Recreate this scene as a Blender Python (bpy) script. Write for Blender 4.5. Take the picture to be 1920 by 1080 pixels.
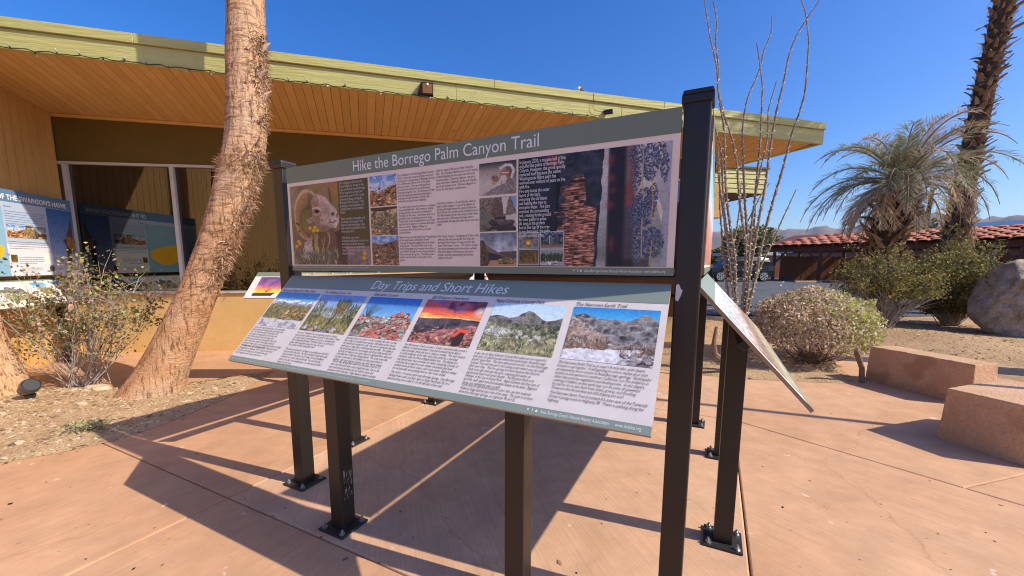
import bpy, bmesh, math, random
import numpy as np
from mathutils import Vector, Matrix, noise as mnoise

random.seed(7); rng = np.random.default_rng(7)
scene = bpy.context.scene
for o in list(bpy.data.objects): bpy.data.objects.remove(o)
col = scene.collection
R = math.radians

# ---------------------------------------------------------------- camera
CAM_H, PITCH, ROLL, FPX, CY = 1.55, 0.13212, 0.00299, 761.22, 56.65
cd = bpy.data.cameras.new('camera'); cam = bpy.data.objects.new('camera', cd); col.objects.link(cam)
cd.sensor_width = 36.0; cd.lens = FPX / 1920 * 36.0; cd.shift_y = CY / 1920
cd.clip_start = 0.05; cd.clip_end = 40000
_f = Vector((0, math.cos(PITCH), -math.sin(PITCH))); _u = Vector((0, math.sin(PITCH), math.cos(PITCH))); _x = Vector((1, 0, 0))
_r = _x * math.cos(ROLL) + _u * math.sin(ROLL); _up = -_x * math.sin(ROLL) + _u * math.cos(ROLL)
cam.matrix_world = Matrix(((_r.x, _up.x, -_f.x, 0), (_r.y, _up.y, -_f.y, 0), (_r.z, _up.z, -_f.z, CAM_H), (0, 0, 0, 1)))
scene.camera = cam

# ---------------------------------------------------------------- daylight
SUN_AZ = Vector((0.940, -0.342)); SUN_EL = R(40.3)
world = bpy.data.worlds.new('World'); scene.world = world; world.use_nodes = True
wt = world.node_tree; wt.nodes.clear()
sky = wt.nodes.new('ShaderNodeTexSky'); sky.sky_type = 'NISHITA'; sky.sun_disc = False
sky.sun_elevation = SUN_EL; sky.sun_rotation = math.atan2(SUN_AZ.x, SUN_AZ.y)
sky.altitude = 0; sky.air_density = 1.0; sky.dust_density = 1.6; sky.ozone_density = 7.0
bg = wt.nodes.new('ShaderNodeBackground'); bg.inputs['Strength'].default_value = 0.135
wo = wt.nodes.new('ShaderNodeOutputWorld')
hs_ = wt.nodes.new('ShaderNodeHueSaturation'); hs_.inputs['Saturation'].default_value = 1.27; hs_.inputs['Hue'].default_value = 0.511
wt.links.new(sky.outputs[0], hs_.inputs['Color']); wt.links.new(hs_.outputs[0], bg.inputs[0]); wt.links.new(bg.outputs[0], wo.inputs[0])
sd = bpy.data.lights.new('sun', 'SUN'); sd.energy = 4.0; sd.angle = R(0.5); sd.color = (1.0, 0.90, 0.72)
sun = bpy.data.objects.new('sun', sd); col.objects.link(sun)
sv = Vector((SUN_AZ.x * math.cos(SUN_EL), SUN_AZ.y * math.cos(SUN_EL), math.sin(SUN_EL)))
sun.rotation_euler = sv.to_track_quat('Z', 'Y').to_euler(); sun.location = sv * 50
vs = scene.view_settings
vs.view_transform = 'Standard'; vs.look = 'None'; vs.gamma = 1.0; vs.use_curve_mapping = False
vs.exposure = 0.59
HAZE = 2.4e-5
scene.cycles.max_bounces = 8; scene.cycles.diffuse_bounces = 4; scene.cycles.transparent_max_bounces = 12
scene.cycles.use_denoising = True; scene.cycles.filter_width = 1.1

# ---------------------------------------------------------------- helpers
def ray(px, py):
    X = (px - 960) / FPX; U = -(py - 540 - CY) / FPX
    return _f + _r * X + _up * U
O = Vector((0, 0, CAM_H))
def at(px, py, depth):
    d = ray(px, py); return O + d * (depth / d.y)
def gz(px, py, z=0.0):
    d = ray(px, py); return O + d * ((z - CAM_H) / d.z)
def onp(px, py, P, N):
    d = ray(px, py); return O + d * ((P - O).dot(N) / d.dot(N))

def tag(o, label=None, cat=None, group=None, kind=None):
    if label: o['label'] = label
    if cat: o['category'] = cat
    if group: o['group'] = group
    if kind: o['kind'] = kind
    return o
def empty(name, loc=(0, 0, 0), rz=0.0):
    o = bpy.data.objects.new(name, None); col.objects.link(o); o.location = loc; o.rotation_euler = (0, 0, rz)
    o.empty_display_size = 0.2
    return o
class MB:
    def __init__(s): s.v = []; s.f = []; s.m = []
    def add(s, vs_, fs, m=0):
        b = len(s.v); s.v += [tuple(v) for v in vs_]
        for f in fs: s.f.append(tuple(b + i for i in f)); s.m.append(m)
    def obox(s, O_, X, Y, Z, m=0):
        O_ = Vector(O_); X = Vector(X); Y = Vector(Y); Z = Vector(Z)
        vs_ = [O_, O_ + X, O_ + X + Y, O_ + Y, O_ + Z, O_ + X + Z, O_ + X + Y + Z, O_ + Y + Z]
        fs = [(0, 3, 2, 1), (4, 5, 6, 7), (0, 1, 5, 4), (1, 2, 6, 5), (2, 3, 7, 6), (3, 0, 4, 7)]
        if X.cross(Y).dot(Z) < 0: fs = [tuple(reversed(f)) for f in fs]
        s.add(vs_, fs, m)
    def box(s, a, b, m=0):
        s.obox(a, (b[0] - a[0], 0, 0), (0, b[1] - a[1], 0), (0, 0, b[2] - a[2]), m)
    def tube(s, pts, rad, n=8, m=0, cap=True, rot=0.0):
        pts = [Vector(p) for p in pts]; k = len(pts)
        if not hasattr(rad, '__len__'): rad = [rad] * k
        ref = None; vs_ = []
        for i, p in enumerate(pts):
            t = (pts[min(i + 1, k - 1)] - pts[max(i - 1, 0)]).normalized()
            if ref is None: ref = Vector((1, 0, 0)) if abs(t.x) < 0.9 else Vector((0, 1, 0))
            a = (ref - t * ref.dot(t)).normalized(); ref = a; b = t.cross(a)
            for j in range(n):
                w = 2 * math.pi * j / n + rot
                vs_.append(p + (a * math.cos(w) + b * math.sin(w)) * rad[i])
        fs = [(i * n + j, i * n + (j + 1) % n, (i + 1) * n + (j + 1) % n, (i + 1) * n + j) for i in range(k - 1) for j in range(n)]
        if cap: fs += [tuple(range(n - 1, -1, -1)), tuple((k - 1) * n + j for j in range(n))]
        s.add(vs_, fs, m)
    def prism(s, poly, z0, z1, m=0):
        n = len(poly)
        vs_ = [(p[0], p[1], z0) for p in poly] + [(p[0], p[1], z1) for p in poly]
        s.add(vs_, [tuple(range(n - 1, -1, -1)), tuple(range(n, 2 * n))] + [(i, (i + 1) % n, n + (i + 1) % n, n + i) for i in range(n)], m)
    def mesh(s, name, mats, smooth=False):
        me = bpy.data.meshes.new(name); me.from_pydata(s.v, [], s.f); me.update()
        for m in (mats if isinstance(mats, (list, tuple)) else [mats]): me.materials.append(m)
        if any(s.m): me.polygons.foreach_set('material_index', s.m)
        if smooth: me.polygons.foreach_set('use_smooth', [True] * len(me.polygons))
        return me
    def build(s, name, mats, parent=None, smooth=False, bevel=0.0, seg=2, mw=None):
        me = s.mesh(name, mats, smooth)
        o = bpy.data.objects.new(name, me); col.objects.link(o)
        if parent: o.parent = parent
        if mw is not None: o.matrix_local = mw
        if bevel:
            bm = bmesh.new(); bm.from_mesh(me)
            bmesh.ops.bevel(bm, geom=[e for e in bm.edges if len(e.link_faces) == 2 and e.calc_face_angle(0) > 0.5], offset=bevel, segments=seg, affect='EDGES', profile=0.6, clamp_overlap=True)
            bm.to_mesh(me); bm.free()
        return o
def obj_np(name, V, F, mats, parent=None, mi=None, smooth=False):
    me = bpy.data.meshes.new(name)
    V = np.asarray(V, np.float32); F = np.asarray(F, np.int32); nf, k = F.shape
    me.vertices.add(len(V)); me.vertices.foreach_set('co', V.ravel())
    me.loops.add(nf * k); me.loops.foreach_set('vertex_index', F.ravel())
    me.polygons.add(nf); me.polygons.foreach_set('loop_start', np.arange(0, nf * k, k, dtype=np.int32)); me.polygons.foreach_set('loop_total', np.full(nf, k, np.int32))
    for m in (mats if isinstance(mats, (list, tuple)) else [mats]): me.materials.append(m)
    if mi is not None: me.polygons.foreach_set('material_index', np.asarray(mi, np.int32))
    if smooth: me.polygons.foreach_set('use_smooth', np.ones(nf, bool))
    me.update(calc_edges=True); me.validate()
    o = bpy.data.objects.new(name, me); col.objects.link(o)
    if parent: o.parent = parent
    return o
def copy_tree(o, parent=None):
    c = o.copy(); col.objects.link(c)
    if parent is not None: c.parent = parent
    for ch in list(o.children): copy_tree(ch, c)
    return c

# ---------------------------------------------------------------- materials
def mat(name, c1, c2=None, rough=0.6, scale=6.0, detail=6.0, bump=0.0, bscale=None, spec=0.4, stretch=(1, 1, 1), metal=0.0, fine=0.0, spots=None):
    m = bpy.data.materials.new(name); m.use_nodes = True; nt = m.node_tree; N = nt.nodes; L_ = nt.links
    p = N['Principled BSDF']; p.inputs['Roughness'].default_value = rough; p.inputs['Specular IOR Level'].default_value = spec; p.inputs['Metallic'].default_value = metal
    p.inputs['Base Color'].default_value = (*c1, 1)
    tc = N.new('ShaderNodeTexCoord'); mp = N.new('ShaderNodeMapping'); mp.inputs['Scale'].default_value = stretch
    L_.new(tc.outputs['Object'], mp.inputs['Vector'])
    outc = None
    if c2 is not None:
        n = N.new('ShaderNodeTexNoise'); n.inputs['Scale'].default_value = scale; n.inputs['Detail'].default_value = detail; n.inputs['Roughness'].default_value = 0.65
        L_.new(mp.outputs[0], n.inputs['Vector'])
        cr = N.new('ShaderNodeValToRGB'); cr.color_ramp.elements[0].position = 0.32; cr.color_ramp.elements[1].position = 0.68
        cr.color_ramp.elements[0].color = (*c1, 1); cr.color_ramp.elements[1].color = (*c2, 1)
        L_.new(n.outputs['Fac'], cr.inputs[0]); outc = cr.outputs[0]
    if fine:
        n2 = N.new('ShaderNodeTexNoise'); n2.inputs['Scale'].default_value = scale * 14; n2.inputs['Detail'].default_value = 3
        L_.new(mp.outputs[0], n2.inputs['Vector'])
        mr = N.new('ShaderNodeMapRange'); mr.inputs[1].default_value = 0.3; mr.inputs[2].default_value = 0.7; mr.inputs[3].default_value = 1 - fine; mr.inputs[4].default_value = 1 + fine
        L_.new(n2.outputs['Fac'], mr.inputs[0])
        mx = N.new('ShaderNodeMix'); mx.data_type = 'RGBA'; mx.blend_type = 'MULTIPLY'; mx.inputs['Factor'].default_value = 1.0
        if outc: L_.new(outc, mx.inputs['A'])
        else: mx.inputs['A'].default_value = (*c1, 1)
        L_.new(mr.outputs[0], mx.inputs['B']); outc = mx.outputs['Result']
    if spots:
        sc_, thr, sc_col = spots
        n3 = N.new('ShaderNodeTexNoise'); n3.inputs['Scale'].default_value = sc_; n3.inputs['Detail'].default_value = 4
        L_.new(tc.outputs['Object'], n3.inputs['Vector'])
        cr3 = N.new('ShaderNodeValToRGB'); cr3.color_ramp.elements[0].position = thr; cr3.color_ramp.elements[1].position = thr + 0.06
        L_.new(n3.outputs['Fac'], cr3.inputs[0])
        mx = N.new('ShaderNodeMix'); mx.data_type = 'RGBA'; L_.new(cr3.outputs[0], mx.inputs['Factor'])
        if outc: L_.new(outc, mx.inputs['A'])
        else: mx.inputs['A'].default_value = (*c1, 1)
        mx.inputs['B'].default_value = (*sc_col, 1); outc = mx.outputs['Result']
    if outc: L_.new(outc, p.inputs['Base Color'])
    if bump:
        nb = N.new('ShaderNodeTexNoise'); nb.inputs['Scale'].default_value = bscale or scale * 6; nb.inputs['Detail'].default_value = 6
        L_.new(mp.outputs[0], nb.inputs['Vector'])
        b = N.new('ShaderNodeBump'); b.inputs['Strength'].default_value = bump; b.inputs['Distance'].default_value = 0.02
        L_.new(nb.outputs['Fac'], b.inputs['Height']); L_.new(b.outputs[0], p.inputs['Normal'])
    return m
def leafmat(name, c, var=0.25, rough=0.6, trans=0.25):
    m = mat(name, tuple(x * (1 - var) for x in c), tuple(x * (1 + var) for x in c), rough=rough, scale=9.0, spec=0.25)
    nt = m.node_tree; p = nt.nodes['Principled BSDF']; out = nt.nodes['Material Output']
    tr = nt.nodes.new('ShaderNodeBsdfTranslucent'); tr.inputs[0].default_value = (*[min(1, x * 1.3) for x in c], 1)
    mx = nt.nodes.new('ShaderNodeMixShader'); mx.inputs[0].default_value = trans
    nt.links.new(p.outputs[0], mx.inputs[1]); nt.links.new(tr.outputs[0], mx.inputs[2]); nt.links.new(mx.outputs[0], out.inputs[0])
    return m
def concrete(name, ca, cb, angle):
    m = bpy.data.materials.new(name); m.use_nodes = True; nt = m.node_tree; N = nt.nodes; K = nt.links
    p = N['Principled BSDF']; p.inputs['Roughness'].default_value = 0.82; p.inputs['Specular IOR Level'].default_value = 0.25
    tc = N.new('ShaderNodeTexCoord')
    big = N.new('ShaderNodeTexNoise'); big.inputs['Scale'].default_value = 0.9; big.inputs['Detail'].default_value = 7; big.inputs['Roughness'].default_value = 0.62
    K.new(tc.outputs['Object'], big.inputs['Vector'])
    cr = N.new('ShaderNodeValToRGB'); e0, e1 = cr.color_ramp.elements; e0.position = 0.3; e1.position = 0.7; e0.color = (*ca, 1); e1.color = (*cb, 1)
    K.new(big.outputs['Fac'], cr.inputs[0])
    mq = N.new('ShaderNodeMapping'); mq.inputs['Rotation'].default_value = (0, 0, angle); K.new(tc.outputs['Object'], mq.inputs['Vector'])
    mp = N.new('ShaderNodeMapping'); mp.inputs['Scale'].default_value = (1.2, 55, 1)
    K.new(mq.outputs[0], mp.inputs['Vector'])
    br = N.new('ShaderNodeTexNoise'); br.inputs['Scale'].default_value = 1.6; br.inputs['Detail'].default_value = 5
    K.new(mp.outputs[0], br.inputs['Vector'])
    mr = N.new('ShaderNodeMapRange'); mr.inputs[1].default_value = 0.3; mr.inputs[2].default_value = 0.7; mr.inputs[3].default_value = 0.91; mr.inputs[4].default_value = 1.08
    K.new(br.outputs['Fac'], mr.inputs[0])
    mx = N.new('ShaderNodeMix'); mx.data_type = 'RGBA'; mx.blend_type = 'MULTIPLY'; mx.inputs['Factor'].default_value = 1
    K.new(cr.outputs[0], mx.inputs['A']); K.new(mr.outputs[0], mx.inputs['B'])
    # pale droppings / chalky patches and dark gum spots
    def spot(prev, sc, thr, colr, w=0.03, soft=1.0):
        v = N.new('ShaderNodeTexNoise'); v.inputs['Scale'].default_value = sc; v.inputs['Detail'].default_value = 3
        mp2 = N.new('ShaderNodeMapping'); mp2.inputs['Location'].default_value = (sc * 3.1, sc, 0); K.new(tc.outputs['Object'], mp2.inputs['Vector']); K.new(mp2.outputs[0], v.inputs['Vector'])
        c = N.new('ShaderNodeValToRGB'); c.color_ramp.elements[0].position = thr; c.color_ramp.elements[1].position = thr + w
        c.color_ramp.elements[1].color = (soft, soft, soft, 1)
        K.new(v.outputs['Fac'], c.inputs[0])
        q = N.new('ShaderNodeMix'); q.data_type = 'RGBA'; K.new(c.outputs[0], q.inputs['Factor']); K.new(prev, q.inputs['A']); q.inputs['B'].default_value = (*colr, 1)
        return q.outputs['Result']
    big2 = N.new('ShaderNodeTexNoise'); big2.inputs['Scale'].default_value = 3.4; big2.inputs['Detail'].default_value = 8; big2.inputs['Roughness'].default_value = .7; K.new(tc.outputs['Object'], big2.inputs['Vector'])
    mr2 = N.new('ShaderNodeMapRange'); mr2.inputs[1].default_value = .3; mr2.inputs[2].default_value = .7; mr2.inputs[3].default_value = .84; mr2.inputs[4].default_value = 1.13; K.new(big2.outputs['Fac'], mr2.inputs[0])
    m2 = N.new('ShaderNodeMix'); m2.data_type = 'RGBA'; m2.blend_type = 'MULTIPLY'; m2.inputs['Factor'].default_value = 1; K.new(mx.outputs['Result'], m2.inputs['A']); K.new(mr2.outputs[0], m2.inputs['B'])
    # hairline cracks
    dn = N.new('ShaderNodeTexNoise'); dn.inputs['Scale'].default_value = 2.6; dn.inputs['Detail'].default_value = 6; K.new(tc.outputs['Object'], dn.inputs['Vector'])
    ad = N.new('ShaderNodeMix'); ad.data_type = 'RGBA'; ad.blend_type = 'ADD'; ad.inputs['Factor'].default_value = .35; K.new(tc.outputs['Object'], ad.inputs['A']); K.new(dn.outputs['Color'], ad.inputs['B'])
    vo = N.new('ShaderNodeTexVoronoi'); vo.feature = 'DISTANCE_TO_EDGE'; vo.inputs['Scale'].default_value = .42; K.new(ad.outputs['Result'], vo.inputs['Vector'])
    vc = N.new('ShaderNodeValToRGB'); vc.color_ramp.elements[0].position = .0; vc.color_ramp.elements[1].position = .0022; vc.color_ramp.elements[0].color = (.84, .80, .77, 1); K.new(vo.outputs['Distance'], vc.inputs[0])
    m3 = N.new('ShaderNodeMix'); m3.data_type = 'RGBA'; m3.blend_type = 'MULTIPLY'; m3.inputs['Factor'].default_value = 1; K.new(m2.outputs['Result'], m3.inputs['A']); K.new(vc.outputs[0], m3.inputs['B'])
    o_ = spot(m3.outputs['Result'], 5.5, 0.70, (0.70, 0.56, 0.46), 0.03, 0.75)
    o_ = spot(o_, 21.0, 0.70, (0.30, 0.17, 0.11), 0.03, 0.6)
    o_ = spot(o_, 13.0, 0.765, (0.12, 0.06, 0.04), 0.02, 0.8)
    o_ = spot(o_, 2.2, 0.62, tuple(x * 0.8 for x in ca), 0.12, 0.55)
    K.new(o_, p.inputs['Base Color'])
    b = N.new('ShaderNodeBump'); b.inputs['Strength'].default_value = 0.25; b.inputs['Distance'].default_value = 0.004
    K.new(br.outputs['Fac'], b.inputs['Height']); K.new(b.outputs[0], p.inputs['Normal'])
    return m

M = {}
M['conc_a'] = concrete('pink_concrete', (0.49, 0.265, 0.150), (0.57, 0.335, 0.195), -1.11)
M['conc_b'] = concrete('pink_concrete_pad', (0.53, 0.31, 0.19), (0.61, 0.38, 0.245), -1.876)
M['conc_c'] = concrete('pink_concrete_right', (0.51, 0.285, 0.165), (0.59, 0.355, 0.215), 0.92)
M['block'] = mat('block_concrete', (0.47, 0.275, 0.16), (0.60, 0.385, 0.24), rough=0.85, scale=3.5, bump=0.5, bscale=50, fine=0.10, spec=0.2, spots=(2.2, .58, (.44, .255, .148)))
M['dirt'] = mat('dry_dirt', (0.36, 0.235, 0.13), (0.50, 0.35, 0.21), rough=0.95, scale=3.0, bump=0.9, bscale=45, fine=0.22, spec=0.1)
M['sand'] = mat('desert_sand', (0.33, 0.215, 0.125), (0.44, 0.30, 0.18), rough=0.95, scale=1.2, bump=0.6, bscale=30, fine=0.2, spec=0.1)
M['chip'] = mat('mulch_chip', (0.42, 0.30, 0.19), (0.60, 0.47, 0.33), rough=0.9, scale=3)
M['chip_d'] = mat('mulch_dark', (0.16, 0.09, 0.05), (0.28, 0.17, 0.10), rough=0.9, scale=3)
M['asphalt'] = mat('asphalt', (0.075, 0.078, 0.085), (0.115, 0.118, 0.125), rough=0.9, scale=1.0, fine=0.15, spec=0.2)
M['post'] = mat('bronze_painted_steel', (0.0135, 0.0095, 0.0075), (0.020, 0.0145, 0.0115), rough=0.42, scale=3.0, spec=0.5, spots=(16.0, 0.80, (0.25, 0.22, 0.2)))
M['plate'] = mat('black_plate', (0.016, 0.015, 0.015), (0.03, 0.028, 0.027), rough=0.5, scale=14, spec=0.5)
M['bolt'] = mat('zinc_bolt', (0.55, 0.55, 0.53), (0.35, 0.34, 0.33), rough=0.35, scale=40, metal=0.9)
M['paper'] = mat('mottled_paper', (0.78, 0.63, 0.53), (0.84, 0.70, 0.605), rough=0.38, scale=9.0, spec=0.35)
M['paper2'] = mat('pale_paper', (0.67, 0.60, 0.57), (0.75, 0.685, 0.655), rough=0.38, scale=9.0, spec=0.35)
M['green'] = mat('grey_green_band', (0.175, 0.210, 0.150), (0.19, 0.225, 0.165), rough=0.4, scale=2, spec=0.35)
M['green2'] = mat('sea_green_band', (0.225, 0.275, 0.235), (0.245, 0.295, 0.25), rough=0.4, scale=2, spec=0.35)
M['edge'] = mat('panel_edge_wood', (0.33, 0.19, 0.10), (0.42, 0.26, 0.15), rough=0.7, scale=10, stretch=(1, 1, 12))
M['back'] = mat('panel_back', (0.10, 0.052, 0.030), (0.13, 0.07, 0.042), rough=0.75, scale=5)
M['ink_w'] = mat('white_ink', (0.80, 0.80, 0.78), rough=0.4)
M['ink_d'] = mat('dark_ink', (0.10, 0.09, 0.09), rough=0.4)
M['ink_p'] = mat('pale_ink', (0.55, 0.56, 0.55), rough=0.4)
M['fascia'] = mat('olive_painted_wood', (0.415, 0.39, 0.145), (0.48, 0.455, 0.18), rough=0.55, scale=2.5, bump=0.5, bscale=9, stretch=(0.35, 0.35, 5), spec=0.3, fine=.06, spots=(2.6, .67, (.36, .335, .15)))
M['soffit'] = mat('ochre_soffit_board', (0.60, 0.355, 0.125), (0.66, 0.41, 0.155), rough=0.55, scale=3, spec=0.3)
M['soffit_v'] = [M['soffit'], mat('ochre_soffit_board_b', (0.57, 0.33, 0.115), (0.64, 0.385, 0.14), rough=0.55, scale=2, spec=0.3), mat('ochre_soffit_board_c', (0.63, 0.38, 0.14), (0.68, 0.425, 0.17), rough=0.6, scale=5, spec=0.3, spots=(1.5, .66, (.50, .29, .10)))]
M['groove'] = mat('groove_dark', (0.10, 0.04, 0.012), rough=0.9)
M['ochre'] = mat('ochre_stucco', (0.60, 0.385, 0.155), (0.66, 0.435, 0.185), rough=0.85, scale=3, bump=0.25, bscale=90, spec=0.2)
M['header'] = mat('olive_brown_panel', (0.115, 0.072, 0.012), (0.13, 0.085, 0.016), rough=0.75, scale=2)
M['siding'] = mat('ochre_siding', (0.54, 0.315, 0.105), (0.61, 0.375, 0.135), rough=0.65, scale=3, stretch=(3, 3, 0.5), bump=0.2)
M['alu'] = mat('aluminium_frame', (0.52, 0.50, 0.49), (0.58, 0.56, 0.55), rough=0.45, scale=6, metal=0.2)
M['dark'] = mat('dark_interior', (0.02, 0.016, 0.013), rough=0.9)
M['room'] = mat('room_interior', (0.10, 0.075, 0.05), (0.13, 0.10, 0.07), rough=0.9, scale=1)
M['roof'] = mat('roof_membrane', (0.45, 0.43, 0.40), (0.5, 0.48, 0.45), rough=0.9, scale=2)
M['black'] = mat('black_plastic', (0.018, 0.018, 0.02), rough=0.4)
M['white'] = mat('white_plastic', (0.75, 0.75, 0.73), rough=0.4)
M['grey'] = mat('grey_metal', (0.30, 0.30, 0.30), (0.38, 0.37, 0.36), rough=0.5, scale=10, metal=0.3)
M['wire'] = mat('green_wire', (0.035, 0.045, 0.02), rough=0.6)
def glassmat():
    m = bpy.data.materials.new('tinted_glass'); m.use_nodes = True; nt = m.node_tree; N = nt.nodes; K = nt.links
    N.remove(N['Principled BSDF']); out = N['Material Output']
    tr = N.new('ShaderNodeBsdfTransparent'); tr.inputs[0].default_value = (0.14, 0.145, 0.14, 1)
    gl = N.new('ShaderNodeBsdfGlossy'); gl.inputs['Roughness'].default_value = 0.015; gl.inputs[0].default_value = (0.95, 0.93, 0.9, 1)
    fr = N.new('ShaderNodeFresnel'); fr.inputs[0].default_value = 1.95
    mx = N.new('ShaderNodeMixShader'); K.new(fr.outputs[0], mx.inputs[0]); K.new(tr.outputs[0], mx.inputs[1]); K.new(gl.outputs[0], mx.inputs[2]); K.new(mx.outputs[0], out.inputs[0])
    return m
M['glass'] = glassmat()

# ================================================================ GROUND
TH = -0.4603; KX, KY, KL = -1.4772, 2.7257, 2.44
ke = Vector((math.cos(TH), math.sin(TH), 0)); kn = Vector((ke.y, -ke.x, 0)); KA = Vector((KX, KY, 0))
def kp(s, o, z=0.0): return KA + ke * s + kn * o + Vector((0, 0, z))

def sstep(a, b, x):
    t = min(1, max(0, (x - a) / (b - a))); return t * t * (3 - 2 * t)
def far_h(x, y):           # the land rises very gently towards the car park
    return 0.30 * sstep(9.0, 27.0, y) * sstep(1.0, 4.0, x)
def ground_h(x, y):
    h_ = -0.04 + far_h(x, y)
    if x > 3.6:
        d = y - (7.55 - 0.42 * (x - 5.2))
        rise = sstep(-0.05, 0.5, d) * sstep(3.6, 4.6, x)
        h_ += rise * 0.085
        h_ += rise * (0.16 * math.exp(-((x - 8.6) ** 2 / 3.0 + (y - 8.0) ** 2 / 1.6)) + 0.10 * math.exp(-((x - 5.6) ** 2 / 2.0 + (y - 8.9) ** 2 / 1.2)))
        h_ += rise * 0.05 * mnoise.noise(Vector((x * 0.8, y * 0.8, 3.0))) + rise * 0.018 * mnoise.noise(Vector((x * 3.3, y * 3.3, 1.0)))
        if y > 11: h_ -= 0.04 * rise * sstep(11, 13, y)
    if x > 2.6 and y > 8.6: h_ += 0.05 * sstep(8.6, 9.6, y)
    return h_
xs = np.unique(np.concatenate([np.linspace(-30, -8, 12), np.linspace(-8, 3.4, 24), np.linspace(3.4, 14, 70), np.linspace(14, 40, 40), np.linspace(40, 200, 17), np.linspace(200, 12000, 14), -np.linspace(30, 12000, 14)]))
ys = np.unique(np.concatenate([-np.linspace(20, 3000, 7), np.linspace(-20, 4, 14), np.linspace(4, 14, 66), np.linspace(14, 40, 30), np.linspace(40, 200, 17), np.linspace(200, 14000, 16)]))
V = np.array([(x, y, ground_h(x, y) if abs(x) < 300 and abs(y) < 300 else 0.3) for y in ys for x in xs])
nx, ny = len(xs), len(ys)
idx = np.arange(nx * ny).reshape(ny, nx)
F = np.stack([idx[:-1, :-1], idx[:-1, 1:], idx[1:, 1:], idx[1:, :-1]], -1).reshape(-1, 4)
g = obj_np('ground', V, F, M['sand'], smooth=True); tag(g, kind='structure')

def slab(poly_so, m, parent, gap=0.004, bev=0.009, z=0.0):
    pts = [kp(*p) for p in poly_so]
    if sum(a.x * b.y - b.x * a.y for a, b in zip(pts, pts[1:] + pts[:1])) < 0: pts.reverse()
    n = len(pts)
    def inset(d):
        out = []
        for i in range(n):
            a, b, c = pts[i - 1], pts[i], pts[(i + 1) % n]
            t1 = (b - a).normalized(); t2 = (c - b).normalized()
            n1 = Vector((-t1.y, t1.x, 0)); n2 = Vector((-t2.y, t2.x, 0))
            k = (n1 + n2); k = k / max(0.25, (1 + n1.dot(n2)))
            out.append(b + k * d)
        return out
    mb = MB(); rings = [(inset(gap), -0.11), (inset(gap), -bev), (inset(gap + bev * 0.3), -bev * 0.35), (inset(gap + bev), 0)]
    for r, zz in rings: mb.v += [(p.x, p.y, z + zz) for p in r]
    for k in range(3):
        for i in range(n):
            mb.f.append((k * n + i, k * n + (i + 1) % n, (k + 1) * n + (i + 1) % n, (k + 1) * n + i)); mb.m.append(0)
    mb.f.append(tuple(3 * n + i for i in range(n))); mb.m.append(0)
    return mb.build('slab', m, parent)
patio = empty('patio', KA); tag(patio, kind='structure')
patio.matrix_world = Matrix.Identity(4)
S0, S1, O0 = -0.28, 2.79, 0.36
slab([(S0, O0), (S1, O0), (S1, -2.72), (S0, -2.72)], M['conc_b'], patio)
slab([(S0, O0), (S0, -2.72), (S0, -7.6), (-4.6, -6.4), (-9, -5), (-9, 0.36)], M['conc_a'], patio)
slab([(S0, -2.72), (S1, -2.72), (S1, -6.7), (S0, -7.6)], M['conc_b'], patio)
slab([(S0, O0), (-9, O0), (-9, 7), (S0, 7)], M['conc_a'], patio)
slab([(S0, O0), (S0, 7), (S1, 7), (S1, O0)], M['conc_a'], patio)
slab([(S1, -2.73), (4.2, -2.027), (7.5, -0.36), (9, 0.4), (9, 7), (S1, 7)], M['conc_c'], patio)
slab([(S1, -2.73), (S1, -6.7), (5.2, -7.0), (7.5, -5.05), (4.2, -2.027)], M['conc_c'], patio)
slab([(4.2, -2.027), (7.5, -5.05), (10, -6), (10, 0.9), (7.5, -0.36)], M['conc_c'], patio)

def bed(name, bpts, height, rings=26, seed=0, mat_=None):
    c = sum((Vector(p) for p in bpts), Vector()) / len(bpts)
    # resample the outline
    P = []
    for a, b in zip(bpts, bpts[1:] + bpts[:1]):
        a, b = Vector(a), Vector(b); k = max(1, int((b - a).length / 0.09))
        P += [a.lerp(b, i / k) for i in range(k)]
    n = len(P); mb = MB()
    for i, r in enumerate(np.linspace(1, 0.02, rings)):
        for p in P:
            q = c.lerp(p, r); w = 1 - r ** 3
            z = 0.006 + height * w + (0.020 * mnoise.noise(Vector((q.x * 2.2, q.y * 2.2, seed))) + 0.010 * mnoise.noise(Vector((q.x * 9, q.y * 9, seed)))) * min(1, w * 4)
            if i == 0: z = 0.003
            jx = 0.012 * mnoise.noise(Vector((p.x * 7, p.y * 7, 5))) if i == 0 else 0
            mb.v.append((q.x + jx, q.y + jx, max(z, 0.003)))
    for k in range(rings - 1):
        for i in range(n): mb.f.append((k * n + i, k * n + (i + 1) % n, (k + 1) * n + (i + 1) % n, (k + 1) * n + i)); mb.m.append(0)
    mb.f.append(tuple((rings - 1) * n + i for i in range(n))); mb.m.append(0)
    a2 = sum(a.x * b.y - b.x * a.y for a, b in zip(P, P[1:] + P[:1]))
    if a2 < 0: mb.f = [tuple(reversed(f)) for f in mb.f]
    o = mb.build(name, mat_ or M['dirt'], smooth=True); tag(o, kind='structure')
    return o, P, c
left_out = [gz(*p) for p in [(-420, 930), (-150, 893), (0, 868), (110, 850), (220, 825), (310, 795), (420, 750), (470, 723), (505, 703), (514, 696), (503, 699), (470, 708), (415, 716), (330, 724), (200, 730), (60, 728), (-150, 726), (-500, 724)]]
bedL, PL, cL = bed('planting_bed', left_out, 0.055, seed=1)
isl = [gz(*p) for p in [(1215, 690), (1300, 702), (1400, 711), (1520, 717), (1590, 719), (1604, 712), (1580, 695), (1560, 672), (1545, 645), (1520, 620), (1440, 612), (1340, 616), (1225, 640)]]
bedR, PR, cR = bed('planting_bed', isl, 0.03, seed=4)

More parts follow.
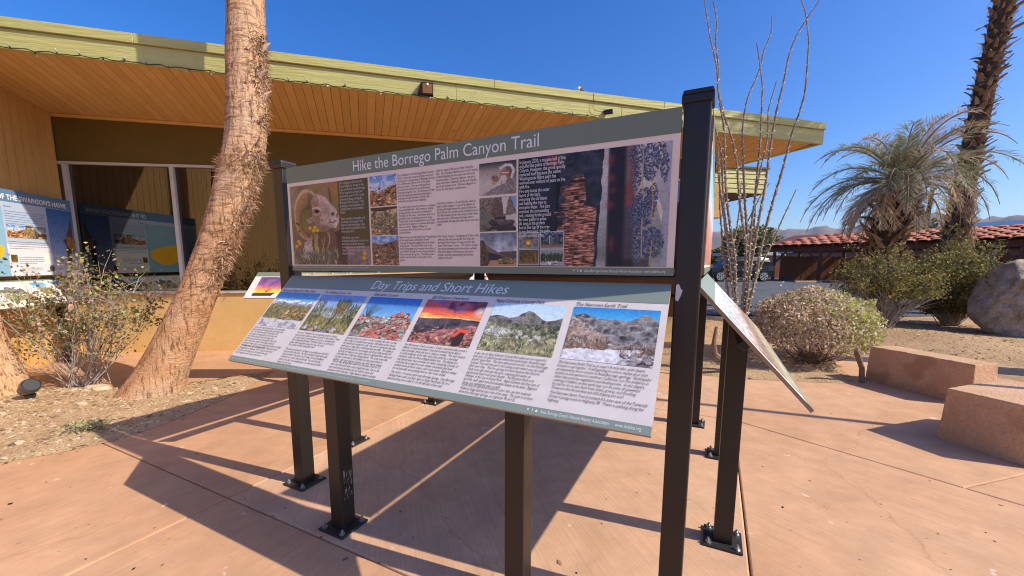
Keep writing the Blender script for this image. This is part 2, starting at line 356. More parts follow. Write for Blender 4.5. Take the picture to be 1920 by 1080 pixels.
def inside(p, poly):
    c = False; j = len(poly) - 1
    for i in range(len(poly)):
        a, b = poly[i], poly[j]
        if (a.y > p[1]) != (b.y > p[1]) and p[0] < (b.x - a.x) * (p[1] - a.y) / (b.y - a.y) + a.x: c = not c
        j = i
    return c
def scatter(name, pts, size, mats, flat=0.35, elong=2.2):
    """tiny splinters, stones and leaves of litter: one pile of little wedges"""
    n = len(pts); P = np.array(pts, np.float32)
    sz = size * rng.lognormal(-0.35, 0.5, n)
    a = rng.uniform(0, 2 * np.pi, n); el = rng.uniform(1, elong, n)
    d1 = np.stack([np.cos(a), np.sin(a), rng.normal(0, .15, n)], 1) * (sz * el)[:, None]; d2 = np.stack([-np.sin(a), np.cos(a), rng.normal(0, .2, n)], 1) * sz[:, None]
    up = np.zeros((n, 3)); up[:, 2] = sz * flat * 2
    P[:, 2] += sz * 0.08
    Vv = np.stack([P - d1, P + d2, P + d1, P - d2, P + up + d1 * .2], 1).reshape(-1, 3)
    b = np.arange(n)[:, None] * 5
    Ff = np.concatenate([b + np.array([[0, 3, 4]]), b + np.array([[3, 2, 4]]), b + np.array([[2, 1, 4]]), b + np.array([[1, 0, 4]])], 0)
    mi = np.tile(rng.integers(0, len(mats), n), 4)
    o = obj_np(name, Vv, Ff, mats, mi=mi); tag(o, kind='stuff'); return o
def bed_points(P, n, hfun):
    xs_ = [p.x for p in P]; ys_ = [p.y for p in P]; out = []
    while len(out) < n:
        p = (random.uniform(max(min(xs_), -7), max(xs_)), random.uniform(min(ys_), max(ys_)))
        if inside(p, P): out.append((p[0], p[1], hfun(*p)))
    return out
from mathutils.bvhtree import BVHTree
def surf(o):
    bv = BVHTree.FromPolygons([v.co for v in o.data.vertices], [tuple(p.vertices) for p in o.data.polygons])
    def f(x, y):
        h_ = bv.ray_cast(Vector((x, y, 5)), Vector((0, 0, -1)))
        return h_[0].z if h_[0] else 0.0
    return f
hL = surf(bedL); hR = surf(bedR); hG = surf(g)
scatter('mulch_litter', bed_points(PL, 5200, hL), 0.011, [M['chip'], M['chip'], M['chip_d'], M['dirt']])
scatter('mulch_litter', bed_points(PR, 1600, hR), 0.012, [M['chip'], M['chip_d'], M['dirt']])
pts = []
while len(pts) < 5200:
    x = random.uniform(3.8, 12); y = random.uniform(5.2, 11)
    if y > 7.7 - 0.42 * (x - 5.2) and x > 4.4: pts.append((x, y, hG(x, y)))
scatter('gravel_litter', pts, 0.013, [M['chip'], M['chip_d'], M['dirt'], M['sand']])
pts = []
for a, b in zip(PL, PL[1:] + PL[:1]):           # grit washed over the edge of the bed
    if a.y > 4.6: continue
    for _ in range(5):
        q = a.lerp(b, random.random()); d = abs(random.gauss(0, .07)); n_ = Vector((.45, -.9, 0)); p = q + n_ * d; pts.append((p.x, p.y, .001))
scatter('grit', pts, 0.005, [M['chip'], M['dirt'], M['chip_d']])
# dead leaves and crumbs on the concrete
pts = []
for _ in range(150):
    p = gz(random.uniform(-50, 1950), random.uniform(700, 1090)); pts.append((p.x, p.y, 0.001))
scatter('leaf_crumbs', pts, 0.0065, [M['chip_d'], M['chip_d'], M['black']], flat=0.15)

# car park
ax = np.linspace(1.5, 80, 60); ay = np.concatenate([np.linspace(11.4, 40, 40), np.linspace(42, 90, 10)])
V = np.array([(x, y, ground_h(x, y) + 0.03 if y < 60 else 0.36) for y in ay for x in ax]); nx, ny = len(ax), len(ay)
idx = np.arange(nx * ny).reshape(ny, nx); F = np.stack([idx[:-1, :-1], idx[:-1, 1:], idx[1:, 1:], idx[1:, :-1]], -1).reshape(-1, 4)
o = obj_np('car_park', V, F, M['asphalt'], smooth=True); tag(o, kind='structure')
hA = surf(o)
mk = MB()
for px in (1395, 1470, 1560, 1660, 1760):      # painted bay lines
    a = at(px, 520, 29); a.z = hA(a.x, a.y) + .004; b = Vector((a.x * .82, 24, 0)); b.z = hA(b.x, b.y) + .006
    w = Vector((.06, 0, 0)); mk.add([a - w, b - w, b + w, a + w], [(0, 1, 2, 3)])
o = mk.build('road_markings', M['white'], bevel=0); tag(o, kind='structure')
for i, px in enumerate((1515, 1590)):
    mb = MB(); mb.box((-.9, -.09, 0), (.9, .09, .13)); a = at(px, 524, 27.5); 
    o = mb.build('wheel_stop', M['block'], bevel=.03); o.location = (a.x, a.y, hA(a.x, a.y) - .005)
    tag(o, ['concrete wheel stop in front of the wooden fence near the parked car', 'concrete wheel stop behind the dry creosote bush in the car park'][i], 'wheel stop', 'wheel stops along the fence')

# mountains on the horizon
mm = mat('mountain_rock', (0.13, 0.105, 0.115), (0.21, 0.17, 0.17), rough=0.95, scale=0.004, detail=8)
nxm, nym = 260, 26
V = []
for j in range(nym):
    for i in range(nxm):
        ang = R(-62 + 124 * i / (nxm - 1)); t = j / (nym - 1); rad = 5600 + 1700 * t
        x, y = rad * math.sin(ang), rad * math.cos(ang)
        prof = math.sin(math.pi * min(1, t * 1.15)) ** 1.2 if t < .87 else .4
        hgt = 530 + 70 * mnoise.noise(Vector((ang * 3.0, 1.3, 0))) + 50 * mnoise.noise(Vector((ang * 11, 7.7, 0)))
        rid = abs(mnoise.noise(Vector((ang * 26, t * 2.2, 2)))) * 90 + abs(mnoise.noise(Vector((ang * 60, t * 6, 4)))) * 50
        V.append((x, y, max(-5, hgt * prof + (rid - 70) * prof)))
idx = np.arange(nxm * nym).reshape(nym, nxm); F = np.stack([idx[:-1, :-1], idx[:-1, 1:], idx[1:, 1:], idx[1:, :-1]], -1).reshape(-1, 4)
o = obj_np('mountains', V, F, mm); tag(o, kind='structure')
# ================================================================ VISITOR CENTRE
bld = empty('visitor_centre', (-2, 8, 0)); bld.matrix_world = Matrix.Identity(4)
tag(bld, 'ochre visitor centre with olive fascia, boarded soffit and tinted windows', 'building')
WC = Vector((-7.42, 6.866, 0)); wd = Vector((0.99315, 0.11702, 0)).normalized(); wn = Vector((wd.y, -wd.x, 0)); UP = Vector((0, 0, 1))
J1 = onp(105, 213, WC, wn); J2 = onp(820, 262, WC, wn); D2 = ray(686, 575).normalized()
SN = (J2 - J1).cross(D2).normalized()
if SN.z < 0: SN = -SN
def szs(x, y): return J1.z - (SN.x * (x - J1.x) + SN.y * (y - J1.y)) / SN.z
FL = onp(0, 87, J1, SN); FR = onp(1541, 268, J1, SN); fd = (FR - FL).normalized(); fdh = Vector((fd.x, fd.y, 0)).normalized(); fo = Vector((fdh.y, -fdh.x, 0))
RK = onp(1372, 312, J1, SN)
FL0 = FL - fd * 7.0
WT = 11.45                              # length of the window wall
def wp(t, z, out=0.0): return WC + wd * t + UP * z + wn * out
def wall_top(t): p = wp(t, 0); return szs(p.x, p.y)
# low wall, head panel
mb = MB(); mb.obox(wp(0, -0.1), wd * WT, wn * -0.18, UP * 1.13); mb.build('wall', M['ochre'], bld)
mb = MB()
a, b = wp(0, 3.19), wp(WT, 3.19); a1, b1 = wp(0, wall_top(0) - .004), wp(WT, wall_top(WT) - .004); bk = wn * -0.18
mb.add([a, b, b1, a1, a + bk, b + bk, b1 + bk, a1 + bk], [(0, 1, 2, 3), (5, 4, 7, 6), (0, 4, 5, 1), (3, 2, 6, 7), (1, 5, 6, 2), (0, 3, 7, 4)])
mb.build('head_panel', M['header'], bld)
# right hand end wall and back walls
E1 = wp(WT, 0); ew = -wn
mb = MB(); mb.obox(E1 + UP * -.1, ew * 7.2, wd * -0.2, UP * 3.55); mb.build('end_wall', M['ochre'], bld)
# windows
fr = MB(); 
fr.obox(wp(0.0, 1.03, .035), wd * WT, wn * -.22, UP * .045)
fr.obox(wp(0.0, 3.15, .02), wd * WT, wn * -.1, UP * .04)
sill = fr.build('window_sill', M['alu'], bld, bevel=.004)
ts = [0.12, 1.72, 3.37, 5.02, 6.67, 8.32, 9.97, 11.3]
for t in ts:
    mb = MB(); mb.obox(wp(t - .03, 1.075, .02), wd * .06, wn * -.11, UP * 2.075); mb.build('mullion', M['alu'], bld, bevel=.004)
for t0, t1 in zip(ts[:-1], ts[1:]):
    mb = MB(); a, b, z0, z1 = t0 + .032, t1 - .032, 1.077, 3.148
    mb.obox(wp(a, z0, -.035), wd * (b - a), wn * -.006, UP * (z1 - z0)); mb.build('window_pane', M['glass'], bld)
# the room behind: dark floor, back wall, a few display cases
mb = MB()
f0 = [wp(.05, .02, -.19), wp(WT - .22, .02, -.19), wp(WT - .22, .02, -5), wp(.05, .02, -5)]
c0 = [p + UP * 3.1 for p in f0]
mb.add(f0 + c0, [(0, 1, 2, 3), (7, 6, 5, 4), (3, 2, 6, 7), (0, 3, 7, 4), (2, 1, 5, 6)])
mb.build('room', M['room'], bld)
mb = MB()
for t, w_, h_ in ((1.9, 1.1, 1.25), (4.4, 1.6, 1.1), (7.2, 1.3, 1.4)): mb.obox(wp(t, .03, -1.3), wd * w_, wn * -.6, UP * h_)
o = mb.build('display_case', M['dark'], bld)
# wing on the left, vertical siding boards
WG = onp(0, 163, J1, SN); wg = Vector((WG.x - WC.x, WG.y - WC.y, 0)); wg.normalize(); wgn = Vector((-wg.y, wg.x, 0))
if wgn.x < 0: wgn = -wgn
WLEN = 6.2
mb = MB(); 
for k in range(1):
    a, b = WC.copy(), WC + wg * WLEN; bk = wgn * -.14
    A_ = [Vector((p.x, p.y, -.05)) + bk * q for q in (.1, 1) for p in (a, b)]; B_ = [Vector((p.x, p.y, szs(p.x, p.y) - .01)) + bk * q for q in (.1, 1) for p in (a, b)]
    mb.add(A_ + B_, [(0, 1, 5, 4), (3, 2, 6, 7), (1, 3, 7, 5), (2, 0, 4, 6), (4, 5, 7, 6)])
wing = mb.build('wing_wall', M['groove'], bld)
bw = 0.145
for k in range(int(WLEN / bw)):
    a = WC + wg * (k * bw + .004); b = WC + wg * ((k + 1) * bw - .004)
    za, zb = szs(a.x, a.y) - .006, szs(b.x, b.y) - .006
    mb = MB(); q = wgn * .014; p0 = wgn * -.013
    mb.add([a + p0, b + p0, b + p0 + UP * zb, a + p0 + UP * za, a + q, b + q, b + q + UP * zb, a + q + UP * za], [(4, 5, 6, 7), (0, 4, 7, 3), (5, 1, 2, 6), (7, 6, 2, 3)])
    if (mb.v and (Vector(mb.v[5]) - Vector(mb.v[4])).cross(Vector(mb.v[7]) - Vector(mb.v[4])).dot(wgn) < 0): mb.f = [tuple(reversed(f)) for f in mb.f]
    mb.build('plank', M['siding'], wing)
# corner trim
mb = MB(); mb.obox(WC + wgn * .016 + wg * .03, wg * .05, wgn * .02, UP * (szs(WC.x, WC.y) - .03)); mb.build('corner_trim', M['siding'], bld)

# soffit: backing sheet with one board after another
def line_x(P, d, Q, e_):            # intersection of two horizontal lines
    den = d.x * e_.y - d.y * e_.x; w = Q - P
    return (w.x * e_.y - w.y * e_.x) / den
sof = MB()
back = [FL0, FR, RK, RK + fdh * -.5 + Vector((-.4, 2.5, 0)), FL0 + Vector((-3, 9, 0))]
sof.v = [(p.x, p.y, szs(p.x, p.y) + .016) for p in back]; sof.f = [tuple(reversed(range(5)))]; sof.m = [0]
soffit = sof.build('soffit', M['groove'], bld)
D2h = Vector((D2.x, D2.y, 0)).normalized(); bwid = 0.121
def tow(s):                          # length of the board that starts at distance s along the eave
    P = FL0 + fdh * s; P.z = 0
    t1 = line_x(P, D2h, WC, wd); X = P + D2h * t1
    if (X - WC).dot(wd) > WT:        # beyond the wall: runs to the rake
        t1 = line_x(P, D2h, Vector((FR.x, FR.y, 0)), Vector((RK.x - FR.x, RK.y - FR.y, 0)).normalized())
        t2 = line_x(P, D2h, E1, ew); 
        if t2 > 0.1: t1 = min(t1, t2)
    return max(0.02, t1 - .004)
TOT = (Vector((FR.x, FR.y, 0)) - Vector((FL0.x, FL0.y, 0))).length
ks = int(TOT / bwid)
for k in range(ks):
    s0, s1 = k * bwid + .003, (k + 1) * bwid - .003
    if s1 > TOT - .03: break
    vs_ = []
    for s_ in (s0, s1):
        P = FL0 + fdh * s_; ln = tow(s_)
        for q in (0.012, ln):
            X = P + D2h * q; z = szs(X.x, X.y)
            vs_ += [(X.x, X.y, z), (X.x, X.y, z + .014)]
    mb = MB(); mb.add(vs_, [(0, 2, 6, 4), (0, 1, 3, 2), (4, 6, 7, 5), (1, 5, 7, 3), (0, 4, 5, 1), (2, 3, 7, 6)]); mb.build('plank', M['soffit_v'][(k * 7 + k // 3) % 3], soffit)
# trim where the soffit meets the wall
mb = MB(); a, b = wp(0.02, wall_top(0) - .05, .002), wp(WT, wall_top(WT) - .05, .002)
mb.add([a, b, b + UP * .046, a + UP * .046, a + wn * .03, b + wn * .03, b + wn * .03 + UP * .046, a + wn * .03 + UP * .046], [(4, 5, 6, 7), (0, 1, 5, 4), (3, 7, 6, 2), (0, 4, 7, 3), (1, 2, 6, 5)])
mb.build('soffit_trim', M['soffit'], bld)
# fascia: broad board and the proud cap board above it, butt jointed along the eave
cuts = [0, 3.1, 6.6, 9.85, 12.35, 14.9, TOT]
def fz(s, px=None): P = FL0 + fd * (s / max(1e-6, Vector((fd.x, fd.y)).length)); return P
def strip(name, s0, s1, z0, z1, out0, out1, m, endcap=True):
    a, b = fz(s0), fz(s1); mb = MB()
    mb.obox(a + fo * out0 + UP * z0, b - a, fo * (out1 - out0), UP * (z1 - z0)); return mb.build(name, m, bld, bevel=.004, seg=1)
LOWH = 0.205
for c0_, c1_ in zip(cuts[:-1], cuts[1:]):
    strip('fascia_board', c0_ + .002, c1_ - .002, -.022, LOWH, -.03, .012, M['fascia'])
for c0_, c1_ in zip([0, 4.4, 8.4, 12.9, 15.6], [4.4, 8.4, 12.9, 15.6, TOT + .02]):
    strip('fascia_cap', c0_ + .0015, c1_ - .0015, LOWH + .004, .322, -.04, .04, M['fascia'])
# rake board at the right hand end
rd = RK - FR; rdh = Vector((rd.x, rd.y, 0)).normalized()
mb = MB(); q = Vector((rdh.y, -rdh.x, 0)) * .04
if q.dot(fdh) < 0: q = -q
a = FR + fo * .012; b = RK
mb.obox(a + UP * -.02, b - a, q, UP * .34); mb.build('rake_board', M['fascia'], bld, bevel=.004, seg=1)
# roof deck
mb = MB(); rb = [FL0, FR, RK, RK + Vector((-.9, 6, 0)), FL0 + Vector((-3, 12, 0))]
vs_ = [(p.x, p.y, szs(p.x, p.y) + .03) for p in rb] + [(p.x, p.y, szs(p.x, p.y) + .28) for p in rb]
mb.add(vs_, [(4, 3, 2, 1, 0), (5, 6, 7, 8, 9)] + [(i, (i + 1) % 5, 5 + (i + 1) % 5, 5 + i) for i in range(5)]); mb.build('roof', M['roof'], bld)
# rear canopy of the building with lapped olive boards and an ochre soffit return
cp0 = at(1320, 340, 10.6); cp1 = at(1437, 340, 10.9)
zt, zb = at(1437, 319, 10.9).z, at(1437, 364, 10.9).z
cdv = Vector((cp1.x - cp0.x, cp1.y - cp0.y, 0)); cn = Vector((cdv.y, -cdv.x, 0)).normalized()
can = MB(); can.obox(Vector((cp0.x, cp0.y, zb)) - cn * .05, cdv, -cn * 1.6, UP * (zt - zb)); canopy = can.build('rear_canopy', M['header'], bld)
nb = 5
for k in range(nb):
    mb = MB(); hgt = (zt - zb) / nb; a = Vector((cp0.x, cp0.y, zb + k * hgt + .004))
    mb.add([a, a + cdv, a + cdv + UP * (hgt - .004), a + UP * (hgt - .004), a + cn * .03, a + cdv + cn * .03, a + cdv + cn * .012 + UP * (hgt - .004), a + cn * .012 + UP * (hgt - .004)],
           [(4, 5, 6, 7), (0, 1, 5, 4), (7, 6, 2, 3), (0, 4, 7, 3), (5, 1, 2, 6), (1, 0, 3, 2)])
    mb.build('plank', M['fascia'], canopy)
mb = MB(); mb.obox(Vector((cp0.x, cp0.y, zt + .003)) + cn * .06, cdv + cdv.normalized() * .03, -cn * 1.72, UP * .05); mb.build('canopy_cap', M['header'], bld)
a = at(1336, 408, 10.3); b = at(1359, 345, 10.3)
mb = MB(); mb.obox((a.x, a.y, a.z), (b.x - a.x, 0, 0), (0, .3, 0), (0, 0, b.z - a.z)); mb.build('soffit_return', M['ochre'], bld, bevel=.01)  # ochre corner of the canopy soffit, hanging clear of the ground

# things fixed to the eave
def on_fascia(px, py): return onp(px, py, FL + fo * .012, fo)
t = empty('floodlight', on_fascia(798, 168)); tag(t, 'dark bronze floodlight box fixed to the olive fascia above the sign', 'floodlight')
B = Matrix((fdh.to_tuple() + (0,), fo.to_tuple() + (0,), (0, 0, 1, 0), (0, 0, 0, 1))).transposed()
def fx(o): o.matrix_local = B; return o
mb = MB(); mb.add([(-.115, .0, -.085), (.105, .0, -.085), (.105, .0, .075), (-.075, .0, .075), (-.115, .05, -.085), (.105, .05, -.085), (.105, .12, .05), (-.06, .12, .05), (-.06, .05, .075), (.105, .05, .075)],
    [(0, 1, 5, 4), (4, 5, 6, 7), (7, 6, 9, 8), (8, 9, 2, 3), (0, 4, 7, 8, 3), (1, 2, 9, 6, 5), (3, 2, 1, 0)]); fx(mb.build('housing', M['black'], t, bevel=.006))
mb = MB(); mb.add([(-.04, .066, -.07), (.095, .066, -.07), (.095, .122, .035), (-.04, .122, .035)], [(0, 1, 2, 3)]); fx(mb.build('lens', mat('amber_lens', (.42, .24, .13), rough=.25), t))
mb = MB(); mb.tube([(.03, .10, .02), (.03, .135, .025)], .014, 10); fx(mb.build('sensor', M['white'], t))
t = empty('security_camera', on_fascia(1138, 212)); tag(t, 'small black security camera under the fascia beside the sign post', 'camera')
mb = MB(); mb.tube([(-.045, .02, .0), (.05, .10, -.005)], .036, 14); fx(mb.build('body', M['black'], t, bevel=.006))
mb = MB(); mb.tube([(.0503, .1003, -.005), (.058, .107, -.0055)], .027, 14); fx(mb.build('lens', M['grey'], t))
mb = MB(); mb.tube([(-.06, 0, .02), (-.045, .03, .0)], .014, 8); fx(mb.build('bracket', M['black'], t))
mb = MB(); pts = [on_fascia(*p) + fo * .03 for p in [(1112, 177), (1112, 192), (1110, 200), (1114, 208), (1122, 211), (1134, 210)]]; w_ = mb.build
mb.tube([p - t.location for p in pts], .003, 5); mb.build('cable', M['wire'], t)
rp = on_fascia(1102, 172) - fo * .25 + UP * .0
t = empty('roof_spotlight', rp); tag(t, 'small dark spotlight standing on the roof edge against the sky', 'spotlight')
mb = MB(); mb.add([(-.07, -.05, .0), (.10, -.05, .0), (-.03, -.02, .19), (-.07, .05, .0), (.10, .05, .0), (-.03, .02, .19)], [(0, 1, 2), (5, 4, 3), (0, 2, 5, 3), (1, 4, 5, 2), (0, 3, 4, 1)]); fx(mb.build('shade', M['black'], t, bevel=.005))
mb = MB(); mb.tube([(-.06, 0, .13), (-.03, 0, .15)], .03, 12); fx(mb.build('bulb', M['white'], t))
mb = MB(); mb.box((-.08, -.04, -.06), (-.05, .04, .1)); fx(mb.build('stand', M['grey'], t))
# string lights along the lower edge of the fascia
sl = empty('string_lights', fz(7) + fo * .03); tag(sl, 'dark wire of small clear string lights along the lower fascia edge', 'string lights')
S_A, S_B = 4.4, TOT - 4.15
mb = MB(); pts = []
n_ = 130
for i in range(n_ + 1):
    s_ = S_A + (S_B - S_A) * i / n_
    pts.append(fz(s_) + fo * .026 + UP * (-.012 + .014 * math.sin(i * 2.1) * math.sin(i * .37) - sl.location.z) - Vector((sl.location.x, sl.location.y, 0)))
mb.tube(pts, .006, 5); mb.build('cable', M['wire'], sl)
bm_ = MB(); bm_.tube([(0, 0, 0), (0, 0, .026)], [.008, .007], 6); bm_.tube([(0, 0, .026), (0, 0, .05), (0, 0, .062)], [.0075, .009, .002], 6, m=1)
bme = bm_.mesh('bulb', [M['wire'], mat('clear_bulb', (.42, .42, .38), rough=.25)])
for i in range(2, n_, 3):
    o = bpy.data.objects.new('bulb', bme); col.objects.link(o); o.parent = sl; o.location = pts[i]
    o.rotation_euler = (random.uniform(-.8, .8) + (math.pi if random.random() < .6 else 0), random.uniform(-.6, .6), 0)
# ================================================================ PRINTED PHOTOGRAPHS (painted here, pixel by pixel)
def _vn(h_, w_, sc, seed):
    r = np.random.default_rng(seed); gy, gx = int(sc * max(1, h_ / w_)) + 3, int(sc) + 3; G = r.random((gy, gx))
    y = np.linspace(0, gy - 2.001, h_); x = np.linspace(0, gx - 2.001, w_); yi = y.astype(int); xi = x.astype(int)
    fy = (y - yi)[:, None]; fx_ = (x - xi)[None]; fy = fy * fy * (3 - 2 * fy); fx_ = fx_ * fx_ * (3 - 2 * fx_)
    a = G[yi][:, xi]; b = G[yi][:, xi + 1]; c = G[yi + 1][:, xi]; d = G[yi + 1][:, xi + 1]
    return (a * (1 - fx_) + b * fx_) * (1 - fy) + (c * (1 - fx_) + d * fx_) * fy
def fbm(h_, w_, sc, seed, oc=4, rough=.55):
    s_ = 0; a = 1; t = 0
    for k in range(oc): s_ = s_ + a * _vn(h_, w_, sc * 2 ** k, seed * 31 + k); t += a; a *= rough
    return s_ / t
def ridged(h_, w_, sc, seed, oc=5):
    t = 0; a = 1; z = 0
    for k in range(oc): t = t + a * (1 - abs(2 * _vn(h_, w_, sc * 2 ** k, seed * 17 + k) - 1)); z += a; a *= .6
    t = t / z; return np.clip((t - t.min()) / (t.max() - t.min()), 0, 1)
def blur(a, k):
    for ax in (0, 1):
        c = np.cumsum(np.concatenate([np.repeat(a.take([0], ax), k + 1, ax), a, np.repeat(a.take([-1], ax), k, ax)], ax), ax); n = a.shape[ax]
        a = (c.take(range(2 * k + 1, 2 * k + 1 + n), ax) - c.take(range(0, n), ax)) / (2 * k + 1)
    return a
class Pic:
    def __init__(s, w_, h_):
        s.w, s.h = w_, h_; s.a = np.zeros((h_, w_, 3)); s.U, s.V = np.meshgrid((np.arange(w_) + .5) / w_, (np.arange(h_) + .5) / h_)
        s.as_ = w_ / h_
    def n(s, sc, seed, oc=4): return fbm(s.h, s.w, sc, seed, oc)
    def put(s, mask, c):
        c = np.asarray(c, float)
        if c.ndim == 1: c = c[None, None]
        m = np.clip(mask, 0, 1)[..., None]; s.a = s.a * (1 - m) + c * m
    def grad(s, stops, t=None):
        t = s.V if t is None else t; p = [q[0] for q in stops]
        return np.stack([np.interp(t, p, [q[1][k] for q in stops]) for k in range(3)], -1)
    def poly(s, pts, soft=.006, wob=0.0, seed=3):
        U, V = s.U, s.V
        if wob: U = U + (s.n(14, seed) - .5) * wob; V = V + (s.n(14, seed + 1) - .5) * wob
        c = np.zeros(U.shape, bool); j = len(pts) - 1
        for i in range(len(pts)):
            (xi, yi), (xj, yj) = pts[i], pts[j]
            if yi != yj: c ^= ((yi > V) != (yj > V)) & (U < (xj - xi) * (V - yi) / (yj - yi) + xi)
            j = i
        return c.astype(float)
    def ell(s, cx, cy, rx, ry, ang=0, soft=.15):
        x = (s.U - cx) * s.as_; y = s.V - cy; c_, s_ = math.cos(ang), math.sin(ang); X = (x * c_ + y * s_) / (rx * s.as_); Y = (-x * s_ + y * c_) / ry
        return np.clip((1 - np.sqrt(X * X + Y * Y)) / soft, 0, 1)
    def line(s, pts, wd_, soft=.6):
        d = np.full(s.U.shape, 9.0)
        for (x0, y0), (x1, y1) in zip(pts[:-1], pts[1:]):
            ax_, ay_ = (x1 - x0) * s.as_, y1 - y0; L2 = ax_ * ax_ + ay_ * ay_ + 1e-9
            px_, py_ = (s.U - x0) * s.as_, s.V - y0; t = np.clip((px_ * ax_ + py_ * ay_) / L2, 0, 1)
            d = np.minimum(d, np.hypot(px_ - t * ax_, py_ - t * ay_))
        return np.clip((wd_ - d) / (wd_ * soft), 0, 1)
    def rocks(s, n_, y0, y1, r0, r1, cols, seed, x0=0, x1=1):
        r = np.random.default_rng(seed)
        tex = s.n(40, seed + 9, 3)[..., None]
        for y in np.sort(r.uniform(y0, y1, n_)):
            q = (y - y0) / max(1e-6, y1 - y0); rad = (r0 + (r1 - r0) * q) * r.uniform(.6, 1.4); x = r.uniform(x0, x1); c = np.array(cols[r.integers(len(cols))]) * r.uniform(.75, 1.2)
            ry = rad * r.uniform(.45, .85) * s.as_
            s.put(s.ell(x + rad * .1, y + ry * .25, rad * 1.05, ry, r.uniform(-.4, .4), .25), c * .28)
            s.put(s.ell(x, y, rad, ry, r.uniform(-.4, .4), .35), c * (.72 + .5 * tex))
            s.put(s.ell(x + rad * .25, y - ry * .3, rad * .55, ry * .4, 0, .8) * .55, np.minimum(1, c * 1.35))
    def tufts(s, n_, y0, y1, ln, cols, seed, x0=0, x1=1, up=True, wdt=.004):
        r = np.random.default_rng(seed)
        for y in np.sort(r.uniform(y0, y1, int(n_ * 2.4))):
            x = r.uniform(x0, x1); a = r.uniform(-.9, .9); l = ln * r.uniform(.3, 1.0); c = np.array(cols[r.integers(len(cols))]) * r.uniform(.45, 1.2); w_ = max(.0022, wdt * .42)
            ex, ey = x + math.sin(a) * l * .7 / s.as_, y - math.cos(a) * l * (1 if up else -1); m_ = .02 + w_ * 2
            X0, X1 = int(max(0, (min(x, ex) - m_) * s.w)), int(min(s.w, (max(x, ex) + m_) * s.w)); Y0, Y1 = int(max(0, (min(y, ey) - m_) * s.h)), int(min(s.h, (max(y, ey) + m_) * s.h))
            if X1 <= X0 or Y1 <= Y0: continue
            U, V = s.U[Y0:Y1, X0:X1], s.V[Y0:Y1, X0:X1]; ax_, ay_ = (ex - x) * s.as_, ey - y; px_, py_ = (U - x) * s.as_, V - y; t = np.clip((px_ * ax_ + py_ * ay_) / (ax_ * ax_ + ay_ * ay_ + 1e-9), 0, 1)
            k = np.clip((w_ * (1.1 - .7 * t) - np.hypot(px_ - t * ax_, py_ - t * ay_)) / (w_ * .5), 0, 1)[..., None]; s.a[Y0:Y1, X0:X1] = s.a[Y0:Y1, X0:X1] * (1 - k) + c * k
    def image(s, name, gain=1.0):
        gr_ = fbm(s.h, s.w, s.w / 7, 91, 2) - .5; a = np.clip(s.a * gain * (1 + .18 * gr_[..., None]), 0, 1)
        im = bpy.data.images.new(name, s.w, s.h); px = np.ones((s.h, s.w, 4), np.float32); px[..., :3] = a[::-1]
        im.pixels.foreach_set(px.ravel()); im.update(); im.pack(); return im
def printmat(im):
    m = bpy.data.materials.new(im.name); m.use_nodes = True; nt = m.node_tree; p = nt.nodes['Principled BSDF']
    t = nt.nodes.new('ShaderNodeTexImage'); t.image = im; t.interpolation = 'Linear'; t.extension = 'EXTEND'
    g_ = nt.nodes.new('ShaderNodeHueSaturation'); g_.inputs['Value'].default_value = 0.95; g_.inputs['Saturation'].default_value = 1.0
    nt.links.new(t.outputs[0], g_.inputs['Color']); nt.links.new(g_.outputs[0], p.inputs['Base Color'])
    p.inputs['Roughness'].default_value = .38; p.inputs['Specular IOR Level'].default_value = .35; return m
G = lambda *a: tuple(x / 255 for x in a)
P_ = {}
# bighorn ram
p = Pic(300, 330); n1 = p.n(5, 1); n2 = p.n(30, 2)
p.a = p.grad([(0, G(150, 130, 90)), (.45, G(120, 110, 60)), (.75, G(150, 120, 110)), (1, G(165, 140, 140))]) * (.8 + .4 * n1[..., None])
p.put(p.ell(.55, .08, .2, .18, 0, .9) * .7, G(185, 120, 60)); p.put(p.ell(.05, .25, .15, .3, 0, .9) * .7, G(160, 150, 145))
p.put((p.U > .64) * (p.V < .78) * .75, G(92, 78, 44))
fur = (.86 + .28 * p.n(70, 5, 2))[..., None] * (1.12 - .34 * p.n(5, 55, 2)[..., None])
def rz(*q): return [((x - 10) / 870, (y - 170 + .11 * (x - 10)) / (830 + .11 * (x - 10))) for x, y in q]
def rell(x, y, rx, ry, a=0, soft=.3): (u_, v_), = rz((x, y)); return p.ell(u_, v_, rx / 870, ry / 880, a, soft)
p.put(p.poly(rz((60, 1010), (120, 900), (150, 770), (240, 700), (300, 640), (500, 630), (600, 740), (645, 880), (645, 1010)), wob=.03), G(122, 92, 78) * fur)
p.put(p.poly(rz((120, 930), (150, 770), (235, 690), (250, 850), (200, 960)), wob=.03), G(200, 176, 164) * fur); p.put(p.poly(rz((520, 660), (600, 740), (640, 1000), (560, 1000)), wob=.03) * .5, G(70, 50, 42))
p.put(p.poly(rz((350, 240), (385, 190), (430, 156), (472, 152), (486, 200), (492, 290), (505, 360), (440, 310)), wob=.012), G(176, 142, 112) * (.72 + .35 * np.sin(p.V * 210 + p.U * 60)[..., None] ** 2)); p.put(p.poly(rz((462, 160), (486, 200), (500, 350), (470, 320))) * .55, G(80, 58, 46))
(cu, cv), = rz((207, 462)); (iu, iv), = rz((217, 535)); xo, yo = (p.U - cu) * 870 / 166, (p.V - cv) * 880 / 288; xi_, yi_ = (p.U - iu) * 870 / 86, (p.V - iv) * 880 / 132; ro = np.hypot(xo, yo); ri = np.hypot(xi_, yi_); an = np.arctan2(yo, xo)
hm = np.clip((1 - ro) * 25, 0, 1) * np.clip((ri - 1) * 12, 0, 1) * ~((an > -.2) & (an < 1.25)); tt = np.clip((ri - 1) / (ri - ro + 1e-6), 0, 1)
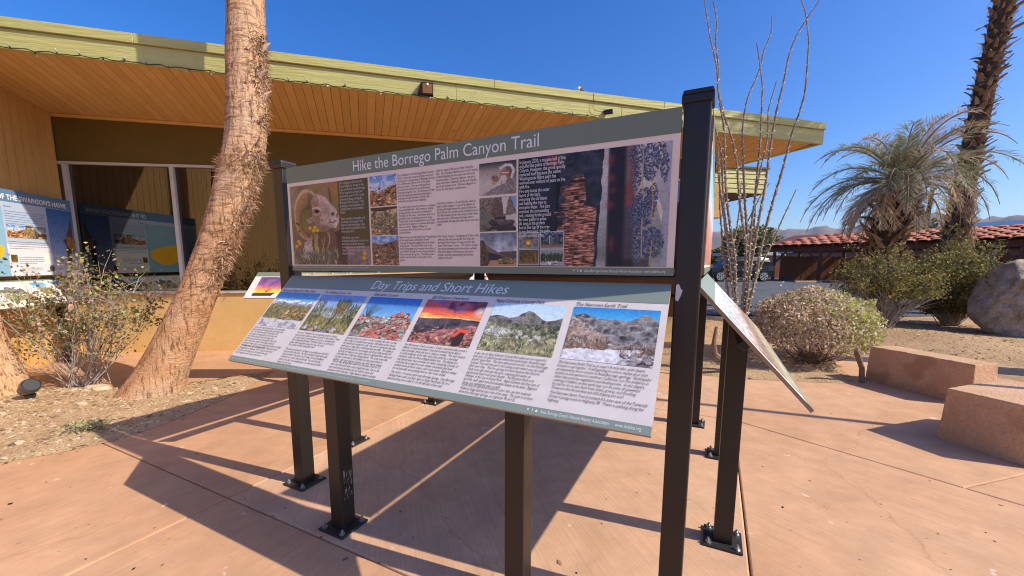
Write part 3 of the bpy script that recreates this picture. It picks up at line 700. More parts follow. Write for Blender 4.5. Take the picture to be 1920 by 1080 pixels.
p.put(np.clip(hm + hm, 0, 1) * .8 * (ro < 1.0), G(60, 44, 34)); p.put(hm, G(186, 146, 104) * (.48 + .25 * np.sin(an * 60 + n2 * 2.5)[..., None] ** 2 + .35 * tt[..., None] + .1 * n2[..., None])); p.put(hm * ((an < -.35) & (an > -1.45)) * (np.sin(an * 62) > .2) * .85 * (tt > .25), G(70, 50, 44)); p.put(hm * (tt < .3) * .5, G(110, 82, 56)); p.put(hm * (tt > .9) * .6, G(226, 202, 176))
for x_, y_ in ((70, 555), (95, 565), (100, 640), (205, 690)): p.put(rell(x_, y_, 12, 12), G(60, 36, 28))
p.put(p.poly(rz((262, 310), (330, 240), (420, 272), (500, 360), (542, 410), (566, 470), (562, 545), (532, 606), (470, 604), (420, 640), (350, 645), (290, 560), (262, 450)), wob=.014), G(202, 172, 156) * fur)
p.put(p.poly(rz((262, 310), (330, 240), (352, 330), (330, 400), (345, 520), (380, 600), (350, 645), (290, 560), (262, 450)), wob=.02) * .5, G(140, 104, 92)); p.put(p.poly(rz((380, 560), (470, 600), (532, 606), (470, 640), (420, 650), (350, 645)), wob=.02) * .6, G(120, 88, 76)); p.put(p.line(rz((395, 280), (470, 360), (510, 410)), .03, .9) * .55, G(226, 200, 186)); p.put(rell(400, 360, 60, 40, .6, .9) * .45, G(176, 132, 118)); p.put(rell(300, 350, 40, 50, 0, .9) * .6, G(150, 112, 98)); p.put(rell(400, 600, 70, 50, 0, .9) * .5, G(150, 120, 100)); p.put(p.poly(rz((470, 400), (542, 410), (568, 470), (560, 545), (530, 600), (480, 560), (462, 470)), wob=.014) * .8, G(226, 208, 196) * fur)
p.put(rell(500, 452, 24, 24, .5, .6) * .85, G(60, 46, 42)); p.put(rell(550, 465, 14, 40, .15, .6) * .8, G(90, 74, 68)); p.put(p.line(rz((462, 540), (500, 542), (535, 520)), .006), G(70, 46, 40)); p.put(p.line(rz((470, 508), (468, 545)), .008) * .5, G(120, 80, 70))
p.put(rell(322, 425, 40, 26, .2, .4), G(112, 78, 66)); p.put(rell(322, 425, 20, 17, 0, .3), G(18, 12, 10)); p.put(p.line(rz((275, 395), (320, 385), (365, 410)), .012), G(226, 196, 182)); p.put(p.line(rz((285, 460), (330, 462)), .008) * .7, G(222, 190, 176))
p.put(p.poly(rz((188, 520), (272, 474), (290, 520), (225, 562)), wob=.01), G(198, 170, 152) * fur); p.put(p.poly(rz((215, 528), (268, 500), (272, 520))) * .6, G(120, 86, 74)); p.put(p.poly(rz((505, 655), (560, 625), (602, 604), (606, 690), (560, 722)), wob=.01), G(92, 66, 58) * fur)
for x_, y_ in ((330, 480), (310, 510), (375, 520), (345, 500), (360, 470)): p.put(rell(x_, y_, 11, 13), G(160, 110, 70))
for (a, b) in [((.44, .66), (.36, .9)), ((.5, .6), (.47, .8)), ((.4, .68), (.42, .95)), ((.6, .8), (.56, .98)), ((.48, .6), (.5, .74))]: p.put(p.line([a, ((a[0] + b[0]) / 2 + .02, (a[1] + b[1]) / 2), b], .005), G(205, 180, 120))
p.put(p.poly([(.30, .62), (.36, .6), (.35, .86), (.3, .86)], wob=.03) * .9, G(196, 170, 110) * fur)
p.tufts(240, .84, 1.02, .1, [G(130, 140, 110), G(170, 175, 150), G(80, 92, 60), G(205, 205, 185)], 11, 0, .6, wdt=.007)
p.tufts(60, .95, 1.05, .1, [G(150, 140, 130), G(120, 110, 80)], 12, .6, 1, wdt=.006)
for (a, b) in [(.32, .53), (.30, .57), (.35, .57), (.25, .535), (.08, .70), (.05, .76), (.1, .73), (.93, .86), (.92, .92)]: p.put(p.ell(a, b, .03, .028, a * 9, .5), G(238, 180, 40))
p.a = np.clip(blur(p.a, 1), 0, 1) ** 1.12; P_['ram'] = p
def canyon(seed, sky_, rockc, green, skyh=.3):
    p = Pic(150, 150); p.a = p.grad([(0, G(80, 130, 200)), (.35, G(190, 205, 225))])
    if sky_: p.put((p.n(6, seed) > .55) * .6, G(235, 235, 240))
    else: p.a[:] = G(80, 62, 44)
    p.put((p.V > skyh * (.4 + .8 * abs(p.U - .35) * -1.4 + .9 + .3 * p.n(6, seed + 1))).astype(float), np.array(rockc[0])[None, None] * (.3 + .95 * ridged(150, 150, 6, seed + 2)[..., None]))
    p.rocks(110, .32, 1.05, .035, .09, rockc, seed + 3)
    if green: p.tufts(260, .2, .8, .09, green, seed + 5, wdt=.012); p.rocks(25, .6, 1.05, .05, .09, rockc, seed + 7)
    return p
P_['trail'] = canyon(21, True, [G(196, 138, 78), G(170, 112, 66), G(214, 170, 118), G(96, 66, 50)], None, .42)
P_['stream'] = canyon(22, False, [G(206, 174, 128), G(180, 140, 92), G(150, 122, 88)], [G(70, 92, 40), G(110, 130, 66), G(52, 62, 30)], .1)
P_['grove'] = canyon(23, True, [G(176, 120, 92), G(150, 110, 80), G(196, 150, 116)], [G(52, 66, 34), G(84, 92, 52), G(120, 112, 70), G(60, 56, 36)], .2)
# ground squirrel
p = Pic(180, 150); p.a = p.grad([(0, G(70, 60, 54)), (.25, G(170, 152, 138)), (.6, G(206, 190, 178)), (1, G(196, 180, 168))]); p.put((p.U > .72) * .6 * (p.V < .7), G(70, 56, 48))
p.put(p.poly([(.05, 1), (.4, .78), (.62, .7), (1, .5), (1, 1)], wob=.02), G(150, 138, 128) * (.5 + .9 * p.n(40, 8, 3)[..., None]))
p.put(p.ell(.72, .42, .2, .2, -.5, .3), G(160, 112, 84)); p.put(p.ell(.66, .52, .12, .14, 0, .4), G(215, 196, 180)); p.put(p.ell(.44, .50, .13, .12, .5, .3), G(150, 116, 92))
p.put(p.line([(.88, .5), (.93, .3), (.86, .14), (.72, .12), (.58, .2)], .06), G(225, 222, 218) * (.7 + .5 * p.n(30, 9)[..., None])); p.put(p.line([(.82, .45), (.85, .3), (.78, .22)], .04), G(120, 84, 66)); p.put(p.line([(.62, .34), (.8, .36)], .018), G(240, 232, 222)); p.put(p.ell(.4, .46, .02, .025, 0, .3), G(15, 12, 10)); p.put(p.ell(.41, .64, .08, .06, 0, .5), G(190, 160, 70))
p.put(p.line([(.62, .6), (.6, .76)], .025), G(170, 130, 105)); p.put(p.line([(.8, .55), (.86, .66)], .03), G(150, 105, 80)); P_['squirrel'] = p
# flood boulders
p = Pic(180, 170); p.a = np.ones((170, 180, 3)) * G(150, 132, 112) * (.4 + .9 * p.n(26, 3)[..., None]); p.put(p.poly([(.85, 0), (1, 0), (1, .45), (.93, .25)]), G(130, 160, 205)); p.put(p.poly([(0, .45), (.35, .5), (.4, 1), (0, 1)], wob=.05) * .6, G(110, 112, 84)); p.put(p.poly([(.62, 0), (.8, 0), (.72, .5), (.62, .5)], wob=.06), G(214, 200, 190))
p.put(p.poly([(.34, .2), (.5, .08), (.64, .18), (.66, .55), (.42, .62), (.33, .48)], wob=.03), G(112, 88, 74) * (.7 + .5 * p.n(20, 5)[..., None])); p.put(p.line([(.45, .62), (.86, .6)], .05), G(62, 46, 40)); p.put(p.poly([(.72, .56), (1, .5), (1, .9), (.72, .84)], wob=.04), G(205, 190, 180))
p.rocks(9, .72, .95, .14, .17, [G(72, 60, 54), G(92, 78, 70)], 31, .15, .9); P_['boulders'] = p
# stone visitor centre under clouds
p = Pic(180, 170); c = p.n(5, 14, 5); p.a = p.grad([(0, G(130, 136, 150)), (.6, G(200, 202, 208)), (1, G(190, 170, 140))]) * (.6 + .7 * c[..., None]); p.put((p.V > .62 - .12 * p.U + .08 * p.n(7, 2)).astype(float) * (p.U > .35), G(104, 88, 76) * (.7 + .5 * p.n(20, 4)[..., None]))
p.put(p.poly([(0, .22), (.1, .22), (.28, .55), (.28, 1), (0, 1)]), G(96, 76, 62) * (.5 + .9 * p.n(24, 6, 2)[..., None])); p.put(p.poly([(.24, .58), (.62, .68), (.62, .8), (.24, .84)]), G(58, 56, 60)); p.put(p.poly([(.14, .34), (.62, .66), (.62, .7), (.2, .56)]), G(120, 104, 92)); p.put(p.poly([(.2, 1), (.3, .84), (.7, .8), (1, .86), (1, 1)]), G(190, 140, 108)); p.rocks(26, .76, .9, .04, .06, [G(170, 150, 90), G(140, 120, 76)], 5, .5, 1); P_['centre'] = p
# burnt palm bark, burnt trunk, hanging fruit
p = Pic(560, 400); A_ = .62    # panel u .699-.989 ; bark left part
p.a = np.ones((400, 560, 3)) * np.array(G(24, 21, 22)); p.put(((p.U > .1) & (p.U < .28) & (p.V < .9)) * p.n(4, 3) * .8, G(72, 66, 96)); p.put(p.ell(.28, .05, .12, .1, 0, .8) * .8, G(170, 60, 50))
edge = .595 - .03 * p.V + (p.n(7, 4) - .5) * .03
p.put(((p.U > .30 + .05 * (p.n(9, 7) - .5)) & (p.U < edge)).astype(float), G(52, 52, 62) * (.35 + 1.1 * ridged(400, 560, 9, 8)[..., None]))
st = fbm(400, 560, 9, 77, 3); lines = _vn(400, 20, 20, 5); import_ = np.repeat(np.random.default_rng(5).random((200, 1)), 2, 0)[:400] * .6 + .2
stx = (.45 + .55 * import_ + .35 * p.n(60, 6, 2))[..., None]
hz_ = fbm(400, 560, 5, 40, 4); rows_ = np.repeat(fbm(400, 40, 40, 41, 3)[:, 20:21], 560, 1); streak = np.stack([np.interp(np.arange(560) + 30 * (hz_[k] - .5), np.arange(560), _vn(1, 560, 30, 500 + k // 3)[0]) for k in range(400)])
wl = .31 + .13 * (p.n(14, 9) - .5) + .06 * (rows_ - .5) + .07 * (p.V < .27); wr = np.minimum(edge - .012 - .01 * rows_, .47 + .035 * p.V + .15 / (1 + np.exp(-(p.V - .49 + .05 * (p.n(9, 11) - .5)) * 90)) + .05 * (p.n(12, 11) - .5))
bark = np.clip((p.U - wl) * 130, 0, 1) * np.clip((wr - p.U) * 130, 0, 1) * np.clip((p.V - .19 - .05 * (p.n(9, 60) - .5)) * 60, 0, 1)
tx = np.clip(.30 + .75 * streak * (.5 + rows_) + .5 * (p.n(70, 6, 2) - .5), 0, 1.3)[..., None]
p.put(bark, G(214, 140, 112) * tx); p.put(bark * np.clip((streak - .72) * 6, 0, 1) * .6, G(244, 190, 164)); p.put(bark * np.clip((p.n(26, 13) + .35 * (rows_ - .5) - .66) * 12, 0, 1) * .85, G(52, 32, 28)); p.put(bark * np.clip((.016 - abs(p.V - .245 - .02 * (p.n(6, 3) - .5))) * 150, 0, 1) * .85, G(40, 26, 24)); p.put(bark * np.clip((.01 - abs(p.V - .33 - .03 * (p.n(8, 4) - .5))) * 150, 0, 1) * .6, G(60, 36, 30))
p.put((p.U > edge).astype(float), p.grad([(0, G(206, 198, 196)), (.5, G(180, 174, 172)), (.75, G(150, 150, 140)), (.9, G(130, 138, 118)), (1, G(180, 172, 172))]) * (.85 + .25 * p.n(6, 15)[..., None]))
p.put(((p.U > .628) & (p.U < .735)).astype(float), G(42, 36, 46) * (.8 + .4 * p.n(8, 16)[..., None])); 
for (a, b, rx, ry) in [(.645, .1, .03, .08), (.65, .25, .035, .05), (.645, .47, .04, .05), (.66, .35, .03, .04), (.66, .8, .02, .1)]: p.put(p.ell(a, b, rx, ry, 0, .9) * .75, G(150, 66, 56))
p.put(((p.U > .735) & (p.U < .80) & (p.V < .5)) * .8, G(120, 50, 46)); p.put(((p.U > .735) & (p.U < .765) & (p.V < .3)) * .6, G(120, 130, 110)); p.put(((p.U > .735) & (p.U < .8) & (p.V > .5)) * .75, G(66, 50, 62))
p.put((p.U > .97).astype(float) * .8, G(170, 168, 180)); p.put(((p.V > .93) & (p.U > .73) & (p.U < .9)).astype(float) * .6, G(30, 26, 30))
bb_ = blur(p.a, 7); mk_ = np.clip((p.U - .618) * 60, 0, 1)[..., None]; p.a = p.a * (1 - mk_) + bb_ * mk_
r_ = np.random.default_rng(9)
def fruit(cx_, cy_, rx, ry, k):
    for _ in range(k):
        a = r_.uniform(0, 6.28); q = math.sqrt(r_.random()); x_ = cx_ + rx * q * math.cos(a); y_ = cy_ + ry * q * math.sin(a); s_ = r_.uniform(.7, 1.2)
        x0_, x1_ = int(max(0, x_ * 560 - 5)), int(min(560, x_ * 560 + 6)); y0_, y1_ = int(max(0, y_ * 400 - 5)), int(min(400, y_ * 400 + 6))
        if x1_ <= x0_ or y1_ <= y0_: continue
        yy, xx = np.mgrid[y0_:y1_, x0_:x1_]; d = np.hypot(xx - x_ * 560, yy - y_ * 400) / (3.4 * s_); m_ = np.clip((1 - d) * 3, 0, 1)[..., None]
        hl = np.clip(1 - np.hypot(xx - x_ * 560 - 1, yy - y_ * 400 + 1) / 2.2, 0, 1)[..., None]
        cc = np.array(G(74, 78, 102)) * r_.uniform(.55, 1.3) + hl * .34; p.a[y0_:y1_, x0_:x1_] = p.a[y0_:y1_, x0_:x1_] * (1 - m_) + cc * m_
p.put(p.poly([(.905, 0), (.945, 0), (.955, .13), (.945, .16), (.92, .1)]), G(214, 200, 180)); p.put(p.poly([(.875, .28), (.89, .25), (.965, .55), (.96, .64), (.95, .6)]), G(218, 206, 190))
for c_ in [(.8, .07, .05, .08, 150), (.88, .14, .05, .16, 330), (.94, .08, .03, .1, 110), (.965, .2, .025, .12, 110), (.80, .25, .03, .12, 120), (.86, .5, .065, .16, 520), (.815, .56, .05, .15, 330), (.9, .42, .03, .12, 150), (.9, .8, .075, .13, 520), (.82, .82, .03, .16, 170)]: fruit(*c_)
for q in [[(.835, .02), (.84, .35), (.85, .45)], [(.89, .25), (.905, .45), (.9, .6)], [(.845, .6), (.85, .92)], [(.91, .78), (.9, .98)], [(.925, .5), (.92, .62)]]: p.put(p.line(q, .006), G(196, 160, 96))
P_['bark'] = p
p = Pic(90, 70); p.a = np.ones((70, 90, 3)) * G(150, 140, 130) * (.4 + .9 * p.n(16, 3)[..., None]); p.put(p.ell(.5, .25, .3, .3, 0, .4), G(90, 90, 92)); p.put(p.ell(.47, .62, .2, .28, 0, .7), G(235, 150, 40)); p.put(p.ell(.47, .68, .1, .16, 0, .7), G(255, 215, 110)); P_['fire'] = p
p = Pic(90, 70); p.a = p.grad([(0, G(120, 140, 175)), (1, G(90, 88, 84))]); p.put((p.n(12, 4) > .47) * .85, G(46, 48, 46)); p.put(p.line([(.4, .2), (.4, .75)], .03), G(200, 205, 215)); p.put((p.V > .8) * .9, G(150, 120, 96)); P_['smoke'] = p
p = Pic(90, 70); p.a = np.ones((70, 90, 3)) * G(110, 84, 44); p.tufts(90, .3, 1, .5, [G(186, 146, 80), G(60, 46, 26), G(150, 130, 70), G(96, 90, 44)], 3, wdt=.03); p.put((p.V > .85) * .8, G(150, 120, 92)); P_['skirts'] = p
p = Pic(90, 70); p.a = p.grad([(0, G(150, 150, 150)), (1, G(190, 182, 176))]); p.tufts(220, .35, .85, .3, [G(46, 70, 36), G(76, 104, 52), G(34, 46, 26)], 4, wdt=.03); p.rocks(12, .8, 1.0, .08, .1, [G(200, 196, 192)], 3, .3, 1); P_['regrowth'] = p
# lower panel landscapes
p = Pic(260, 220); p.a = p.grad([(0, G(70, 150, 220)), (.3, G(150, 200, 240))]); ridge = .17 + .12 * p.n(6, 3)
p.put((p.V > ridge).astype(float), G(176, 176, 188) * (.45 + .8 * ridged(220, 260, 9, 4)[..., None])); p.put(((p.V > ridge) & (p.V < ridge + .07)) * (p.n(20, 5) > .42), G(240, 244, 250)); p.put((p.V > .36 + .05 * p.n(9, 6)).astype(float), G(150, 140, 92) * (.5 + .9 * p.n(26, 7)[..., None]))
p.tufts(330, .35, .75, .09, [G(110, 112, 70), G(176, 166, 104), G(140, 130, 96), G(84, 84, 60)], 5, wdt=.008); p.rocks(26, .5, .74, .03, .05, [G(196, 150, 96), G(170, 130, 100)], 6, .4, 1); p.put((p.V > .78 + .06 * (p.n(5, 8) - .5)).astype(float), G(226, 222, 224) * (.8 + .3 * p.n(12, 9)[..., None])); p.put((p.V > .8) * (fbm(220, 260, 12, 4, 2) > .62) * .7, G(150, 146, 156)); P_['village'] = p
p = Pic(250, 220); p.a = p.grad([(0, G(120, 160, 225)), (.6, G(190, 205, 225))]); p.put((p.V > .48 + .2 * p.n(4, 3)).astype(float), G(170, 150, 96) * (.5 + .9 * p.n(20, 4)[..., None])); p.tufts(420, .4, 1.0, .16, [G(120, 128, 60), G(190, 186, 96), G(86, 92, 46), G(206, 190, 120)], 7, wdt=.012)
for (x_, y_, l_, n_) in [(.08, .12, .34, 46), (.9, .2, .4, 60)]: p.tufts(n_, y_, y_ + .5, .3, [G(130, 124, 84), G(90, 86, 56), G(160, 150, 104), G(104, 116, 80)], int(x_ * 50), x_ - .14, x_ + .14, up=False, wdt=.02)
p.put(p.line([(.62, .3), (.56, .62), (.5, .92)], .022), G(70, 60, 66)); p.put(p.line([(.655, .35), (.6, .8)], .016), G(110, 96, 88)); p.tufts(80, .22, .36, .2, [G(110, 118, 66), G(170, 164, 110), G(80, 90, 50)], 9, .48, .78, wdt=.016); p.tufts(50, .3, .45, .18, [G(170, 140, 90), G(140, 112, 76)], 19, .52, .72, up=False, wdt=.02); p.rocks(20, .85, 1.03, .05, .08, [G(206, 204, 210), G(120, 116, 124), G(180, 150, 110)], 8); P_['palms'] = p
p = Pic(250, 220); p.a = p.grad([(0, G(58, 120, 205)), (.45, G(130, 185, 232))]); hl = .48 - .12 * np.exp(-((p.U - .75) / .14) ** 2) + .06 * p.n(7, 3); p.put((p.V > hl).astype(float), G(180, 152, 140) * (.3 + .95 * ridged(220, 250, 11, 5)[..., None]))
for k in range(16): p.put(p.line([(.14, .56), (.02 + .021 * k + .02, .16 + .1 * abs(k - 7) / 7 + .02 * (k % 3))], .006), G(76, 84, 84))
p.rocks(110, .46, 1.03, .03, .10, [G(214, 130, 112), G(190, 186, 176), G(226, 160, 140), G(160, 160, 150), G(200, 110, 92)], 12); p.rocks(12, .36, .46, .03, .05, [G(220, 130, 112)], 13, .62, .88); p.tufts(60, .7, .95, .1, [G(96, 104, 80), G(130, 136, 104)], 4, 0, .25, wdt=.01); P_['redrock'] = p
p = Pic(270, 220); U_, V_ = p.U - .62, p.V - .42; an = np.arctan2(V_, U_); rr = np.hypot(U_ * 1.2, V_); stk = .5 + .5 * np.sin(an * 16 + 5 * p.n(4, 3) + rr * 3)
p.a = p.grad([(0, G(140, 96, 150)), (.25, G(222, 96, 90)), (.36, G(250, 150, 80)), (.42, G(252, 226, 150))]); p.put(stk * (rr > .06) * .65, G(250, 100, 70)); p.put(np.clip((p.n(6, 7) - .45) * 5, 0, 1) * (p.V < .3) * .75 * (p.U > .42), G(92, 60, 80)); p.put(np.clip((p.n(5, 9) - .48) * 6, 0, 1) * np.clip((.3 - p.V) * 8, 0, 1) * .75, G(150, 130, 190)); p.put(p.ell(.95, .25, .12, .14, 0, .9) * .8, G(240, 232, 222)); p.put(p.ell(.08, .36, .16, .06, 0, .9) * .9, G(255, 226, 140))
p.put((p.V > .40 + .03 * p.n(8, 3) + .06 * abs(p.U - .62)).astype(float), G(100, 88, 96) * (.5 + .7 * ridged(220, 270, 8, 5)[..., None])); dg = (p.V > .78 - .3 * p.U + .08 * p.n(8, 8)).astype(float); p.put(dg, G(196, 130, 122) * (.25 + 1.0 * ridged(220, 270, 12, 6)[..., None])); p.rocks(70, .62, 1.02, .02, .05, [G(206, 130, 118), G(150, 100, 96), G(200, 150, 110)], 14); p.put(p.poly([(.68, .72), (.76, .64), (.86, .66), (.84, .98), (.72, 1)], wob=.02), G(70, 52, 48)); p.put(p.line([(.7, .78), (.77, .66), (.86, .68)], .05), G(250, 96, 76)); P_['sunset'] = p
p = Pic(280, 220); p.a = p.grad([(0, G(190, 222, 246)), (.35, G(215, 230, 242))]); rg = .32 - .2 * np.exp(-((p.U - .55) / .16) ** 2) - .1 * np.exp(-((p.U - 1.05) / .12) ** 2) - .08 * np.exp(-((p.U - .1) / .14) ** 2) + .05 * p.n(9, 2)
p.put((p.V > rg).astype(float), G(128, 124, 118) * (.42 + .85 * ridged(220, 280, 12, 4)[..., None])); p.put((p.V > .40 + .06 * p.n(8, 44)).astype(float), G(150, 148, 118) * (.3 + 1.15 * p.n(24, 5)[..., None])); p.put((p.V > .42) * np.clip((p.n(14, 71) - .55) * 9, 0, 1) * .85, G(58, 66, 44)); p.put((p.V > .5) * (p.V < .74) * np.clip((p.n(11, 72) - .58) * 9, 0, 1) * .8, G(232, 230, 226)); p.put((p.V > .66) * np.clip((p.n(12, 73) - .5) * 9, 0, 1) * .75, G(214, 198, 146)); p.put(p.ell(.18, .6, .3, .1, 0, .6) * (.4 + p.n(18, 3)), G(226, 226, 226)); p.tufts(300, .45, .8, .05, [G(70, 84, 52), G(110, 116, 84), G(190, 190, 176)], 6, wdt=.01); p.tufts(260, .75, 1.05, .11, [G(214, 200, 150), G(180, 168, 116), G(130, 132, 96), G(235, 226, 190)], 7, wdt=.01); P_['cholla'] = p
p = Pic(300, 240); p.a = p.grad([(0, G(52, 140, 214)), (.3, G(110, 190, 236))]); rg = np.where(p.U < .3, .1 + .5 * abs(p.U - .13), .2) + .05 * p.n(12, 3) - .12 * np.exp(-((p.U - .85) / .1) ** 2) * 1.0
p.put((p.V > rg).astype(float), G(150, 144, 146) * (.25 + 1.0 * ridged(240, 300, 10, 5, 6)[..., None])); sl_ = (p.V > .1 + 1.0 * p.U).astype(float); p.put(sl_ * (p.V > .2), G(190, 174, 168) * (.25 + 1.0 * ridged(240, 300, 13, 6, 6)[..., None])); p.put(sl_ * np.clip((p.n(30, 81) - .6) * 9, 0, 1) * .8, G(70, 66, 60)); p.put(sl_ * (p.n(8, 9) > .54) * .5, G(170, 130, 104)); p.tufts(160, .6, .86, .07, [G(170, 136, 116), G(150, 120, 100), G(90, 84, 66)], 5, 0, .5, wdt=.012); wsh = ((p.V > .82 - .1 * p.U + .06 * (p.n(14, 83) - .5)) & (p.U < .9 - .35 * (p.V - .7) * 1.5)).astype(float); p.put(wsh, G(226, 224, 232) * (.8 + .35 * p.n(20, 7)[..., None])); p.rocks(36, .78, 1.02, .03, .06, [G(170, 164, 170), G(140, 130, 126)], 8, .66, 1.05); p.tufts(60, .66, .86, .08, [G(190, 150, 120), G(160, 124, 96)], 15, .62, 1, wdt=.012); P_['wash'] = p
# the oblique panels of the right side
p = Pic(240, 120); p.a = p.grad([(0, G(120, 190, 225)), (.4, G(200, 205, 215)), (.55, G(210, 150, 130)), (1, G(176, 120, 106))]) * (.85 + .3 * p.n(9, 3)[..., None]); P_['side_up'] = p
p = Pic(260, 90); p.a = p.grad([(0, G(196, 208, 226)), (.35, G(206, 196, 190)), (.6, G(150, 120, 104)), (1, G(196, 190, 150))]) * (.6 + .7 * p.n(24, 3)[..., None]); P_['side_low'] = p
# purple desert sunset of the wall panel, hawk
p = Pic(160, 140); p.a = p.grad([(0, G(104, 82, 128)), (.4, G(150, 96, 150)), (.6, G(226, 140, 120)), (.76, G(250, 214, 90)), (.85, G(240, 190, 80))]) * (.75 + .45 * fbm(140, 160, 5, 3)[..., None]); p.put((p.V > .86).astype(float), G(66, 66, 70))
for k in range(15): p.put(p.line([(.45, .84), (.2 + .036 * k, .45 + .08 * abs(k - 7) / 7)], .006), G(170, 84, 90))
p.put(p.poly([(.66, 1), (.76, .86), (.94, .86), (1, 1)]), G(225, 220, 205)); P_['dusk'] = p
p = Pic(220, 280); p.a = p.grad([(0, G(58, 104, 172)), (.5, G(120, 150, 205)), (1, G(205, 205, 225))]); 
for _ in range(70): x_, y_ = r_.uniform(.1, .7), r_.uniform(.05, .55); p.put(p.line([(x_, y_), (x_ + .02, y_ + .008), (x_ + .04, y_ - .004)], .004), G(50, 80, 130))
br_ = (.55 + .8 * p.n(30, 4, 3))[..., None]
p.put(p.poly([(.88, .12), (.93, .2), (.92, .42), (.8, .5), (.66, .48), (.7, .36), (.8, .26)], wob=.02), G(100, 74, 52) * br_); p.put(p.poly([(.62, .5), (.78, .5), (.8, .62), (.76, .8), (.62, .94), (.54, .96), (.6, .78), (.6, .6)], wob=.02), G(96, 74, 56) * br_); p.put(p.poly([(.58, .46), (.7, .42), (.84, .4), (1, .44), (1, .6), (.9, .68), (.78, .6), (.64, .56)], wob=.02), G(160, 122, 74) * br_); p.put(p.ell(.6, .48, .06, .05, 0, .4), G(70, 52, 40)); P_['hawk'] = p
MP = {k: printmat(v.image('print_' + k)) for k, v in P_.items()}

# ---------------------------------------------------------------- lettering
def text_mesh(body, size, m, width=None, shear=0.0, align='LEFT', res=2, space=1.0, bold=0.0):
    cu = bpy.data.curves.new('t', 'FONT'); cu.body = body; cu.size = size; cu.shear = shear; cu.align_x = align; cu.resolution_u = res; cu.space_line = space; cu.offset = bold
    o = bpy.data.objects.new('t', cu); me = bpy.data.meshes.new_from_object(o)
    bpy.data.objects.remove(o); bpy.data.curves.remove(cu)
    n = len(me.vertices); co = np.empty(n * 3); me.vertices.foreach_get('co', co); co = co.reshape(-1, 3)
    if width:
        w0 = co[:, 0].max() - (co[:, 0].min() if align == 'LEFT' else co[:, 0].min()); co[:, 0] *= width / w0
    me.vertices.foreach_set('co', co.ravel()); me.materials.clear(); me.materials.append(m); me.name = 'lettering'; return me
def put_text(parent, body, x, y, size, m, z=.0016, **k):
    me = text_mesh(body, size, m, **k); o = bpy.data.objects.new('lettering', me); col.objects.link(o); o.parent = parent; o.location = (x, y, z)
    if size < .05: o['kind'] = 'stuff'
    return o
def quad(parent, name, x0, y0, x1, y1, m, z=.0008):
    me = bpy.data.meshes.new(name); me.from_pydata([(x0, y0, 0), (x1, y0, 0), (x1, y1, 0), (x0, y1, 0)], [], [(0, 1, 2, 3)]); uv = me.uv_layers.new(); 
    for i, c in enumerate([(0, 0), (1, 0), (1, 1), (0, 1)]): uv.data[i].uv = c
    me.materials.append(m); o = bpy.data.objects.new(name, me); col.objects.link(o); o.parent = parent; o.location.z = z; return o
def photo(parent, W_, H_, u0, v0, u1, v1, key, z=.0009): return quad(parent, 'photo_print', u0 * W_, -v1 * H_, u1 * W_, -v0 * H_, MP[key], z)

# ================================================================ KIOSK
kio = empty('information_kiosk', KA, TH)
tag(kio, 'square information kiosk of dark posts carrying upright and slanted trail panels', 'information kiosk')
PW = 0.0942
def bolt_mesh():
    mb = MB(); mb.tube([(0, 0, 0), (0, 0, .004)], .017, 12); mb.tube([(0, 0, .004), (0, 0, .016)], .0125, 6); mb.tube([(0, 0, .016), (0, 0, .028)], .006, 8); return mb.mesh('bolt', M['bolt'])
BM = bolt_mesh()
def plate_mesh():
    mb = MB(); mb.box((-.098, -.098, 0), (.098, .098, .0125)); o = mb.build('base_plate', M['plate'], bevel=.003); me = o.data; bpy.data.objects.remove(o); return me
PM = plate_mesh()
def feet(parent):
    o = bpy.data.objects.new('base_plate', PM); col.objects.link(o); o.parent = parent; o.location.z = .002
    for x in (-.072, .072):
        for y in (-.072, .072):
            b = bpy.data.objects.new('bolt', BM); col.objects.link(b); b.parent = parent; b.location = (x, y, .0146); b.rotation_euler.z = random.uniform(0, 1)
def post_mesh(h_, top=None):
    a = PW / 2; mb = MB(); z = [h_] * 4 if top is None else top
    c = [(-a, -a), (a, -a), (a, a), (-a, a)]
    mb.add([(x, y, .0146) for x, y in c] + [(x, y, zz) for (x, y), zz in zip(c, z)], [(0, 3, 2, 1), (4, 5, 6, 7), (0, 1, 5, 4), (1, 2, 6, 5), (2, 3, 7, 6), (3, 0, 4, 7)]); return mb
corners = [(0, 0), (KL, 0), (KL, KL), (0, KL)]
for i, (x, y) in enumerate(corners):
    o = post_mesh(2.165).build('post', M['post'], kio, bevel=.006); o.location = (x, y, 0); feet(o)
    cb = MB(); cb.box((-.056, -.056, 2.150), (.056, .056, 2.1775)); v0 = len(cb.v)
    cb.add([(-.056, -.056, 2.1785), (.056, -.056, 2.1785), (.056, .056, 2.1785), (-.056, .056, 2.1785), (-.05, -.05, 2.197), (.05, -.05, 2.197), (.05, .05, 2.197), (-.05, .05, 2.197)], [(4, 5, 6, 7), (0, 1, 5, 4), (1, 2, 6, 5), (2, 3, 7, 6), (3, 0, 4, 7), (3, 2, 1, 0)])
    cb.build('post_cap', M['post'], o, bevel=.003)
def side_m(k):
    c = corners[k]; return Matrix.Translation((c[0], c[1], 0)) @ Matrix.Rotation(math.pi / 2 * k, 4, 'Z')
LW, LH, UW, UH = 2.3238, .6414, 2.289, .6333
dY, dZ = (.4666 - .0332), -(1.4725 - 1.0)
def low_z(o): return 1.4725 + dZ * (o - .0332) / dY - .016
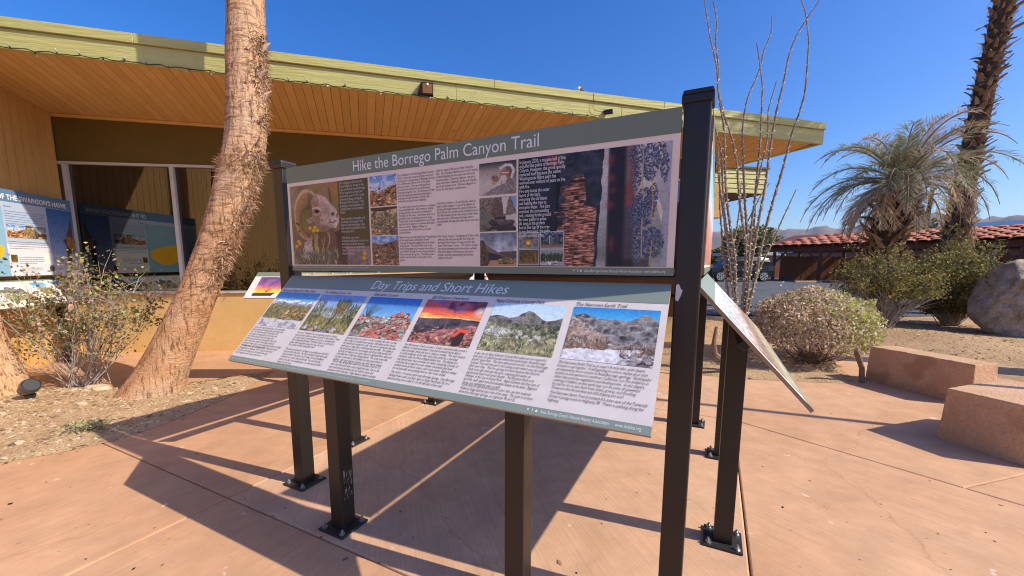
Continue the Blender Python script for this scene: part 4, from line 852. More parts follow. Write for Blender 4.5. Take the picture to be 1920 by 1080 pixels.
for k in range(4):
    S = side_m(k)
    for s_ in (.6448, KL - .6448):
        og = .2254; a = PW / 2
        o = post_mesh(1, [low_z(og + a), low_z(og + a), low_z(og - a), low_z(og - a)]).build('leg', M['post'], kio, bevel=.005)
        o.matrix_local = S @ Matrix.Translation((s_, -og, 0)); feet(o)
    # upright panel, local x along the side, y up, z outward, origin at its top left corner
    mu = S @ Matrix(((1, 0, 0, .0986), (0, 0, -1, -.0544), (0, 1, 0, 2.1394), (0, 0, 0, 1)))
    mb = MB(); mb.box((0, -UH, -.013), (UW, 0, -.0004), 0); up = mb.build('upper_panel', [M['paper'], M['edge'], M['back']], kio); up.matrix_local = mu
    D_ = Vector((0, -dY, dZ)).normalized(); Y_ = -D_; Z_ = Vector((1, 0, 0)).cross(Y_)
    ml = S @ Matrix(((1, Y_.x, Z_.x, .0581), (0, Y_.y, Z_.y, -.0332), (0, Y_.z, Z_.z, 1.4725), (0, 0, 0, 1)))
    mb = MB(); mb.box((0, -LH, -.015), (LW, 0, -.0004), 0); lo = mb.build('lower_panel', [M['paper2'], M['edge'], M['back']], kio); lo.matrix_local = ml
    for pn in (up, lo):
        for f in pn.data.polygons: f.material_index = 0 if f.normal.z > .9 else (2 if f.normal.z < -.9 else 1)
    # steel rails behind the panels
    mb = MB(); mb.box((.0, -.075, -.055), (UW, -.035, -.0145)); mb.box((.0, -UH + .035, -.055), (UW, -UH + .075, -.0145)); mb.build('rail', M['post'], up, bevel=.003)
    mb = MB(); mb.box((.06, -.05, -.05), (LW - .06, -.012, -.0165)); mb.box((.06, -LH * .52, -.05), (LW - .06, -LH * .46, -.0165)); mb.build('rail', M['post'], lo, bevel=.003)
    if k > 1: continue
    quad(up, 'header_band', 0.0003, -.148 * UH, UW - .0003, -.0003, M['green']); quad(up, 'footer_band', .0003, -UH + .0003, UW - .0003, -.95 * UH, M['green'])
    quad(lo, 'header_band', 0.0003, -.158 * LH, LW - .0003, -.0003, M['green2']); quad(lo, 'footer_band', .0003, -LH + .0003, LW - .0003, -.949 * LH, M['green2'])
    if k == 1:
        photo(up, UW, UH, .012, .18, .985, .93, 'side_up'); photo(lo, LW, LH, .03, .27, .97, .93, 'side_low'); continue
    # ---- front, upper
    for a in [(.010, .182, .298, .940, 'ram'), (.304, .179, .387, .434, 'trail'), (.304, .445, .387, .683, 'stream'), (.304, .692, .388, .943, 'grove'), (.612, .186, .698, .420, 'squirrel'), (.612, .437, .698, .685, 'boulders'), (.613, .696, .699, .944, 'centre'), (.7025, .186, .988, .945, 'bark')]: photo(up, UW, UH, *a)
    for a in [(.705, .708, .748, .812, 'fire'), (.752, .706, .799, .814, 'smoke'), (.705, .826, .748, .932, 'skirts'), (.752, .826, .799, .933, 'regrowth')]:
        quad(up, 'photo_border', (a[0] - .0012) * UW, -(a[3] + .005) * UH, (a[1 + 1] + .0012) * UW, -(a[1] - .005) * UH, M['ink_p'], .0012); photo(up, UW, UH, *a, z=.0016)
    T = lambda u, v, body, size, m, w=None, **kk: put_text(up, body, u * UW, -v * UH, size, m, width=(w * UW if w else None), **kk)
    T(.2495, .1165, 'Hike the Borrego Palm Canyon Trail', .083, M['ink_w'], .494, res=4)
    bs = .0160
    T(.391, .207, 'The trailhead for the Borrego Palm Canyon\nTrail is in the day use area at the west end\nof the park\u2019s campground in Borrego Springs.\nIt is a three-mile round trip to the palm\ngrove and back.  Pick up a trail guide as\nyou start that will point out interesting\nfeatures along the way.  The first part of the\nhike will have you meandering through a\nlandscape of low boulders and the ups\nand downs of dry stream channels.', bs, M['ink_d'], .108, space=.925)
    T(.392, .466, 'You will come to the first stream crossing in\nabout one-half mile.  The stream is fed by\nsprings and the occasional precipitation\nthat falls on the area.  Sometimes there is a\ngood flow and sometimes there is none.\nTake a look in the muddy flats to see if you\ncan find the footprints of animals that have\ncome to drink.  Bighorn Sheep are\nsometimes seen in this area, up on the\nrocky hillsides.', bs, M['ink_d'], .107, space=.925)
    T(.392, .715, 'Before long, you will catch your first glimpse\nof the palm oasis, with green fronds\nshowing themselves against the dry desert\nbackground.  The end of the trail is the\nmost challenging part because the route is\nless defined among the very large boulders\nthat surround the grove.  The best views\nwill be on the slope to the right of the\ngrove.', bs, M['ink_d'], .108, space=.94)
    T(.501, .205, 'Look for signs of life as you hike along the\ntrail.  The antelope squirrel, quail, and a variety\nof lizards basking on the rocks are the most\nfrequent sights.  Coyotes, bobcats, raccoons,\nalong with other mammals, birds, and reptiles,\nalso make a home here.  All have adapted to\nlive in the hot desert environment.', bs, M['ink_d'], .108, space=.965)
    T(.502, .458, 'Watch for evidence of past floods, such as\npalm trunks lodged on top of boulders or\nbrush piled high above the level of the trail.\nFlash floods are sudden and powerful events.\nThe floodwaters from this canyon often flow\ninto the town of Borrego Springs where\nconsiderable damage has been done over the\nyears.', bs, M['ink_d'], .107, space=.94)
    T(.503, .718, 'The Visitor Center - Campground Trail is a flat\nand easy 0.6-mile paved path that links the\nBorrego Palm Canyon Campground to the\nState Park Visitor Center.  The Visitor Center\nhas many interesting and informative exhibits\nabout the desert environment, the native\npeople, and the paleontology discoveries\nmade in the park.', bs, M['ink_d'], .107, space=.965)
    T(.2005, .215, 'The endangered Peninsular\nDesert Bighorn Sheep is the\nmain symbol of Anza-Borrego.\nThese majestic animals are\ncommonly seen in the rocky\nand steep slopes along the\nBorrego Palm Canyon Trail,\ngrazing on desert plants and\nresting down in the midday\nshade.\n\nTheir excellent eyesight and\nthe sharp hearing give the\nBighorn the advantage; they\nsee visitors long before their\nclose approach.\n\nThe sheep may seem\nunconcerned about humans on\nthe trail, and they may get\nclose, but do not approach\nthem.  Let them roam where\nthey are going.', .0195, M['ink_p'], .092, z=.0022, space=.93)
    T(.705, .222, 'In January 2020, a massive ball of fire\nengulfed the palms of Borrego Palm\nCanyon. However, the grove quickly\nrestored itself because the native\nWashingtonia filifera palm has\nevolved over millions of years to live\nwith fire.', .0225, M['ink_w'], .0955, z=.0022, space=.80)
    T(.705, .422, 'Fire only burns the outer\nlayers of the bark,\nremoving the old tissue\nand helping the tree to\nconserve water.  Fire also\nenriches the surrounding\nsoil, creating fertile ground\nfor new palms to grow.\nAs long as the growth\nbud at the top of the tree\nis not destroyed, the palm\nusually survives a fire.', .0225, M['ink_w'], .068, z=.0022, space=.80)
    T(.842, .982, 'Anza-Borrego Desert Natural History Association', .0165, M['ink_w'], .106); T(.951, .982, 'www.abdnha.org', .0165, M['ink_w'], .036)
    T(.008, .968, 'Made possible by Anza-Borrego Foundation and the visitors of the park', .010, M['ink_p'], .28)
    def emblem(pn, x, y, s_):            # the three small white marks before the association's name
        mb = MB(); mb.add([(x - .5 * s_, y, .0016), (x - .1 * s_, y - .2 * s_, .0016), (x + .45 * s_, y + .15 * s_, .0016), (x + .1 * s_, y + .4 * s_, .0016)], [(0, 1, 2, 3)])
        x += 1.5 * s_; mb.add([(x - .1 * s_, y - .5 * s_, .0016), (x + .1 * s_, y - .5 * s_, .0016), (x + .1 * s_, y + .5 * s_, .0016), (x - .1 * s_, y + .5 * s_, .0016), (x + .3 * s_, y + .2 * s_, .0016), (x + .4 * s_, y + .5 * s_, .0016)], [(0, 1, 2, 3), (1, 4, 5)])
        x += 1.4 * s_; mb.add([(x - .5 * s_, y - .4 * s_, .0016), (x + .1 * s_, y - .5 * s_, .0016), (x + .5 * s_, y + .1 * s_, .0016), (x + .1 * s_, y + .05 * s_, .0016), (x + .3 * s_, y + .5 * s_, .0016), (x - .3 * s_, y + .2 * s_, .0016)], [(0, 1, 2, 3), (0, 3, 4, 5)])
        mb.build('emblem', M['ink_w'], pn)
    emblem(up, .8215 * UW, -.972 * UH, .011)
    # ---- front, lower
    for a in [(.005, .215, .164, .612, 'village'), (.173, .218, .326, .614, 'palms'), (.339, .217, .4925, .616, 'redrock'), (.5065, .215, .6575, .612, 'sunset'), (.6745, .213, .8245, .614, 'cholla'), (.8395, .213, .9895, .611, 'wash')]: photo(lo, LW, LH, *a)
    T = lambda u, v, body, size, m, w=None, **kk: put_text(lo, body, u * LW, -v * LH, size, m, width=(w * LW if w else None), **kk)
    T(.318, .131, 'Day Trips and Short Hikes', .086, M['ink_w'], .372, res=4, shear=.22)
    for u, w_, s_ in [(.011, .128, 'Kumeyaay Village Site in Mine Wash'), (.176, .092, 'The Hellhole Canyon Trail'), (.343, .075, 'Glorietta Canyon'), (.515, .094, 'Bill Kenyon Overlook'), (.674, .106, 'Agua Caliente County Park'), (.841, .091, 'The Narrows Earth Trail')]: T(u, .205, s_, .0265, M['ink_d'], w_, shear=.2)
    ls = .0168
    cols = [(.006, .150, .642, 'As you walk along the desert trail, in this remarkable\nplace, imagine that a thousand years ago people lived\nhere. They might have been in this wash, at the\nmorning fires, grinding plants on the rocks, with\ntheir children playing in the sand nearby, and\ngathering seeds and roots, harvesting the fruit of the\nplants, while others hunted. Other ways, even now,\nare without hidden paths to carry along the wind from the village\nin that same way to the hills before dusk.'),
            (.006, .142, .842, 'The village site is 2.5 miles west of the Tamarisk Grove\nCampground on Highway 78. It is best to visit with\nthe trail to the village site. An interpretive sign\nwill. It explains more clearly what this is.'),
            (.174, .150, .648, 'The word \u201cHellhole\u201d has an appealing sound to those\nexploring the canyon at noon of palms in the desert. These\nare many rocks in the bottom, the area is strongly lush\nbirds along the dry wash. Hellhole Canyon is just such a\nplace, with its groves along the way, the land\nfills, spring and fall, maidenhair fern.'),
            (.174, .146, .815, 'The scenic and popular trail begins at a parking area off of S22\njust one mile from town. The trail is wide but rough with some\nrocky scrambles. The palms are 2.5 miles from the trailhead\nand before it is rather steep to the falls. The trail from the\npalms to the falls is the toughest part, as some must use their\nhands over the rocks.'),
            (.339, .152, .645, 'Glorietta Canyon is a short 1.2-mile roundtrip hike that may feel\nlike a walk in a beautiful desert garden, with desert plants among\nthe colorful and weathered rocks. The trail is a moderate hike that\nleads up to a ridge with a saddle between two hills.  The saddle is\nthe turnaround spot for most people, but if you walk another 50\nyards up the slope to your right, there is a secluded little valley and\na beautiful view of Borrego Springs below.  The rocky areas that\nyou pass on the way to the trailhead are also good places to\nexplore, with many species of cactus and other desert plants.'),
            (.340, .138, .862, 'Take Borrego Springs Road south from Christmas Circle for 3.5\nmiles, then turn south onto a very straight dirt road.  Stay on the\nmain road and park just before the end, which is rocky, and\ncontinue on foot to the trail.  A high-clearance vehicle is needed.'),
            (.506, .152, .645, 'The Bill Kenyon Trail is an easy 1.2-mile round-trip hike across a\nhillside of weathered desert rock and outlined cactus that is\nmost dramatic when the sun is rising or setting.  The real reward\nis at the midpoint of the hike when you come to a stunning\noverlook, with the Mescal Bajada below you.  The bajada is a\nvast alluvial plain that stretches for miles, consisting entirely of\nrock that has eroded from the distant mountains and been\nwashed down by flood waters over many years.  Bighorn sheep\nare occasionally seen grazing here on the rocky slopes.'),
            (.507, .150, .875, 'The trail is a 15-minute drive from Borrego Springs.  Take Borrego\nSprings Road south, and then right on Yaqui Pass Road, S3, to a\ngravel parking area at mile 2.1 on the left side of the road.'),
            (.674, .150, .648, 'A day trip to Agua Caliente County Park takes you to a beautiful\nlittle gem of a park located within the much larger Anza-Borrego\nDesert State Park.  The main attractions are the 1.6-mile Moonlight\nCanyon Trail and the park\u2019s hot spring pools where you can soak\nafter your hike.  The hot springs are here because the Elsinore\nFault runs right through the park, exposing the water to\ngeothermal heat from great depths.  The Elsinore Fault is an\noffshoot of the San Andreas Fault.  Agua Caliente also has lots of\nbird life, with quail and phainopeplas always to be seen.  Bighorn\nSheep are sometimes seen as well.'),
            (.674, .140, .886, 'If you want to add some history to your visit, see the restored\nVallecito Stage Station just a few miles away.  The park is an hour\ndrive from Borrego Springs, via highways 78 and S2.'),
            (.839, .151, .644, 'The Narrows Earth Trail is an easy 0.4-mile hike, with desert\nblooms in springtime.  A self-guiding brochure makes your visit\nan interesting short course in Anza-Borrego geology.  Earthquake\nactivity is everywhere in southern California, but the evidence is\noften obscured by vegetation and development.  In the desert,\nnothing is hidden, as the earth lays out its story of powerful\nforces for all to see: fault lines, wind, gravity, and flooding.\nThese are the forces that are still shaping the land.'),
            (.839, .151, .848, 'The Narrows Earth Trail is located 4.5 miles east of the Tamarisk\nGrove Campground on Highway 78.  There is parking along the\nhighway.')]
    for u, w_, v, s_ in cols:
        T(u, v, s_, ls, M['ink_d'], w_, shear=.12, space=.945 if v < .8 else .96)
    T(.832, .981, 'Anza-Borrego Desert Natural History Association', .0185, M['ink_w'], .108); T(.949, .981, 'www.abdnha.org', .0185, M['ink_w'], .037); emblem(lo, .8105 * LW, -.971 * LH, .012)
    T(.008, .980, 'Anza-Borrego Desert State Park is a special place.  Help us keep it that way for the future by staying on the trails and respecting all plants and wildlife.', .0145, M['ink_p'], .46, shear=.2)
# scuffs of bare paint on two posts
def scuff(parent, pts, y): 
    mb = MB(); mb.add([(x, y, z) for x, z in pts], [tuple(range(len(pts)))]); return mb.build('paint_chip', M['ink_p'], parent)
posts = [o for o in kio.children if o.name.startswith('post')]
scuff(posts[1], [(-.040, 1.47), (-.030, 1.475), (-.022, 1.455), (-.015, 1.45), (-.02, 1.43), (-.03, 1.405), (-.04, 1.41)], -PW / 2 - .0006)
legs_ = [o for o in kio.children if o.name.startswith('leg')]
for i in range(26):
    x = random.uniform(-.03, .03); z = .18 + random.random() * .17; w_ = random.uniform(.001, .003); h_ = random.uniform(.01, .035); mb = MB()
    mb.add([(PW / 2 + .0006, x, z), (PW / 2 + .0006, x + w_, z + .004), (PW / 2 + .0006, x + w_ * 2.4 + .006, z + h_), (PW / 2 + .0006, x + w_ + .004, z + h_ * .8)], [(0, 1, 2, 3)])
    mb.build('paint_chip', M['ink_p'], legs_[0])
# ================================================================ PLANTS
M['trunk_old'] = mat('palm_trunk_bark', (0.30, 0.185, 0.125), (0.56, 0.40, 0.30), rough=0.9, scale=7, stretch=(2.2, 2.2, 5.0), bump=1.0, bscale=30, fine=0.30, spec=0.15, spots=(1.1, 0.64, (0.36, 0.19, 0.09)))
def barkmat():
    m = bpy.data.materials.new('ringed_palm_bark'); m.use_nodes = True; nt = m.node_tree; N = nt.nodes; K = nt.links; p = N['Principled BSDF']; p.inputs['Roughness'].default_value = .9; p.inputs['Specular IOR Level'].default_value = .12
    tc = N.new('ShaderNodeTexCoord')
    def noise(scale, st, det=5, rough=.6):
        mp = N.new('ShaderNodeMapping'); mp.inputs['Scale'].default_value = st; K.new(tc.outputs['Object'], mp.inputs['Vector']); n = N.new('ShaderNodeTexNoise'); n.inputs['Scale'].default_value = scale; n.inputs['Detail'].default_value = det; n.inputs['Roughness'].default_value = rough; K.new(mp.outputs[0], n.inputs['Vector']); return n.outputs['Fac']
    def ramp(f, stops):
        c = N.new('ShaderNodeValToRGB'); e = c.color_ramp.elements; e[0].position, e[1].position = stops[0][0], stops[-1][0]; e[0].color = (*stops[0][1], 1); e[1].color = (*stops[-1][1], 1)
        for q, cc in stops[1:-1]: x = e.new(q); x.color = (*cc, 1)
        K.new(f, c.inputs[0]); return c.outputs[0]
    def mix(a, b, f, mode='MIX'):
        x = N.new('ShaderNodeMix'); x.data_type = 'RGBA'; x.blend_type = mode; K.new(a, x.inputs['A'])
        K.new(b, x.inputs['B']) if not isinstance(b, tuple) else x.inputs['B'].__setattr__('default_value', (*b, 1))
        K.new(f, x.inputs['Factor']) if not isinstance(f, float) else x.inputs['Factor'].__setattr__('default_value', f); return x.outputs['Result']
    base = ramp(noise(1.6, (1, 1, 1.3)), [(.32, (.48, .25, .125)), (.5, (.64, .375, .21)), (.68, (.57, .375, .25))])
    fis = noise(9, (3.0, 3.0, .42), 5, .75); crack = ramp(fis, [(.36, (.36, .31, .28)), (.50, (1, 1, 1)), (.62, (1.0, 1.0, 1.0))])
    ring = noise(10, (.55, .55, 2.6), 5, .7); rr_ = ramp(ring, [(.40, (.52, .47, .44)), (.50, (1, 1, 1)), (.60, (1.0, 1.0, 1.0))])
    z = N.new('ShaderNodeSeparateXYZ'); K.new(tc.outputs['Object'], z.inputs[0]); mr = N.new('ShaderNodeMapRange'); mr.inputs[1].default_value = .7; mr.inputs[2].default_value = 1.2; K.new(z.outputs['Z'], mr.inputs[0])
    one = N.new('ShaderNodeRGB'); one.outputs[0].default_value = (1, 1, 1, 1); rg = mix(one.outputs[0], rr_, mr.outputs[0])
    c = mix(mix(base, crack, 1.0, 'MULTIPLY'), rg, .9, 'MULTIPLY')
    st = ramp(noise(1.3, (1.6, 1.6, .55), 3), [(.60, (0, 0, 0)), (.70, (.75, .75, .75))]); c = mix(c, (.36, .17, .065), st)
    fine = ramp(noise(90, (1, 1, .4), 3), [(.3, (.72, .72, .72)), (.7, (1.2, 1.2, 1.2))]); c = mix(c, fine, .8, 'MULTIPLY'); K.new(c, p.inputs['Base Color'])
    a = N.new('ShaderNodeMath'); a.operation = 'MINIMUM'; K.new(fis, a.inputs[0]); K.new(ring, a.inputs[1]); b = N.new('ShaderNodeBump'); b.inputs['Strength'].default_value = .9; b.inputs['Distance'].default_value = .03; K.new(a.outputs[0], b.inputs['Height']); K.new(b.outputs[0], p.inputs['Normal']); return m
M['trunk'] = barkmat()
M['trunk_d'] = mat('dark_palm_trunk', (0.045, 0.026, 0.016), (0.12, 0.075, 0.048), rough=0.95, scale=9, bump=1.0, bscale=40, fine=0.3, spec=0.1)
M['fibre'] = mat('palm_fibre', (0.34, 0.20, 0.11), (0.52, 0.35, 0.21), rough=0.8, scale=6, spec=0.2)
M['fibre_d'] = mat('palm_fibre_dark', (0.13, 0.07, 0.04), (0.24, 0.14, 0.08), rough=0.85, scale=6, spec=0.2)
M['husk'] = mat('palm_husk', (0.36, 0.215, 0.135), (0.56, 0.41, 0.30), rough=0.6, scale=5, stretch=(6, 6, 1), spec=0.3)
M['boot'] = mat('leaf_base_brown', (0.16, 0.092, 0.055), (0.38, 0.25, 0.16), rough=0.85, scale=4, spec=0.2)
M['boot2'] = mat('leaf_base_tan', (0.30, 0.20, 0.13), (0.50, 0.37, 0.26), rough=0.8, scale=4, spec=0.2)
M['fr_grey'] = leafmat('frond_grey_green', (0.235, 0.235, 0.13)); M['fr_tan'] = leafmat('frond_dead_tan', (0.46, 0.33, 0.20)); M['fr_green'] = leafmat('frond_green', (0.26, 0.25, 0.06)); M['fr_pale'] = leafmat('frond_pale_grey', (0.46, 0.39, 0.28))
M['rach'] = mat('rachis', (0.22, 0.16, 0.09), (0.32, 0.25, 0.16), rough=0.7, scale=4)
M['oco'] = mat('ocotillo_stem', (0.17, 0.125, 0.09), (0.32, 0.25, 0.19), rough=0.9, scale=14, stretch=(1, 1, .4)); M['oco_g'] = mat('ocotillo_green', (0.22, 0.24, 0.07), (0.28, 0.26, 0.10), rough=0.8, scale=10)
M['spine'] = mat('ocotillo_spine', (0.62, 0.54, 0.44), rough=0.8)
M['lf_dry'] = leafmat('dry_leaf', (0.58, 0.45, 0.31)); M['lf_dry2'] = leafmat('dry_leaf_pale', (0.74, 0.63, 0.48)); M['lf_yg'] = leafmat('yellow_green_leaf', (0.42, 0.43, 0.12)); M['lf_br'] = leafmat('brown_leaf', (0.27, 0.165, 0.11))
M['lf_ol'] = leafmat('olive_leaf', (0.22, 0.19, 0.055)); M['lf_ol2'] = leafmat('olive_leaf_dark', (0.085, 0.085, 0.028)); M['lf_go'] = leafmat('golden_leaf', (0.36, 0.27, 0.08))
M['lf_gr'] = leafmat('green_leaf', (0.17, 0.20, 0.08)); M['lf_or'] = leafmat('rust_leaf', (0.36, 0.185, 0.085)); M['lf_pk'] = leafmat('faded_flower', (0.50, 0.33, 0.27)); M['lf_mq'] = leafmat('mesquite_leaf', (0.155, 0.165, 0.06))
M['twig'] = mat('grey_twig', (0.26, 0.22, 0.19), (0.42, 0.37, 0.33), rough=0.9, scale=12); M['twig_b'] = mat('brown_twig', (0.16, 0.10, 0.07), (0.27, 0.18, 0.13), rough=0.9, scale=12)

def radpx(P_, w_):           # radius of a round trunk whose picture is w_ pixels wide where it stands
    v = Vector(P_) - O; d = v.dot(_f); return w_ / 2 * d / FPX / math.sqrt(1 + (v.dot(_r) / d) ** 2)
def path_interp(P, n):
    d = [0]
    for a, b in zip(P[:-1], P[1:]): d.append(d[-1] + (Vector(b[0]) - Vector(a[0])).length)
    ts_ = np.linspace(0, d[-1], n); A = np.array([list(p[0]) + [p[1]] for p in P])
    out = np.stack([np.interp(ts_, d, A[:, k]) for k in range(4)], 1)
    for _ in range(int(n / 14)):
        out[1:-1] = (out[:-2] + 2 * out[1:-1] + out[2:]) / 4
    return out
def trunk_mesh(name, P, n, seg, disp, m, parent):
    c = path_interp(P, n); V = np.zeros((n, seg, 3))
    th = np.linspace(0, 2 * np.pi, seg, endpoint=False)
    for i in range(n):
        for j in range(seg):
            r_ = c[i, 3] * (1 + disp(th[j], c[i, 2], i)); V[i, j] = (c[i, 0] + r_ * math.cos(th[j]), c[i, 1] + r_ * math.sin(th[j]), c[i, 2])
    idx = np.arange(n * seg).reshape(n, seg); nx_ = np.roll(idx, -1, 1)
    F = np.stack([idx[:-1], nx_[:-1], nx_[1:], idx[1:]], -1).reshape(-1, 4)
    return obj_np(name, V.reshape(-1, 3), F, m, parent, smooth=True), c

# ---- leaning fan palm by the sign
prof = [((283, 753), 134), ((304, 695), 113), ((331, 640), 100), ((364, 565), 86), ((380, 528), 84), ((411, 454), 84), ((436, 380), 88), ((446, 333), 88), ((456, 290), 84), ((462, 250), 82), ((463, 185), 82), ((462, 74), 80), ((461, 0), 74)]
P = []; PD = [4.62, 4.64, 4.67, 4.71, 4.73, 4.77, 4.81, 4.84, 4.87, 4.89, 4.93, 4.99, 5.03]
for (pxy, w_), dd in zip(prof, PD):
    c = at(*pxy, dd); P.append((tuple(c), radpx(c, w_) * .985))
P[0] = ((P[0][0][0] - .03, P[0][0][1], -.02), P[0][1] * 1.04)
top = Vector(P[-1][0])
P += [((top.x - .02, top.y + .05, 6.6), .22), ((top.x - .05, top.y + .1, 9.2), .2)]
def disp1(t, z, i):
    q = Vector((math.cos(t) * 1.1, math.sin(t) * 1.1, z * .9))
    ring = .016 * math.sin(z * 2 * math.pi / .034 + 2.5 * mnoise.noise(q * 2.2)) * (1 if z > .8 else .35)
    fis = .020 * mnoise.noise(Vector((math.cos(t) * 11, math.sin(t) * 11, z * 3.0))) + .012 * mnoise.noise(Vector((math.cos(t) * 22, math.sin(t) * 22, z * 6)))
    return ring + fis + .03 * mnoise.noise(q * 3) + .10 * math.exp(-z * 7)
palm = empty('fan_palm', (P[0][0][0], P[0][0][1], 0)); palm.matrix_world = Matrix.Identity(4)
tag(palm, 'leaning fan palm trunk with shaggy fibre down its right side beside the sign', 'palm tree')
tk, cpath = trunk_mesh('trunk', P, 460, 84, disp1, M['trunk'], palm)
# ragged fibre: bundles of fine strands along the right and front right of the trunk
def strands(name, n, zf, af, ln, wid, mats, parent, path, out=(.25, .9), upb=(-.6, .5)):
    Vv = []; Ff = []; mi = []
    zs = path[:, 2]
    for k in range(n):
        z = zf(); a = af(z); i = int(np.searchsorted(zs, z)); i = min(max(i, 1), len(zs) - 2); c = path[i]
        rd_ = Vector((math.cos(a), math.sin(a), 0)); tg = Vector((-math.sin(a), math.cos(a), 0))
        p = Vector(c[:3]) + rd_ * c[3] * .99; l = ln * random.uniform(.4, 1.3)
        d = (rd_ * random.uniform(*out) + tg * random.uniform(-1, 1) + Vector((0, 0, random.uniform(*upb)))).normalized()
        w_ = wid * random.uniform(.5, 1.5); sd_ = d.cross(Vector((random.uniform(-1, 1), random.uniform(-1, 1), random.uniform(-1, 1)))).normalized() * w_
        p1 = p + d * l * .55; p2 = p1 + (d + Vector((0, 0, random.uniform(-.9, .3))) + tg * random.uniform(-.5, .5)).normalized() * l * .55
        b = len(Vv); Vv += [p - sd_, p + sd_, p1 + sd_ * .7, p1 - sd_ * .7, p2 + sd_ * .12, p2 - sd_ * .12]; Ff += [(b, b + 1, b + 2, b + 3), (b + 3, b + 2, b + 4, b + 5)]; mm_ = random.randrange(len(mats)); mi += [mm_, mm_]
    o = obj_np(name, [tuple(v) for v in Vv], Ff, mats, parent, mi=mi); tag(o, kind='stuff'); return o
bands = [(1.45, .26), (1.62, .2), (1.95, .25), (2.2, .2), (2.48, .22), (2.75, .16), (3.15, .1), (3.45, .22), (3.75, .22), (4.0, .15)]
def zf():
    b = random.choice(bands); return random.gauss(b[0], b[1] * .55)
strands('fibre', 1700, zf, lambda z: random.gauss(R(-8), R(20)), .085, .0042, [M['fibre'], M['fibre'], M['fibre_d'], M['fibre_d'], M['husk']], palm, cpath, out=(.12, .62), upb=(-.95, .35))
strands('fibre', 420, lambda: random.gauss(2.62, .07), lambda z: random.uniform(R(-150), R(40)), .07, .0026, [M['fibre'], M['fibre_d']], palm, cpath)
strands('fibre', 320, lambda: random.gauss(1.55, .22), lambda z: random.gauss(R(-40), R(30)), .06, .0026, [M['fibre_d'], M['fibre_d'], M['fibre']], palm, cpath)
def husk_mesh(w_, l, curl, m, seed):
    r = random.Random(seed); mb = MB(); n = 6; k = 5
    for i in range(n):
        t = i / (n - 1); wv = w_ * (1 - t * .75) * (1 + .25 * r.uniform(-1, 1))
        for j in range(k):
            u = j / (k - 1) * 2 - 1
            mb.v.append((u * wv, -t * l * .25 - curl * t * t * l + .4 * w_ * u * u + r.uniform(-.003, .003), t * l))
    nv = len(mb.v); mb.v += [(x, y + .006, z) for x, y, z in mb.v]
    for i in range(n - 1):
        for j in range(k - 1):
            a = i * k + j; mb.f.append((a, a + 1, a + k + 1, a + k)); mb.f.append((nv + a + k, nv + a + k + 1, nv + a + 1, nv + a)); mb.m += [0, 0]
    for i in range(n - 1):
        for j in (0, k - 1): a = i * k + j; mb.f.append((a, a + k, nv + a + k, nv + a)); mb.m.append(0)
    return mb.mesh('leaf_base', m, smooth=True)
hms = [husk_mesh(.055, .17, .22, M['husk'], s) for s in range(3)] + [husk_mesh(.05, .15, .45, M['fibre'], s + 9) for s in range(2)]
for z, a, sc in [(3.92, -45, 1.0), (3.80, -62, 1.25), (3.72, -30, 1.2), (3.60, -28, .9), (3.9, -15, .9), (3.55, -50, 1.0), (3.38, -12, .8), (3.25, -40, .6), (3.1, -8, .6), (2.86, -10, .9), (2.78, -35, .8), (2.68, -50, .7), (2.6, -20, .8), (2.35, -25, .8), (2.2, -14, .9), (2.12, -30, .8), (2.05, -5, .8), (1.9, -20, .7), (1.7, -10, .7), (1.5, -15, .6)]:
    i = int(np.searchsorted(cpath[:, 2], z)); c = cpath[i]; a = R(a); o = bpy.data.objects.new('leaf_base', random.choice(hms)); col.objects.link(o); o.parent = palm
    o.location = (c[0] + c[3] * math.cos(a) * .97, c[1] + c[3] * math.sin(a) * .97, z); o.rotation_euler = (random.uniform(-.2, .3) + (math.pi if random.random() < .4 else 0), random.uniform(-.9, .9), a + math.pi / 2); o.scale = (sc, sc, sc * random.uniform(.7, 1.1))
# fan crown high above
fan = MB(); topc = Vector(P[-1][0])
for k in range(26):
    a = k * 2.4; el = random.uniform(-.5, 1.0); d = Vector((math.cos(a) * math.cos(el), math.sin(a) * math.cos(el), math.sin(el))); tip = topc + d * 1.1 + Vector((0, 0, .1)); fan.tube([topc, tip], [.02, .012], 5)
    sdv = d.cross(UP).normalized(); u2 = sdv.cross(d)
    for j in range(15):
        q = (j - 7) / 7 * 1.3; dj = (d * math.cos(q) + sdv * math.sin(q)); e_ = tip + dj * .8 - UP * .18 * abs(q); w_ = dj.cross(u2).normalized() * .022
        fan.add([tip, tip + dj * .4 + w_, e_, tip + dj * .4 - w_], [(0, 1, 2, 3)])
fan.build('crown', M['fr_grey'], palm)

# ---- second trunk cut by the left edge
P = [((at(-12, 752, 4.55).x, 4.55, -.02), .33), ((at(-32, 700, 4.55).x, 4.55, .45), .27), ((at(-62, 630, 4.5).x, 4.5, 1.0), .24), ((at(-110, 500, 4.4).x, 4.4, 2.1), .22), ((at(-150, 300, 4.3).x, 4.3, 4.0), .22), ((at(-170, 100, 4.2).x, 4.2, 7.2), .2)]
p2 = empty('fan_palm', (P[0][0][0], 4.55, 0)); p2.matrix_world = Matrix.Identity(4)
tag(p2, 'palm trunk base cut off by the left edge beside the round ground lamp', 'palm tree')
trunk_mesh('trunk', P, 160, 60, disp1, M['trunk'], p2)

